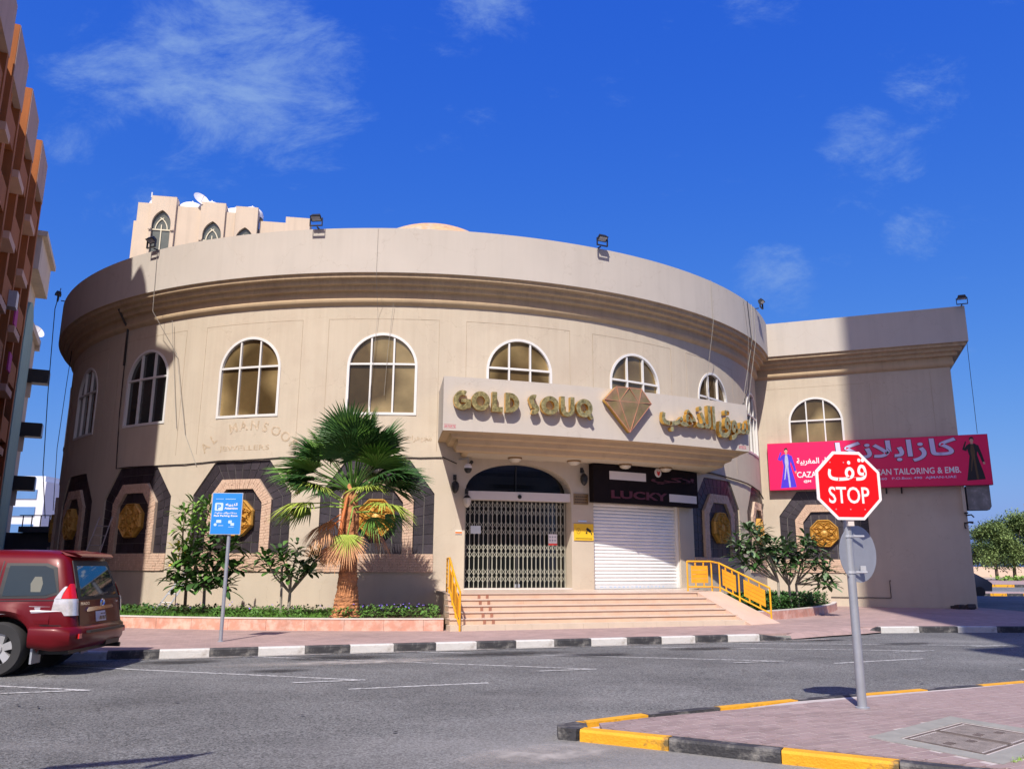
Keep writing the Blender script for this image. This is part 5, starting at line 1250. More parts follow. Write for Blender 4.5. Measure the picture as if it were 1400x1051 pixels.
for k in range(26): x, y, _ = wing(rr.uniform(.2, .85), 0, rr.uniform(.05, .5)); s = rr.uniform(.04, .15); b.box(-s, s, -s, s, 0, s * rr.uniform(.5, 1.4), rot=Matrix.Rotation(rr.uniform(0, 3), 3, 'Z') @ Matrix.Rotation(rr.uniform(-.4, .4), 3, 'X'), at=(x, y, .15))
tag(b.build('rubbish_heap', 'rubbish'), 'small dark heap of rubbish at the foot of the wing corner', 'rubbish')

# ================================================================== PLANTS
def frond(parent, base, tip, fan_r, spread, nb, droop, material, seed, stalk='leaf_mid', name='frond', fold=.25, twist=0.0, wk=1.0):
    """a fan leaf: stalk from base to tip, then nb stiff pointed blades"""
    r = random.Random(seed); base, tip = Vector(base), Vector(tip); ax = (tip - base).normalized()
    up = Vector((0, 0, 1)); side = ax.cross(up)
    if side.length < .1: side = Vector((1, 0, 0))
    side.normalize(); side = Matrix.Rotation(twist, 3, ax) @ side; nrm = side.cross(ax).normalized()
    mb = MB(); mid = (base + tip) / 2 + Vector((0, 0, .05)); mb.m = 1; mb.tube([base, mid, tip], [.022, .016, .012], 5); mb.m = 0
    for k in range(nb):
        a = radians(-spread / 2 + spread * k / (nb - 1)) + r.gauss(0, .015); L_ = fan_r * (.72 + .28 * cos(a * .8)) * r.uniform(.9, 1.06)
        d = (ax * cos(a) + side * sin(a)).normalized(); w_dir = (side * cos(a) - ax * sin(a)).normalized()
        wmax = fan_r * radians(spread) / nb * .62 * wk
        bend = droop * r.uniform(.7, 1.3); rows = []
        for t in (0, .25, .55, .8, 1.0):
            p = tip + d * (L_ * t) + nrm * (fold * L_ * .25 * sin(t * pi * .5) * (1 - abs(a)) * .3); p.z -= bend * L_ * t ** 2.6
            w = (wmax * min(1, t / .55) if t <= .55 else wmax * (1 - (t - .55) / .45) ** .8) * .5 + .0015
            n2 = nrm * (w * .55)
            rows.append((p - w_dir * w - n2 * 0, p + n2, p + w_dir * w))
        idx = [[mb.pt(q) for q in row] for row in rows]
        for i in range(len(idx) - 1):
            mb.face([idx[i][0], idx[i][1], idx[i + 1][1], idx[i + 1][0]]); mb.face([idx[i][1], idx[i][2], idx[i + 1][2], idx[i + 1][1]])
    return mb.build(name, [material, stalk], parent)
PX, PY = -4.0, 20.35
palm = thing('fan_palm', 'short thick fan palm with dark green crown and hanging brown fronds', 'palm tree', (PX, PY, .38))
b = MB(); r = random.Random(4); rings_ = []
prof = [(.37, .34), (.33, .5), (.285, .75), (.245, 1.05), (.22, 1.35), (.20, 1.7), (.20, 2.2), (.22, 2.8), (.18, 3.3), (.05, 3.6)]
N_ = 22
for z_i in range(len(prof) * 6 - 5):
    t = z_i / 6; i0 = min(int(t), len(prof) - 2); u = t - i0; rad = prof[i0][0] * (1 - u) + prof[i0 + 1][0] * u; z = prof[i0][1] * (1 - u) + prof[i0 + 1][1] * u
    ring_ = []
    for k in range(N_):
        a = 2 * pi * k / N_ + .14 * (z_i % 2); rr_ = rad * (1 + .03 * sin(5 * a + z * 20) + r.uniform(-.05, .05)) + (.008 if z_i % 2 else 0); ring_.append(b.pt((PX + .0 + rr_ * cos(a) + .03 * sin(z), PY + rr_ * sin(a), z)))
    rings_.append(ring_)
for i in range(len(rings_) - 1):
    for k in range(N_): b.face([rings_[i][k], rings_[i][(k + 1) % N_], rings_[i + 1][(k + 1) % N_], rings_[i + 1][k]])
b.build('trunk', 'palm_bark', palm)
r = random.Random(11); crown = Vector((PX + .05, PY, 3.62))
for k in range(54):          # living crown
    el = radians([78, 66, 54, 42, 30, 20, 10][k % 7] + r.uniform(-7, 7)); az = k * 2.39996 + r.uniform(-.2, .2)
    d = Vector((cos(az) * cos(el), sin(az) * cos(el), sin(el))); ln = r.uniform(.85, 1.15)
    base = crown + Vector((cos(az) * .08, sin(az) * .08, -.2 * cos(el))); tip = base + d * ln
    frond(palm, base, tip, r.uniform(.95, 1.15), 150, 30, .10 + .12 * cos(el), 'frond_dark' if k % 3 else 'frond_green', 100 + k, twist=r.uniform(-.5, .5))
def aim(px_off, py_off, z): return Vector((PX + px_off, PY + py_off, z))
for (bx_, by_, bz, tx, ty, tz, R_, sp_, mt_, dr, seed) in [
    (.0, -.2, 3.05, -.85, -.75, 3.05, .95, 165, 'frond_yellow', .45, 1), (.1, -.15, 3.0, .95, -.8, 3.02, .92, 160, 'frond_yellow', .42, 2), (.05, -.2, 3.1, .62, -.6, 3.55, .62, 130, 'frond_green', .2, 3),
    (.1, -.1, 3.1, .9, -.3, 3.62, .85, 150, 'frond_green', .35, 4), (-.1, -.1, 3.1, -.95, -.4, 3.5, .80, 140, 'frond_green', .3, 5), (-.1, -.1, 3.15, -.62, -.85, 3.42, .85, 160, 'frond_yellow', .38, 6), (.1, -.1, 3.15, .50, -.9, 3.38, .80, 150, 'frond_yellow', .40, 16), (-.05, -.15, 3.0, -.95, -.35, 2.95, .85, 150, 'frond_green', .45, 17),
    (0, -.1, 2.8, -.42, -.45, 2.45, .62, 150, 'frond_dead', .5, 8), (.15, -.1, 2.9, .62, -.45, 2.75, .8, 140, 'frond_green', .45, 9), (.1, .1, 2.9, .85, .1, 2.85, .8, 150, 'frond_green', .4, 10),
    (-.05, .2, 2.9, -.6, .5, 2.7, .8, 150, 'frond_dead', .5, 12), (.05, .2, 2.9, .4, .5, 2.6, .8, 150, 'frond_dead', .5, 13), (-.1, .1, 3.0, -1.0, .1, 3.0, .85, 150, 'frond_green', .4, 14)]:
    frond(palm, aim(bx_, by_, bz), aim(tx, ty, tz), R_, sp_, 30, dr, mt_, seed, stalk='palm_stalk' if mt_ == 'frond_dead' else 'leaf_light', twist=r.uniform(-.3, .3))
# the big half-dead fan hanging in front of the trunk: green heart, tan blades
frond(palm, aim(.13, -.28, 3.0), aim(.10, -.62, 2.28), .66, 200, 40, .25, 'frond_dead', 31, stalk='leaf_light')
frond(palm, aim(.12, -.36, 2.72), aim(.10, -.66, 2.32), .50, 200, 26, .30, 'frond_yellow', 32, stalk='leaf_light', wk=.55)
frond(palm, aim(-.12, -.2, 2.8), aim(-.22, -.42, 2.1), .62, 150, 26, .2, 'frond_dead', 33, stalk='palm_stalk')
b = MB(); b.tube([(PX - .02, PY - .25, 3.3), (PX - .10, PY - .36, 2.7), (PX - .14, PY - .42, 2.2)], [.03, .04, .05], 7); b.build('orange_stalk', 'palm_stalk', palm)

def leaf(mb, p, d, nrm, L_, w, droop=.15):
    d = d.normalized(); s = d.cross(nrm)
    if s.length < .05: s = d.cross(Vector((.3, .5, .8)))
    s.normalize(); n = s.cross(d)
    pts = []
    for t, ww in ((0, .15), (.3, .8), (.62, 1.0), (.86, .7), (1, .05)):
        c = p + d * L_ * t - Vector((0, 0, droop * L_ * t * t)); pts.append([mb.pt(c - s * w * ww / 2 + n * w * .12 * ww), mb.pt(c), mb.pt(c + s * w * ww / 2 + n * w * .12 * ww)])
    for a, c in zip(pts[:-1], pts[1:]): mb.face([a[0], a[1], c[1], c[0]]); mb.face([a[1], a[2], c[2], c[1]])
def rosette(parent, p, seed, R_=.32, n=20, mats_=('leaf_dark', 'leaf_mid'), w=.085, up_=.35, name='leaf_cluster', reach=.12):
    r = random.Random(seed); mb = MB(); p = Vector(p); n = int(n * 1.5)
    for k in range(n):
        az = k * 2.4 + r.uniform(-.3, .3); el = r.uniform(-.35, .9) * (1 if k > n * .3 else 1.2); d = Vector((cos(az) * cos(el), sin(az) * cos(el), sin(el) + up_ * .3)); reach = .26; mb.m = 1 if r.random() < .35 else 0
        leaf(mb, p + d * reach * r.random() - Vector((0, 0, r.uniform(0, .12))), d, Vector((0, 0, 1)), R_ * r.uniform(.7, 1.15), w * r.uniform(.9, 1.5), r.uniform(.1, .5))
    return mb.build(name, list(mats_), parent)
def frangipani(name, label, root, tips, seed, mats_=('leaf_dark', 'leaf_mid'), R_=.32, n=20, stem='bark_pale', group=None, w=.085):
    t = thing(name, label, 'shrub', root, group); r = random.Random(seed); b = MB(); root = Vector(root)
    fork = root + Vector((r.uniform(-.05, .05), 0, .35 * (max(q[2] for q in tips) - root.z)))
    b.tube([root, fork], [.045, .036], 7)
    for q in tips:
        q = Vector(q); m_ = (fork + q) / 2 + Vector((r.uniform(-.08, .08), r.uniform(-.08, .08), -.04)); b.tube([fork - Vector((0, 0, .02)), m_, q], [.03, .022, .014], 6)
    tag(b.build('stem', stem, t), kind=None)
    for i, q in enumerate(tips): rosette(t, q, seed * 50 + i, R_, n, mats_, w)
    return t
# left bed
frangipani('leafy_shrub', 'tall shrub with pale divided leaves at the left end of the planter', (-8.47, 21.9, .38), [(-8.37, 21.8, 3.15), (-8.12, 21.6, 2.95), (-8.62, 21.7, 2.95), (-7.97, 21.7, 3.1), (-8.57, 21.5, 2.55), (-8.22, 21.4, 2.6), (-8.42, 21.5, 2.15), (-7.92, 21.6, 2.65)], 3, ('leaf_mid', 'leaf_light'), .30, 30, 'bark', w=.06)
frangipani('leafy_shrub', 'broad shrub with long glossy leaves behind the blue parking sign', (-7.87, 21.6, .38), [(-7.72, 21.3, 2.0), (-7.37, 21.2, 1.75), (-8.07, 21.2, 1.65), (-7.22, 21.3, 2.1), (-7.52, 21.1, 1.35), (-7.92, 21.1, 1.2), (-7.12, 21.4, 1.55), (-8.42, 21.2, 1.5), (-8.32, 21.1, 1.15), (-7.57, 21.2, 2.35), (-8.22, 21.3, 1.9), (-7.32, 21.2, 1.1)], 4, ('leaf_dark', 'leaf_mid'), .42, 26, w=.11)
t_ = thing('young_shrub', 'small yellow-leaved shoot beside the ladder in the left bed', 'shrub', (-8.57, 21.5, .38)); b = MB(); b.tube([(-8.57, 21.5, .38), (-8.57, 21.45, 1.9)], .012, 5); b.build('stem', 'bark', t_); rosette(t_, (-8.57, 21.4, 1.95), 77, .25, 14, ('leaf_yellow', 'leaf_light'), .07); rosette(t_, (-8.52, 21.4, 1.7), 78, .22, 12, ('leaf_yellow', 'leaf_light'), .06)
frangipani('leafy_shrub', 'dark glossy shrub with two pale stems left of the palm trunk', (-5.62, 21.3, .38), [(-6.1, 21.1, 1.55), (-5.75, 21.0, 1.75), (-5.35, 21.1, 1.6), (-5.0, 21.2, 1.75), (-5.6, 20.95, 1.4), (-6.25, 21.2, 1.75), (-5.15, 21.1, 1.5), (-4.85, 21.4, 1.9), (-5.45, 21.2, 2.0), (-5.9, 21.2, 1.95)], 5, ('leaf_dark', 'leaf_mid'), .27, 22, w=.10)
b = MB(); b.tube([(-5.78, 21.2, .38), (-5.80, 21.1, 1.6)], .035, 6); tag(b.build('stake', 'bark_pale'), 'pale wooden stake beside the dark glossy shrub', 'stake')
# right bed
G_ = ('leaf_dark', 'leaf_grey')
frangipani('leafy_shrub', 'leafy shrub leaning over the yellow handrail, leftmost in the right-hand planter', (8.25, 25.9, .38), [(7.0, 25.5, 2.35), (7.35, 25.4, 2.15), (7.1, 25.7, 2.0), (7.6, 25.5, 2.6), (7.75, 25.6, 2.25), (7.45, 25.8, 2.75), (7.15, 25.5, 1.75), (7.9, 25.5, 2.05), (7.5, 25.4, 1.75)], 6, G_, .38, 24, w=.10)
frangipani('leafy_shrub', 'middle grey-green shrub of the right-hand planter, with a bare forked stem', (8.75, 26.3, .38), [(8.2, 26.0, 2.3), (8.55, 26.0, 2.0), (8.25, 25.9, 1.8), (8.8, 26.1, 2.15), (8.5, 25.9, 1.55), (8.15, 26.1, 2.0), (8.9, 26.0, 1.75), (8.65, 26.2, 2.4)], 7, G_, .36, 24, w=.10)
frangipani('leafy_shrub', 'rightmost spreading shrub of the right-hand planter, under the gold medallion of the wing', (9.05, 26.5, .38), [(9.35, 26.2, 2.25), (9.75, 26.3, 2.05), (9.5, 26.1, 1.7), (9.9, 26.2, 1.55), (9.95, 26.3, 1.15), (9.6, 26.1, 1.25), (9.2, 26.2, 1.9), (9.45, 26.4, 2.5)], 8, G_, .38, 24, w=.10)
def scatter_cover(name, area_fn, n, material, seed, h0, h1, size, kind='leaf'):
    r = random.Random(seed); b = MB()
    for _ in range(n):
        p = area_fn(r)
        if p is None: continue
        x, y, z = p; a = r.uniform(0, 6.28)
        if kind == 'grass':
            h = r.uniform(h0, h1); w = size; dx, dy = r.gauss(0, .03), r.gauss(0, .03)
            b.poly([(x - w * cos(a), y - w * sin(a), z), (x + w * cos(a), y + w * sin(a), z), (x + dx, y + dy, z + h)])
        else:
            zz = z + r.uniform(h0, h1); el = r.uniform(-.3, .9); d = Vector((cos(a) * cos(el), sin(a) * cos(el), sin(el))); s = Vector((-sin(a), cos(a), r.uniform(-.3, .3))) * size * .35; p0 = Vector((x, y, zz)); L_ = size * r.uniform(.7, 1.3)
            b.poly([tuple(p0), tuple(p0 + d * L_ * .5 + s), tuple(p0 + d * L_), tuple(p0 + d * L_ * .5 - s)])
    return tag(b.build(name, material), kind='stuff')
def bed(t0, t1, r0, r1, z=.375): return lambda r: (lambda a, q: (CX + q * sin(a), CY - q * cos(a), z))(r.uniform(t0, t1), r.uniform(r0, r1))
scatter_cover('grass', bed(-.62, -.02, 16.2, 19.95), 17000, 'grass', 1, .03, .13, .010, 'grass')
scatter_cover('ground_cover', bed(-.02, .125, 17.8, 19.95), 1700, 'leaf_mid', 2, .0, .25, .09)
scatter_cover('ground_cover', bed(-.16, -.04, 17.8, 19.9), 1000, 'leaf_mid', 3, .0, .22, .09)
scatter_cover('ground_cover', bed(-.30, -.17, 18.2, 19.6), 700, 'leaf_dark', 4, .0, .24, .10)
scatter_cover('flowers', bed(-.02, .11, 18.8, 19.9), 60, 'petal', 5, .22, .34, .06); scatter_cover('flowers', bed(-.25, -.04, 18.8, 19.8), 30, 'petal', 6, .2, .34, .06)
def rbed(r):
    a = r.uniform(.60, 1.0); R_ = 19.35 - (a - .60) / .52 * 1.15; q = r.uniform(R_ - 2.6, R_ - .2)
    return (CX + q * sin(a), CY - q * cos(a), .36)
scatter_cover('hedge', rbed, 15000, 'hedge', 7, .0, .42, .09)
# ladder pieces left in the bed
ld = thing('step_ladder', 'blue-grey ladder leaning on the wall behind the left shrubs', 'ladder', (-9.3, 22.9, .38))
def ladder(root, p0, p1, w, m_, nr):
    p0, p1 = Vector(p0), Vector(p1); d = Vector((w, 0, 0))
    for s in (-.5, .5): b = MB(); b.tube([p0 + d * s, p1 + d * s * .8], .02, 5); b.build('side_rail', m_, root)
    for k in range(nr): t = (k + 1) / (nr + 1); a = p0.lerp(p1, t); b = MB(); b.tube([a - d * .45, a + d * .45], .014, 5); b.build('rung', m_, root)
ladder(ld, (-9.45, 22.7, .38), (-9.05, 23.6, 1.5), .3, 'galv_light', 4)
ld = thing('step_ladder', 'grey ladder in the shade leaning against the far left of the round wall', 'ladder', (-13.2, 26.4, .38))
ladder(ld, (-13.25, 25.5, .38), (-12.95, 26.3, 3.1), .5, 'box_grey', 8)

# ================================================================== LIGHTS AND CABLES ON THE BUILDING
def flood(p, out2, label, tilt=.5, size=.42):
    """floodlight on the parapet: body, visor, bracket"""
    ang = atan2(out2[1], out2[0]) + pi / 2; Rz = Matrix.Rotation(ang, 3, 'Z'); t = thing('floodlight', label, 'floodlight', p, 'floodlights along the parapet')
    T = lambda x, y, z: tuple(Vector(p) + Rz @ Vector((x, y, z)))
    b = MB(T); b.box(-.02, .02, -.16, .25, .0, .03); b.box(-.20, -.18, -.3, -.24, .02, .26); b.box(.18, .20, -.3, -.24, .02, .26); b.box(-.20, .20, -.3, -.24, .0, .025); b.build('bracket', 'black_metal', t)
    Rx = Matrix.Rotation(-tilt, 3, 'X'); S = size / .42
    T2 = lambda x, y, z: T(*(Rx @ Vector((x * S, y * S, z * S)) + Vector((0, -.28, .26))))
    b = MB(T2); A_ = [b.pt(q) for q in ((-.2, -.13, -.03), (.2, -.13, -.03), (.2, .13, -.03), (-.2, .13, -.03))]; C_ = [b.pt(q) for q in ((-.15, -.10, .12), (.15, -.10, .12), (.15, .09, .12), (-.15, .09, .12))]
    b.face(A_[::-1]); b.face(C_); [b.face([A_[k], A_[(k + 1) % 4], C_[(k + 1) % 4], C_[k]]) for k in range(4)]
    b.box(-.21, .21, -.14, .14, -.045, -.03); b.build('housing', 'black', t)
    b = MB(T2); b.box(-.17, .17, -.10, .10, -.052, -.046); b.build('front_glass', 'galv_light', t)
for th, lab in ((-.99, 'floodlight at the far left edge of the parapet, against the sky'), (-.488, 'floodlight on the parapet in front of the arched tower windows'), (-.115, 'floodlight on the parapet left of the low roof dome, below a small dish'),
                (.441, 'floodlight on the parapet right of the low roof dome'), (1.027, 'floodlight on the parapet near the join with the straight wing')):
    x, y, z = drum_th(th, 11.73, .62); flood((x, y, z), (sin(th), -cos(th)), lab, tilt=.55 if th > -.9 else .2, size=.34)
x, y, z = wing(-.55, 11.73, .6); flood((x, y, z), (WN.x, WN.y), 'floodlight at the right end of the wing parapet', tilt=.1, size=.34)
def cable(f, pts, label, r=.012, m_='cable', sag=0.0):
    P2 = []
    for a, c in zip(pts[:-1], pts[1:]):
        n = max(2, int((Vector(c) - Vector(a)).length / .6))
        for k in range(n): t = k / n; q = [a[i] + (c[i] - a[i]) * t for i in range(3)]; q[1] += rnd.uniform(-.02, .02) - sag * sin(pi * t); P2.append(q)
    P2.append(list(pts[-1])); b = MB(f); b.tube(P2, r, 5); tag(b.build('cable', m_), label, 'cable')
cable(drum, [(-.619 * RW, 10.1, .45), (-.619 * RW, 9.5, .05), (-.618 * RW, 8.2, .05)], 'thick dark conduit dropping from the cornice at the left of the round wall', .04)
cable(drum, [(-.618 * RW, 8.25, .04), (-.617 * RW, 6.5, .03), (-.606 * RW, 4.70, .03), (-.52 * RW, 4.68, .03), (-.44 * RW, 4.64, .03), (-.31 * RW, 4.70, .03), (-.126 * RW, 4.78, .03), (.0, 4.74, .03), (.135 * RW, 4.76, .03), (.16 * RW, 4.58, .12)], 'black cable running along the wall above the tiled panels to the canopy', .016)
cable(drum, [(.715 * RW, 4.79, .05), (.80 * RW, 4.86, .05), (.90 * RW, 4.80, .05), (1.0 * RW, 4.72, .05), (1.12 * RW, 4.60, .05), (1.20 * RW, 4.4, .05)], 'cable bundle along the wall from the black signboard to the wing corner', .028)
cable(drum, [(-.485 * RW, 11.7, .67), (-.480 * RW, 9.6, .67), (-.44 * RW, 8.2, .1), (-.40 * RW, 5.6, .05), (-.365 * RW, 4.6, .05)], 'thin cable hanging from the floodlight near the tower windows', .009, 'cable_pale')
cable(drum, [(-.46 * RW, 9.4, .15), (-.445 * RW, 7.5, .05), (-.425 * RW, 5.8, .05)], 'thin cable dropping beside the second arched window', .009, 'cable_pale')
cable(drum, [(-.0 * RW, 11.7, .66), (.0 * RW, 10.2, .66), (.0 * RW, 9.2, .1), (-.01 * RW, 6.3, .04)], 'thin cable crossing the arched window behind the palm', .005, 'cable_pale')
cable(drum, [(.03 * RW, 9.5, .12), (.022 * RW, 8.0, .05), (.018 * RW, 6.6, .04)], 'second thin cable over the arched window behind the palm', .005, 'cable_pale')
cable(drum, [(.770 * RW, 11.74, .67), (.772 * RW, 10.2, .67), (.776 * RW, 8.4, .3), (.778 * RW, 6.4, .1)], 'thin cable dropping down the fascia between the two rightmost arched windows', .010, 'cable_pale')
for k, (a, c_, m_) in enumerate(((.93, .98, 'cable_pale'), (.955, .99, 'cable'), (.985, .965, 'cable_pale'), (1.005, 1.0, 'cable_pale'))):
    cable(drum, [(a * RW, 11.72, .68), ((a * .6 + c_ * .4) * RW, 10.3, .68), (c_ * RW, 8.4, .35), ((c_ - .06 * (k == 1)) * RW, 6.9 if k else 7.4, .1)], ('leftmost strand', 'dark curved strand', 'third strand', 'rightmost strand')[k] + ' of the loose cables hanging near the wing', .013 if k else .009, m_)
cable(lambda s, z, d: (s, d, z), [(-17.75, 12.2, 30.4), (-18.0, 11.4, 30.6), (-17.95, 8.0, 30.8), (-17.8, 5.0, 30.9), (-17.55, 3.3, 31.0)], 'dark cable hanging free off the left edge of the parapet', .016)
cable(lambda s, z, d: (s, d, z), [(-17.45, 10.2, 31.2), (-17.5, 8.6, 31.2), (-17.55, 6.0, 31.2), (-17.4, 3.6, 31.2)], 'second loose cable hanging close to the left edge of the round wall', .012)
cable(wing, [(-.62, 11.7, .5), (-.60, 9.0, .5), (-.62, 6.7, .3)], 'thin cable from the wing floodlight down to the magenta board', .010)
# dish aerials
def dish(p, yaw, R_, label, tilt=.5):
    t = thing('satellite_dish', label, 'satellite dish', p); Rm_ = Matrix.Rotation(yaw, 3, 'Z') @ Matrix.Rotation(pi / 2 - tilt, 3, 'X')
    b = MB(); b.lathe([(R_ * k / 6, R_ * .22 * (k / 6) ** 2) for k in range(7)], 24, at=(p[0], p[1], p[2] + R_ * 1.2), rot=Rm_); b.build('reflector', 'dome_white', t, 60)
    b = MB(); b.tube([p, (p[0], p[1], p[2] + R_ * 1.2)], R_ * .05, 6); q = Vector((p[0], p[1], p[2] + R_ * 1.2)) + Rm_ @ Vector((0, 0, R_ * .9)); b.tube([(p[0], p[1], p[2] + R_ * .8), tuple(q)], R_ * .03, 5); b.build('mast', 'galv', t)

# central dome
cd = thing('roof_dome', 'low mosaic dome with worn orange patches behind the parapet', 'dome', (CX, CY, 11.1))
b = MB(); b.lathe([(5.1, 11.1), (5.1, 13.8), (4.9, 13.86)], 40, at=(CX, CY, 0)); b.build('drum_base', 'stucco', cd)
b = MB(); b.lathe([(4.9 * cos(radians(a)), 13.85 + 4.75 * sin(radians(a))) for a in range(0, 91, 5)], 48, at=(CX, CY, 0)); b.build('shell', 'dome_mosaic', cd, 60)

# ================================================================== THE TOWER BEHIND
TO = Vector((-27.7, 55.6)); TU = Vector((9.9, 1.7)).normalized(); TN = Vector((TU.y, -TU.x))
def tw(s, z, d): p = TO + TU * s + TN * d; return (p.x, p.y, z)
tower = thing('apartment_tower', 'cream apartment block with pointed arch windows and small white roof domes behind the round building', 'building', (TO.x, TO.y, 0))
b = MB(tw); b.box(0, 10.1, 0, 26.6, -12, -.9) if False else b.sbox(0, 12.0, .0, 26.6, -12, -.95, 20); b.sbox(0, .95, .0, 27.8, -12, -.3, 20); b.build('main_block', 'tower_wall', tower)
b = MB(tw); b.sbox(-.45, .0, 0, 26.7, -8, -1.2); b.sbox(-.55, -.45, 0, 23.0, -7, -1.3); b.build('side_pier', 'tower_wall', tower)
def pointed(sc, hw, z0, zs, rise, n=8):
    pts = [(sc - hw, z0), (sc + hw, z0)]
    R_ = (hw * hw + rise * rise) / (2 * hw)
    for k in range(n + 1): a = math.asin(rise / R_) * k / n; pts.append((sc + hw - R_ + R_ * cos(a), zs + R_ * sin(a)))
    for k in range(n - 1, -1, -1): a = math.asin(rise / R_) * k / n; pts.append((sc - hw + R_ - R_ * cos(a), zs + R_ * sin(a)))
    return pts
for i, (s0, s1, zt, ws) in enumerate(((1.0, 2.75, 28.3, 1.82), (4.5, 6.25, 28.1, 5.42), (7.0, 8.6, 27.95, 7.75))):
    zp = (26.1, 25.5, 25.2)[i]; wh = pointed(ws, .66, 22.5, zp, 1.1); pierced_wall(tw, s0, s1, 0, zt, [wh], [-.3], 5, 'bay_wall', 'tower_wall', tower)
    b = MB(tw); b.sbox(s0, s0 + .01, 0, zt, -.9, -.01); b.sbox(s1 - .01, s1, 0, zt, -.9, -.01); b.sbox(s0, s1, zt - .01, zt, -.9, 0); b.build('bay_side', 'tower_wall', tower)
    b = MB(tw); b.prism(pointed(ws, .64, 22.5, zp, 1.08), -.26, -.22, cap0=False); wn_ = b.build('window', 'tower_glass', tower)
    b = MB(tw)
    b.sbox(ws - .035, ws + .035, 22.5, zp, -.219, -.15); b.sbox(ws - .64, ws + .64, zp - .45, zp - .36, -.219, -.149); 
    for sg_ in (-1, 1): stroke(b, [(ws + sg_ * .42 - sg_ * .85 * (1 - cos(a)), zp - .40 + 1.0 * sin(a)) for a in [k * .15 for k in range(9)]], .07, -.219, -.147 + .002 * sg_)
    b.build('tracery', ['cream_bar', 'cream_bar'], wn_)
    b = MB(tw); b.sbox(ws - .88, ws - .68, zp - .5, zp - .36, .001, .12); b.sbox(ws + .68, ws + .88, zp - .5, zp - .36, .001, .12); b.build('impost', 'tower_wall', tower)
for s0, s1, zt in ((2.7, 4.5, 27.7), (6.25, 6.95, 27.5)):
    b = MB(tw); b.sbox(s0, s1, 0, zt, -.9, -.22); b.build('recessed_wall', 'tower_wall', tower)
for s, z, R_ in ((1.3, 28.05, .85), (3.55, 27.75, 1.05), (4.95, 28.0, .95), (6.7, 27.65, .9), (7.95, 27.9, .85)):
    x, y, _ = tw(s, 0, -1.4); b = MB(); b.lathe([(R_, z - .3), (R_, z)] + [(R_ * cos(radians(a)), z + R_ * .72 * sin(radians(a))) for a in range(10, 86, 10)] + [(.06, z + R_ * .74), (.05, z + R_ * .9), (0, z + R_ * .92)], 20, at=(x, y, 0)); b.build('roof_dome', 'dome_white', tower, 50)
b = MB(tw); b.sbox(8.7, 10.6, 0, 27.1, -3, -.5); b.sbox(10.6, 12.4, 0, 27.6, -3, -.5); b.build('parapet_block', 'tower_wall', tower)
dish(tw(4.35, 27.6, -.3), .9, .62, 'white dish aerial between two small white domes of the tower')
dish((drum_th(-.112, 11.8, -3.0)[0], drum_th(-.112, 0, -3.0)[1], 12.1), 1.0, .45, 'small white dish just above the floodlight left of the low dome')
b = MB(tw); b.tube([(.55, 27.7, -1.5), (.55, 28.8, -1.5)], .03, 4); b.tube([(.55, 28.8, -1.5), (.55, 29.2, -1.5)], .07, 5); tag(b.build('roof_mast', 'galv_light'), 'thin mast at the left corner of the tower roof', 'mast')

# ================================================================== LEFT SIDE OF THE STREET
FQ = Vector((-13.65, 14.76)); FG = Vector((-.4226, .9063)).normalized(); FN = Vector((FG.y, -FG.x))
def fa(s, z, d): p = FQ + FG * s + FN * d; return (p.x, p.y, z)
ob = thing('orange_apartment_block', 'orange and brown apartment block with projecting bays and balconies on the left', 'building', (FQ.x, FQ.y, 0))
HT = 22.6
b = MB(fa); b.sbox(5.8, 31.5, 0, 23.3, -14, -1.0, 40); b.sbox(3.2, 5.79, 0, 21.2, -14, -1.001, 40); b.sbox(.0, 3.19, 0, 19.8, -14, -1.0, 40); b.build('main_block', 'pale_wall', ob)
# the near corner, whose outline the sun throws on the round wall
b = MB(fa); b.prism([(-.22, 0), (3.3, 0), (3.3, 23.6), (2.7, 23.6), (2.12, 21.35), (1.95, 21.8), (1.72, 22.2), (1.5, 22.42), (1.25, 22.35), (.95, 22.15), (.7, 21.8), (.64, 21.2), (-.9, 21.95), (-.95, 21.75), (-.45, 21.0), (-.22, 20.5)], -.35, .0); b.build('corner_gable', 'orange_wall', ob)
b = MB(fa); b.sbox(.0, .5, 0, 20.3, -14, -.36, 40); b.build('end_wall', 'orange_wall', ob)
bays = [(3.4, 5.6), (6.1, 10.6), (11.5, 15.9), (17.2, 20.4), (22.4, 25.6), (27.8, 31.0)]
for bi, (s0, s1) in enumerate(bays):
    top = 23.9 if bi > 0 else 21.5
    for s in (s0, s1 - .35): b = MB(fa); b.sbox(s, s + .35, 0, top, -1.0, .0, 40); b.build('fin_wall', 'orange_wall', ob)
    mid = (s0 + s1) / 2; b = MB(fa); b.sbox(mid - .14, mid + .14, 0, top - 2.4, -.99, -.18, 40); b.build('mullion_pier', 'orange_wall', ob)
    b = MB(fa); b.sbox(s0 + .02, s1 - .02, top - 2.4, top - .02, -.25, .03, 40); b.build('parapet_panel', 'pale_wall', ob)
    for fl_ in range(7):
        z = 2.9 * fl_ + 2.2
        if z > top - 3: break
        b = MB(fa); b.sbox(s0 + .36, s1 - .36, z, z + .95, -.22, -.05, 40); b.sbox(s0 + .36, s1 - .36, z - .18, z, -1.0, -.051, 40); b.build('balcony', 'orange_wall', ob)
        b = MB(fa); b.sbox(s0 + .5, mid - .2, z + .95, z + 2.5, -.99, -.95, 40); b.sbox(mid + .2, s1 - .5, z + .95, z + 2.5, -.99, -.95, 40); wq = b.build('window', 'window_dark', ob)
for bi in range(len(bays) - 1):
    s0, s1 = bays[bi][1] + .02, bays[bi + 1][0] - .02
    for fl_ in range(7):
        z = 2.9 * fl_ + 3.9
        if z < 21: b = MB(fa); b.sbox(s0, s1, z, z + .35, -1.0, .25, 40); b.build('ledge', 'ledge_pink', ob)
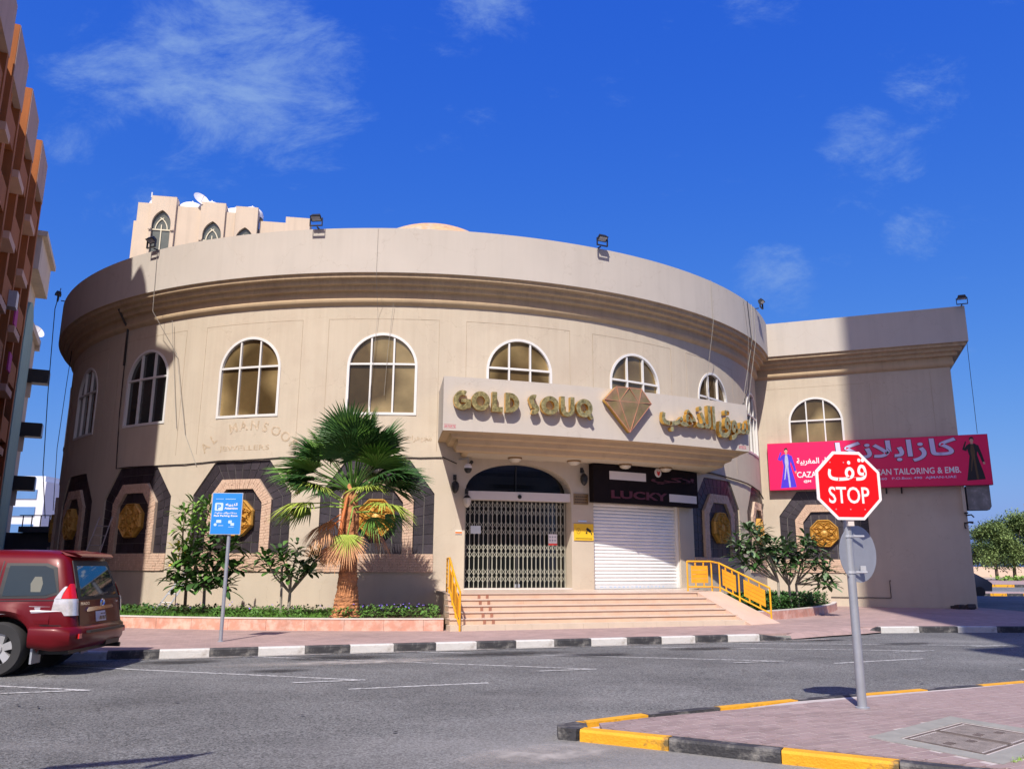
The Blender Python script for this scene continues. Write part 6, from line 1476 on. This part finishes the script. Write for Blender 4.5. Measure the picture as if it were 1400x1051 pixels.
for s, z in ((26.3, 13.2), (26.4, 10.9)):
    b = MB(fa); b.sbox(s, s + .9, z, z + .9, .05, .12, 40); tag(b.build('laundry', 'cloth'), 'pink washing hung on the %s balcony of the orange block' % ('upper' if z > 12 else 'lower'), 'laundry')
b = MB(fa); b.sbox(24.6, 25.3, 13.6, 14.4, -.9, .3, 40); tag(b.build('air_conditioner', 'galv'), 'grey air conditioner on a balcony of the orange block', 'air conditioner')
fc2 = lambda s, z, d: fa(s, z, d - .95)
cb_ = thing('cream_block', 'cream and pale green block with protruding air conditioners beyond the orange block', 'building', fc2(38, 0, 0))
b = MB(fc2); b.sbox(33, 51, 0, 17.9, -14, -.6, 40); b.build('main_block', 'cream_wall', cb_)
b = MB(fc2); b.sbox(33.2, 38.6, 0, 19.0, -6, .4, 40); b.build('front_bay', 'cream_wall', cb_)
b = MB(fc2); b.sbox(32.9, 39.0, 18.3, 20.3, -6.2, 1.0, 40); b.sbox(32.7, 39.2, 20.3, 20.6, -6.4, 1.25, 40); b.build('attic', 'cream_wall', cb_)
b = MB(fc2); b.prism(arch_outline(36.1, 1.7, 0, 15.4, 12), .41, .60); b.build('arched_recess', 'teal_wall', cb_)
b = MB(fc2); b.sbox(40, 44.5, 0, 17.0, -.6, -.1, 40); b.build('green_panel', 'teal_wall', cb_)
b = MB(fc2); b.sbox(50.8, 51.3, 17.6, 18.3, -14, -.3, 40); b.sbox(33, 51.3, 17.9, 18.4, -1, -.3, 40); b.build('roof_edge', 'cream_wall', cb_)
for k, z in enumerate((14.7, 10.7, 6.8)):
    t = thing('air_conditioner', ('top', 'middle', 'lowest')[k] + ' of the three dark air conditioners on the cream block', 'air conditioner', fc2(49.2, z, 0), 'air conditioners on the cream block')
    b = MB(fc2); b.sbox(48.8, 49.9, z, z + 1.0, -.6, .75, 40); b.build('casing', 'car_black', t)
    b = MB(fc2); b.sbox(48.9, 49.8, z + .1, z + .9, .751, .78, 40); b.build('grille', 'galv', t); b = MB(fc2); b.sbox(49.1, 49.3, z - 1.1, z - .02, -.6, -.3); b.build('bracket', 'cream_wall', t)
dish(fc2(50.6, 18.3, -.6), 1.2, .55, 'white dish aerial on the far roof edge of the cream block')
fb = thing('office_block', 'distant white block with blue window bands at the end of the left alley', 'building', (-73, 118, 0))
b = MB(); b.box(-82, -67.3, 118, 130, 0, 13.3); b.build('wall', 'far_white', fb)
b = MB(); b.box(-80, -68.6, 120, 128, 13.3, 14.3); b.build('roof_block', 'far_white', fb)
for k in range(5):
    for xw in (-81.2, -76.6, -72.0): b = MB(); b.box(xw, xw + 3.6, 117.85, 118.3, 1.0 + k * 2.45, 2.3 + k * 2.45); b.build('window', 'far_glass', fb)
sd = thing('alley_shed', 'dark low shed with a flat roof across the left alley', 'shed', (-31, 56, 0))
b = MB(); b.box(-38, -26.5, 56, 60, 0, 3.7); b.box(-33.2, -29.6, 55.6, 60, 3.71, 4.1); b.build('wall', 'shed_dark', sd)
b = MB()
for k in range(6): b.box(-33.0 + k * .6, -32.95 + k * .6, 55.6, 55.66, 4.1, 4.8)
b.box(-33.2, -29.6, 55.58, 55.64, 4.8, 4.86); b.build('roof_rail', 'shed_dark', sd)
b = MB(); b.box(-25.6, -23.6, 47.5, 49.5, 0, 4.9); tag(b.build('alley_building', 'box_grey'), 'small grey box-like building beside the left edge of the round wall', 'building')
b = MB(); b.box(-24.9, -23.9, 44.5, 45.3, 0, 2.5); tag(b.build('kiosk', 'box_grey'), 'pale narrow kiosk in the shade of the left alley', 'kiosk')

# ================================================================== RIGHT BACKGROUND
gw = thing('garden_wall', 'long low pinkish wall behind the trees on the right', 'wall', (90, 175, 0))
b = MB(); b.box(72, 260, 172, 172.4, 0, 2.1); b.build('wall', 'garden_wall', gw)
b = MB(); b.poly([(40, 92, .01), (260, 60, .01), (260, 120, .01), (55, 128, .01)]); tag(b.build('far_pavement', 'walk_pavers'), kind='structure')
b = MB(); b.poly([(24, 64, -.006), (260, 20, -.006), (260, 61, -.006), (40, 93, -.006)]); tag(b.build('far_road', 'asphalt'), kind='structure')
kf = MB(); kf.box(-.1, 200, -.1, .12, -.05, .10, rot=Matrix.Rotation(-.17, 3, 'Z'), at=(40.3, 78, 0)); kfo = tag(kf.build('kerb', 'concrete'), kind='structure')
km = [stone_mesh(2.0, .3, .22, 'kerb_stone', m_) for m_ in ('kerb_yellow', 'kerb_black')]
for k in range(30):
    o = km[k % 2].copy(); COL.objects.link(o); o.parent = kfo; p = Vector((40.3, 77.85, 0)) + Matrix.Rotation(-.17, 3, 'Z') @ Vector((1 + 2.0 * k, 0, 0)); o.location = (p.x, p.y, 0); o.rotation_euler = (0, 0, -.17); o.scale = (2.0 / 2.0, 1, 1)
km2 = MB(); km2.box(0, 8.5, 0, 5, -.02, .14, at=(28.0, 50.8, 0)); mi_ = tag(km2.build('traffic_median', 'walk_pavers'), kind='structure')
for k in range(9):
    o = km[(k + 1) % 2].copy(); COL.objects.link(o); o.parent = mi_; o.location = (28.5 + k * 1.0, 50.75, 0); o.scale = (.5, .5, .8)
for o in km: bpy.data.objects.remove(o)
b = MB(); b.poly([(24, 52, .006), (60, 52, .006), (60, 62, .006), (24, 62, .006)]); tag(b.build('painted_sunlit_lane', 'dust'), kind='structure')  # pale sheet: the sunshine on this lane is in its colour
fc_ = thing('parked_car', 'dark blue car tail showing past the right corner of the wing', 'car', (26.0, 49, 0))
b = MB(); prof = [(-2.1, .35), (-2.15, .8), (-1.9, 1.0), (-1.2, 1.42), (.3, 1.48), (1.0, 1.0), (2.0, .85), (2.15, .4)]
Rc = Matrix.Rotation(pi * .96, 3, 'Z')
for side, y in ((0, -.85), (1, .85)): pass
Lc = [b.pt(tuple(Rc @ Vector((x, -.85 if z < 1.05 else -.7, z)) + Vector((25.75, 49.4, 0)))) for x, z in prof]; Rr = [b.pt(tuple(Rc @ Vector((x, .85 if z < 1.05 else .7, z)) + Vector((25.75, 49.4, 0)))) for x, z in prof]
n = len(prof)
for k in range(n): b.face([Lc[k], Lc[(k + 1) % n], Rr[(k + 1) % n], Rr[k]])
b.face(Lc); b.face(Rr[::-1]); b.build('body', 'far_car', fc_, 40)
for wx in (-1.4, 1.35):
    for wy in (-.8, .8):
        b = MB(); p = Rc @ Vector((wx, wy, .31)) + Vector((25.75, 49.4, 0)); b.lathe([(0, -.1), (.31, -.1), (.31, .1), (0, .1)], 14, at=tuple(p), rot=Rc @ Matrix.Rotation(pi / 2, 3, 'X')); b.build('wheel', 'rubber', fc_)
def ghaf(x, y, h, w, seed, label, lean=0.0):
    r = random.Random(seed); t = thing('ghaf_tree', label, 'tree', (x, y, 0), 'feathery trees in front of the low wall')
    b = MB(); b.tube([(x, y, 0), (x + lean * .3, y, h * .2), (x + lean, y, h * .42)], [.28, .22, .14], 7)
    for k in range(5): a = r.uniform(0, 6.3); b.tube([(x + lean * .5, y, h * .25), (x + lean + w * .3 * cos(a), y + w * .3 * sin(a), h * r.uniform(.5, .8))], [.12, .04], 5)
    b.build('trunk', 'bark', t)
    for mi_i, (m_, n) in enumerate((('ghaf', 13000), ('ghaf_dark', 6000))):
        b = MB(); clumps = [(r.uniform(-1, 1), r.uniform(-1, 1), r.uniform(.0, 1)) for _ in range(26)]
        for _ in range(n):
            cx_, cy_, cz_ = clumps[r.randrange(len(clumps))]; rad = w * .5 * (1 - .65 * cz_)
            px_ = x + lean + cx_ * rad + r.gauss(0, w * .09); py_ = y + cy_ * rad + r.gauss(0, w * .09); pz = h * (.32 + .62 * cz_) + r.gauss(0, h * .055) - .12 * h * abs(cx_)
            s = r.uniform(.10, .27); a = r.uniform(0, 6.3); d = Vector((cos(a), sin(a), r.uniform(-1.6, .3))).normalized() * s * 1.6; e = Vector((-sin(a), cos(a), r.uniform(-.4, .4))) * s * .5
            p = Vector((px_, py_, pz)); b.poly([tuple(p - e), tuple(p + d), tuple(p + e)])
        b.build('crown', m_, t)
trees = [(74.5, 128, 9.0, 8, 'feathery tree half hidden behind the wing corner', 0), (79.0, 131, 11.2, 8.5, 'tallest pointed feathery tree right of the wing', .5), (84.5, 126, 9.0, 8.5, 'feathery tree with a leaning trunk near the right edge', 1.2), (90, 130, 8.8, 9, 'dark round-topped tree at the right edge of the photo', 0)]
for k, (x, y, h, w, lab, ln) in enumerate(trees): ghaf(x, y, h, w, 40 + k, lab, ln)
for k, (x, y, h, w) in enumerate(((97, 135, 9.5, 10), (70, 150, 8, 9))): pass
b = MB(); b.box(118.8, 126, 184, 190, 0, 16.5); hb = tag(b.build('far_building', 'cream_wall'), 'pale distant building at the right edge of the photo', 'building')
for k in range(4): b = MB(); b.box(119.4, 120.6, 183.8, 184.2, 3 + k * 3.4, 4.8 + k * 3.4); b.build('window', 'window_dark', hb)
scatter_cover('low_planting', lambda r: (r.uniform(70, 130), r.uniform(118, 122), 0), 3000, 'leaf_light', 15, .0, .5, .5)
scatter_cover('distant_trees', lambda r: (r.uniform(60, 190), r.uniform(176, 186), 0), 14000, 'leaf_grey', 16, .0, 4.8, .8)
b = MB(); b.lathe([(0, .2), (.7, .3), (.9, 1.0), (.6, 1.7), (0, 1.9)], 12, at=(81.2, 150, 0)); tag(b.build('water_tank', 'red_print'), 'small round red tank by the low wall among the trees', 'tank')

# ================================================================== BUILDINGS BEHIND THE CAMERA (they throw the shade)
ct = thing('corner_tower', 'tall pale tower across the junction, behind the viewer', 'building', (12, -14, 0))
b = MB(); b.zprism([(5.75, -7), (26, -1.0), (32, -20), (9, -26)], 0, 62); b.build('main_block', 'cream_wall', ct)
b = MB(); b.zprism([(4.64, -6.0), (6.3, -5.2), (6.6, -7.2), (4.95, -7.7)], 26.9, 27.4); b.build('shade_slab', 'cream_wall', ct)  # unseen slab, added and shaped to throw a wedge of shade on the road
for k in range(18):
    for j in range(4): b = MB(); T_ = lambda s, z, d: (5.75 + .9587 * s - .284 * -d * -1, -7 + .284 * s + .9587 * d, z); b = MB(T_); b.sbox(2 + j * 4.8, 5 + j * 4.8, 3 + k * 3.3, 4.7 + k * 3.3, .02, .10, 10); b.build('window', 'window_dark', ct)
sa = thing('street_arm', 'overhanging street sign arm left of the viewer', 'street sign', (-6.0, 2.5, 0))
b = MB(); b.tube([(-6.4, 2.2, 0), (-6.4, 2.2, 4.9)], .06, 10); b.build('pole', 'galv', sa)
b = MB(); v0, v1 = Vector((-4.55, 3.02, 4.68)), Vector((-3.54, 3.50, 4.68)); b.tube([(-6.4, 2.2, 4.7), tuple(v0)], .03, 8); b.tube([tuple(v1), (-3.42, 3.64, 4.70)], [.035, .03], 8); b.build('arm', 'galv', sa)
b = MB(); dd = (v1 - v0).normalized(); nn_ = Vector((-dd.y, dd.x, 0)) * .045
q = [v0 - nn_, v1 - nn_, v1 + nn_, v0 + nn_]; b.zprism([(p.x, p.y) for p in q], 4.64, 4.76); b.build('blade', 'galv', sa)
b = MB(); b.tube([(-3.55, 3.5, 4.66), (-3.75, 3.15, 4.62)], .035, 6); b.build('lower_brace', 'galv', sa)

# ================================================================== THE RED OFF-ROAD CAR
car = thing('off_road_car', 'dark red off-road car with a silver side stripe seen from behind at the left edge', 'car', (0, 0, 0))
def lerp(a, c, t): return a + (c - a) * t
# local frame: x forward from the rear axle, y to the left of the car, z up
ZL = [.30, .42, .62, .80, .98, 1.06]                    # lower body levels
WL = [.80, .865, .895, .90, .885, .870]
def xrear(z): return -1.02 + (.0 if z < .9 else (z - .9) * .10) - (.05 * sin(max(0, min(1, (z - .3) / .6)) * pi))
def rearin(a, w):    # corner rounding in plan
    r = .16; return w if a >= r else w - r + sqrt(max(0, r * r - (r - a) ** 2))
XS = [0, .012, .035, .07, .11, .16] + [.16 + .08 * k for k in range(1, 55)]
xf = 3.72
def zbot(x):
    for ax_ in (0, 2.79):
        d = abs(x - ax_)
        if d < .47: return .38 + sqrt(.47 ** 2 - d * d) * .98
    return .33 if -.6 < x < 3.3 else .45
def ztop_l(x):
    if x < 2.55: return 1.06
    return 1.10 - .05 * (x - 2.55) if x < 3.55 else 1.05 - (x - 3.55) * 1.6
b = MB(); rows = []
for a in XS:
    x = -1.02 + a
    if x > xf: break
    row = []
    zb_, zt_ = zbot(x), ztop_l(x)
    for k, (z, w) in enumerate(zip(ZL, WL)):
        zz = lerp(zb_, zt_, (z - .30) / .76); xx = x if a > .5 else x + (xrear(zz) + 1.02) * (1 - a / .5)
        fin = 1 if x < 3.1 else sqrt(max(.05, 1 - ((x - 3.1) / .75) ** 2 * .55)); ww = rearin(a, w) * fin
        # flared arches
        for ax_ in (0, 2.79):
            d = hypot(x - ax_, zz - .40)
            if d < .60 and zz < 1.0: ww += .045 * max(0, 1 - abs(d - .52) / .10) if d > .4 else 0
        row.append((xx, ww, zz))
    rows.append(row)
for sgn_ in (1, -1):
    idx = [[b.pt((p[0], sgn_ * p[1], p[2])) for p in row] for row in rows]
    for i in range(len(idx) - 1):
        for k in range(len(ZL) - 1):
            q = [idx[i][k], idx[i + 1][k], idx[i + 1][k + 1], idx[i][k + 1]]; b.face(q if sgn_ > 0 else q[::-1])
    if sgn_ > 0: Lidx = idx
for k in range(len(ZL) - 1): b.face([Lidx[0][k], Lidx[0][k + 1], idx[0][k + 1], idx[0][k]])
for i in range(len(idx) - 1): b.face([Lidx[i][-1], Lidx[i + 1][-1], idx[i + 1][-1], idx[i][-1]])
body = b.build('body', 'car_red', car, 38)
# cabin: tumblehome sides, rounded roof
ZC = [1.055, 1.15, 1.35, 1.55, 1.68, 1.75, 1.80, 1.83]; WC_ = [.872, .855, .805, .75, .705, .655, .54, .0]
def xr2(z): return -1.01 + (z - 1.05) * .36 + max(0, z - 1.7) * .25
def xf2(z): return 2.62 - (z - 1.05) * 1.05 - max(0, z - 1.72) * 2.2
b = MB(); NX = 34; rows = []
for i in range(NX + 1):
    t = i / NX; t = t if t > .12 else t * t / .12
    row = []
    for z, w in zip(ZC, WC_):
        x = lerp(xr2(z), xf2(z), t); ww = rearin((x - xr2(z)) * 1.0, w) if w > .1 else w; ww = ww if x < xf2(z) - .2 else ww * (1 - .05 * (x - xf2(z) + .2) / .2); row.append((x, ww, z - .02 * abs(t - .4)))
    rows.append(row)
for sgn_ in (1, -1):
    idx = [[b.pt((p[0], sgn_ * p[1], p[2])) for p in row] for row in rows]
    for i in range(NX):
        for k in range(len(ZC) - 1):
            q = [idx[i][k], idx[i + 1][k], idx[i + 1][k + 1], idx[i][k + 1]]; b.face(q if sgn_ > 0 else q[::-1])
    if sgn_ > 0: Lidx = idx
for e in (0, -1):
    for k in range(len(ZC) - 1): b.face([Lidx[e][k], Lidx[e][k + 1], idx[e][k + 1], idx[e][k]])
b.build('cabin', 'car_red', car, 38)
def yside(x, z):
    if z <= 1.06: w = next((lerp(WL[k], WL[k + 1], (z - ZL[k]) / (ZL[k + 1] - ZL[k])) for k in range(5) if ZL[k] <= z <= ZL[k + 1]), .87); return rearin(x + 1.02, w)
    w = next((lerp(WC_[k], WC_[k + 1], (z - ZC[k]) / (ZC[k + 1] - ZC[k])) for k in range(7) if ZC[k] <= z <= ZC[k + 1]), .7); return rearin(x - xr2(z), w)
def side_patch(name, pts, m_, parent, off, sides=(1, -1), n=8, th=.004):
    """outline in (x, z) laid on the side of the body"""
    for sd_ in sides:
        b = MB(); zs_ = sorted(set([p[1] for p in pts])); zmin, zmax = zs_[0], zs_[-1]; grid_ = []
        for i in range(n):
            za, zc_ = lerp(zmin, zmax, i / n), lerp(zmin, zmax, (i + 1) / n); g = clip_half(clip_half(pts, 0, 1, zc_), 0, -1, -za)
            xs_ = sorted(p[0] for p in g) if g else []
            if len(g) < 3: continue
            m2 = 6; xa, xb = xs_[0], xs_[-1]
            for j in range(m2):
                h = clip_half(clip_half(g, 1, 0, lerp(xa, xb, (j + 1) / m2)), -1, 0, -lerp(xa, xb, j / m2))
                if len(h) > 2: q = [(p[0], sd_ * (yside(p[0], p[1]) + off), p[1]) for p in h]; b.poly(q)
        b.build(name, m_, parent, 60)
def rear_patch(name, pts, m_, parent, off):
    """outline in (y, z) laid on the tail"""
    b = MB(); b.prism(pts, 0, off); b2 = MB()
    for v in b.v: y, z, d = v; x = (xrear(z) if z < 1.055 else xr2(z)); b2.v.append((x - .002 - d, y, z))
    b2.f = b.f; b2.mi = b.mi; return b2.build(name, m_, parent, 30)
side_patch('side_window', [(-.78, 1.17), (-.60, 1.11), (.10, 1.10), (.10, 1.62), (-.50, 1.62), (-.66, 1.56)], 'car_black', car, .003)
side_patch('side_glass', [(-.74, 1.20), (-.58, 1.15), (.04, 1.14), (.04, 1.58), (-.48, 1.58), (-.61, 1.53)], 'car_glass', car, .007)
side_patch('headrest', [(-.50, 1.20), (-.36, 1.20), (-.33, 1.32), (-.37, 1.42), (-.47, 1.42), (-.51, 1.32)], 'seat', car, .009)
side_patch('side_window', [(.22, 1.10), (1.05, 1.10), (1.05, 1.62), (.22, 1.62)], 'car_glass', car, .005); side_patch('side_window', [(1.15, 1.10), (2.25, 1.10), (1.80, 1.62), (1.15, 1.62)], 'car_glass', car, .005)
side_patch('side_stripe', [(-.92, .93), (-.92, .985), (.2, 1.01), (3.2, 1.0), (3.2, .93), (.3, .87), (-.5, .90)], 'car_silver', car, .006)
side_patch('fuel_flap', [(-.70, .74), (-.42, .74), (-.42, .88), (-.70, .88)], 'car_red', car, .008)
side_patch('door_gap', [(.14, .45), (.155, .45), (.155, 1.65), (.14, 1.65)], 'car_black', car, .003); side_patch('door_gap', [(1.10, .36), (1.115, .36), (1.115, 1.65), (1.10, 1.65)], 'car_black', car, .003)
# tail gate
rear_patch('tail_panel', [(-.70, .62), (.70, .62), (.70, 1.07), (-.70, 1.07)], 'car_red', car, .012)
rear_patch('rear_window_frame', [(-.72, 1.085), (.72, 1.085), (.60, 1.66), (-.60, 1.66)], 'car_black', car, .014)
rg_ = rear_patch('rear_window', [(-.62, 1.13), (.62, 1.13), (.53, 1.58), (-.53, 1.58)], 'car_glass', car, .020)
for (y0, y1, z0, z1) in ((-.715, -.702, .60, 1.07), (.702, .715, .60, 1.07), (-.70, .70, .607, .618), (-.70, .70, 1.071, 1.082)): rear_patch('panel_gap', [(y0, z0), (y1, z0), (y1, z1), (y0, z1)], 'car_black', car, .0125)
side_patch('panel_gap', [(-.93, .715), (-.47, .715), (-.47, .727), (-.93, .727)], 'car_black', car, .003); side_patch('window_trim', [(-.80, 1.075), (.10, 1.065), (.10, 1.078), (-.80, 1.088)], 'car_black', car, .006)
b = MB(); b.tube([(-1.06, .30, 1.13), (-1.02, -.25, 1.17)], .012, 5); b.build('wiper', 'car_black', car)
b = MB(); b.v = []; pr_ = [(-.70, 1.74), (-.90, 1.71), (-.92, 1.73), (-.85, 1.77), (-.60, 1.81)]
A_ = [b.pt((x, .62 - (.06 if k in (1, 2) else 0), z)) for k, (x, z) in enumerate(pr_)]; B_ = [b.pt((x, -.62 + (.06 if k in (1, 2) else 0), z)) for k, (x, z) in enumerate(pr_)]
for k in range(5): b.face([A_[k], A_[(k + 1) % 5], B_[(k + 1) % 5], B_[k]])
b.face(A_); b.face(B_[::-1]); b.build('roof_spoiler', 'car_red', car)
for s_ in (1, -1):
    b = MB(); prf = [(.84, .0), (1.20, .0), (1.42, 0)]
    pts = []                                             # wrapped lamp: strip of quads round the corner
    def corner(u, z):                                    # u: -.2 on the tail ... .26 along the side
        w = .875 if z < 1.06 else yside(0, z)
        xr_ = xrear(z) if z < 1.055 else xr2(z)
        if u < 0: return (xr_ - .022, s_ * (w - .10 + u * 1.0 + .02), z)
        a = min(u / .16, 1) * pi / 2
        if u <= .16: return (xr_ + .12 - .142 * cos(a), s_ * (w - .10 + .118 * sin(a)), z)
        return (xr_ + .12 + (u - .16), s_ * (w + .018), z)
    def lamp(name, z0, z1, u0f, u1f, m_, par, n=8, push=0):
        b = MB(); rows_ = []
        for i in range(n + 1):
            z = lerp(z0, z1, i / n); u0, u1 = u0f(z), u1f(z); rows_.append([b.pt(corner(lerp(u0, u1, j / 8), z)) for j in range(9)])
        for i in range(n):
            for j in range(8): b.face([rows_[i][j], rows_[i][j + 1], rows_[i + 1][j + 1], rows_[i + 1][j]])
        return b.build(name, m_, par, 60)
    tl = lamp('tail_lamp', .86, 1.10, lambda z: -.05, lambda z: .36 - (z - .86) * .25, 'tail_clear', car)
    lamp('red_lens', 1.105, 1.32, lambda z: -.03 + (z - 1.1) * .2, lambda z: .20 - (z - 1.1) * .55, 'tail_red', tl); lamp('clear_lens', 1.105, 1.28, lambda z: .205 - (z - 1.1) * .55, lambda z: .30 - (z - 1.1) * .95, 'tail_clear', tl, 6)
rear_patch('chrome_strip', [(-.45, .93), (.48, .90), (.50, .925), (.44, .965), (-.40, .975)], 'chrome', car, .035)
np_ = rear_patch('number_plate', [(-.17, .74), (.17, .74), (.17, .89), (-.17, .89)], 'off_white', car, .02)
b = MB(); rr = random.Random(3)
for k in range(5): b.box(-1.102, -1.100, -.13 + k * .055, -.095 + k * .055, .765, .82)
for k in range(4): b.box(-1.102, -1.100, -.10 + k * .055, -.06 + k * .055, .845, .865)
b.build('plate_marks', 'brass_text', np_)
def rear_text(body_, y0, y1, z0, h, m_, par):
    b = MB(lambda s, z, d: ((xrear(z) if z < 1.055 else xr2(z)) - .016 - d, -s, z)); add_text(b, body_, y0, y1, z0, .0, height=h, ext=.003, off=.02); b.build('lettering', m_, par)
rear_text('PRADO', -.66, -.36, 1.0, .045, 'chrome', car); rear_text('VX', .58, .66, 1.0, .035, 'chrome', car)
b = MB(); Rb = Matrix.Rotation(-pi / 2, 3, 'Y')
for (rx_, rz_) in ((.075, .052), (.038, .048), (.055, .02)):
    n = 20
    for k in range(n):
        a, c = 2 * pi * k / n, 2 * pi * (k + 1) / n; oz = .022 if rx_ == .055 else 0
        b.tube([(-1.062, .0 + rx_ * cos(a), 1.02 + oz + rz_ * sin(a)), (-1.062, .0 + rx_ * cos(c), 1.02 + oz + rz_ * sin(c))], .006, 4, cap=False)
b.build('badge', 'chrome', car)
# bumper
b = MB(); pr_ = [(.02, .36), (-.10, .38), (-.17, .46), (-.185, .58), (-.165, .66), (-.10, .70), (.02, .71)]
path = [(-.46, -.94), (-.78, -.93), (-.95, -.86), (-1.0, -.70), (-1.02, -.4), (-1.03, 0), (-1.02, .4), (-1.0, .70), (-.95, .86), (-.78, .93), (-.46, .94)]
rows = []
for i, (x, y) in enumerate(path):
    a = Vector(path[max(0, i - 1)]); c = Vector(path[min(len(path) - 1, i + 1)]); t = (c - a).normalized(); n_ = Vector((-t.y, t.x)); n_ = n_ if n_.dot(Vector((x + .2, y))) > 0 else -n_
    k_ = .25 if i in (0, len(path) - 1) else (.45 if i in (1, len(path) - 2) else .75); zlift = .05 if i in (0, 10) else 0
    rows.append([b.pt((x - n_.x * o_ * k_, y - n_.y * o_ * k_, z + (zlift if z < .5 else 0))) for o_, z in pr_])
for i in range(len(rows) - 1):
    for k in range(len(pr_) - 1): b.face([rows[i][k], rows[i + 1][k], rows[i + 1][k + 1], rows[i][k + 1]])
b.build('rear_bumper', 'car_red', car, 50)
b = MB(); b.box(-1.20, -1.0, -.62, .62, .60, .635); b.build('bumper_step', 'car_black', car)
for s_ in (1, -1):
    b = MB(); b.box(-1.13, -1.11, s_ * .74 - .08, s_ * .74 + .08, .53, .60); b.build('bumper_reflector', 'tail_red', car)
    b = MB(); b.box(-.52, -.49, s_ * .78 - .14, s_ * .78 + .12, .18, .55); b.build('mud_flap', 'galv', car)
b = MB(); b.box(-.95, 3.4, -.72, .72, .30, .52); b.box(-.2, .2, -.6, .6, .28, .42); b.build('underbody', 'car_black', car)
b = MB(); b.tube([(-.6, -.55, .34), (-1.16, -.60, .33)], .035, 8); b.build('exhaust', 'car_black', car)
b = MB(); b.box(-1.14, -.95, -.6, -.1, .37, .44); b.build('tow_bracket', 'car_black', car)
for wx in (0, 2.79):
    for s_ in (1, -1):
        Rw = Matrix.Rotation(-s_ * pi / 2, 3, 'X'); at_ = (wx, s_ * .80, .385)
        b = MB(); b.lathe([(.22, -.12), (.36, -.125), (.383, -.09), (.385, .0), (.383, .09), (.36, .125), (.235, .12), (.225, .09)], 32, at=at_, rot=Rw); wh_ = b.build('wheel', 'rubber', car, 40)
        b = MB(); b.lathe([(.235, .115), (.225, .09), (.22, -.02), (.0, -.02)], 28, at=at_, rot=Rw); rim_ = b.build('rim', 'alloy', wh_, 40)
        b = MB()
        for k in range(6):
            a = k * pi / 3 + .3; R2 = Matrix.Rotation(a, 3, 'Z'); i = [b.pt(tuple(Rw @ (R2 @ Vector(q)) + Vector(at_))) for q in ((.04, -.045, .06), (.225, -.06, .09), (.225, .06, .09), (.04, .045, .06), (.04, -.045, .0), (.225, -.06, .0), (.225, .06, .0), (.04, .045, .0))]
            for q in ((0, 1, 2, 3), (0, 4, 5, 1), (3, 2, 6, 7), (1, 5, 6, 2)): b.face([i[k2] for k2 in q])
        b.lathe([(.07, .03), (.065, .085), (.03, .095), (0, .095)], 14, at=at_, rot=Rw); b.build('spokes', 'alloy', wh_)
        b = MB(); b.lathe([(.0, -.0), (.215, -.0)], 20, at=(wx, s_ * .80, .385), rot=Rw); b.build('brake_disc', 'car_black', wh_)
# wheel houses and seats seen through the glass
b = MB()
for wx in (0, 2.79):
    for s_ in (1, -1): b.lathe([(.0, -.28), (.46, -.28), (.46, .02)], 20, at=(wx, s_ * .62, .42), rot=Matrix.Rotation(-s_ * pi / 2, 3, 'X'))
tag(b.build('wheel_housing', 'car_black', car), kind='stuff')
car.rotation_euler = (0, 0, pi + .05 - .05)
CH_ = -.05; hd = Vector((-cos(CH_), sin(CH_), 0)); car.rotation_euler = (0, 0, atan2(hd.y, hd.x))
lf_ = Vector((-hd.y, hd.x, 0)); wheel_pt = Vector((-7.52, 12.45, 0)); car.location = wheel_pt - lf_ * .90
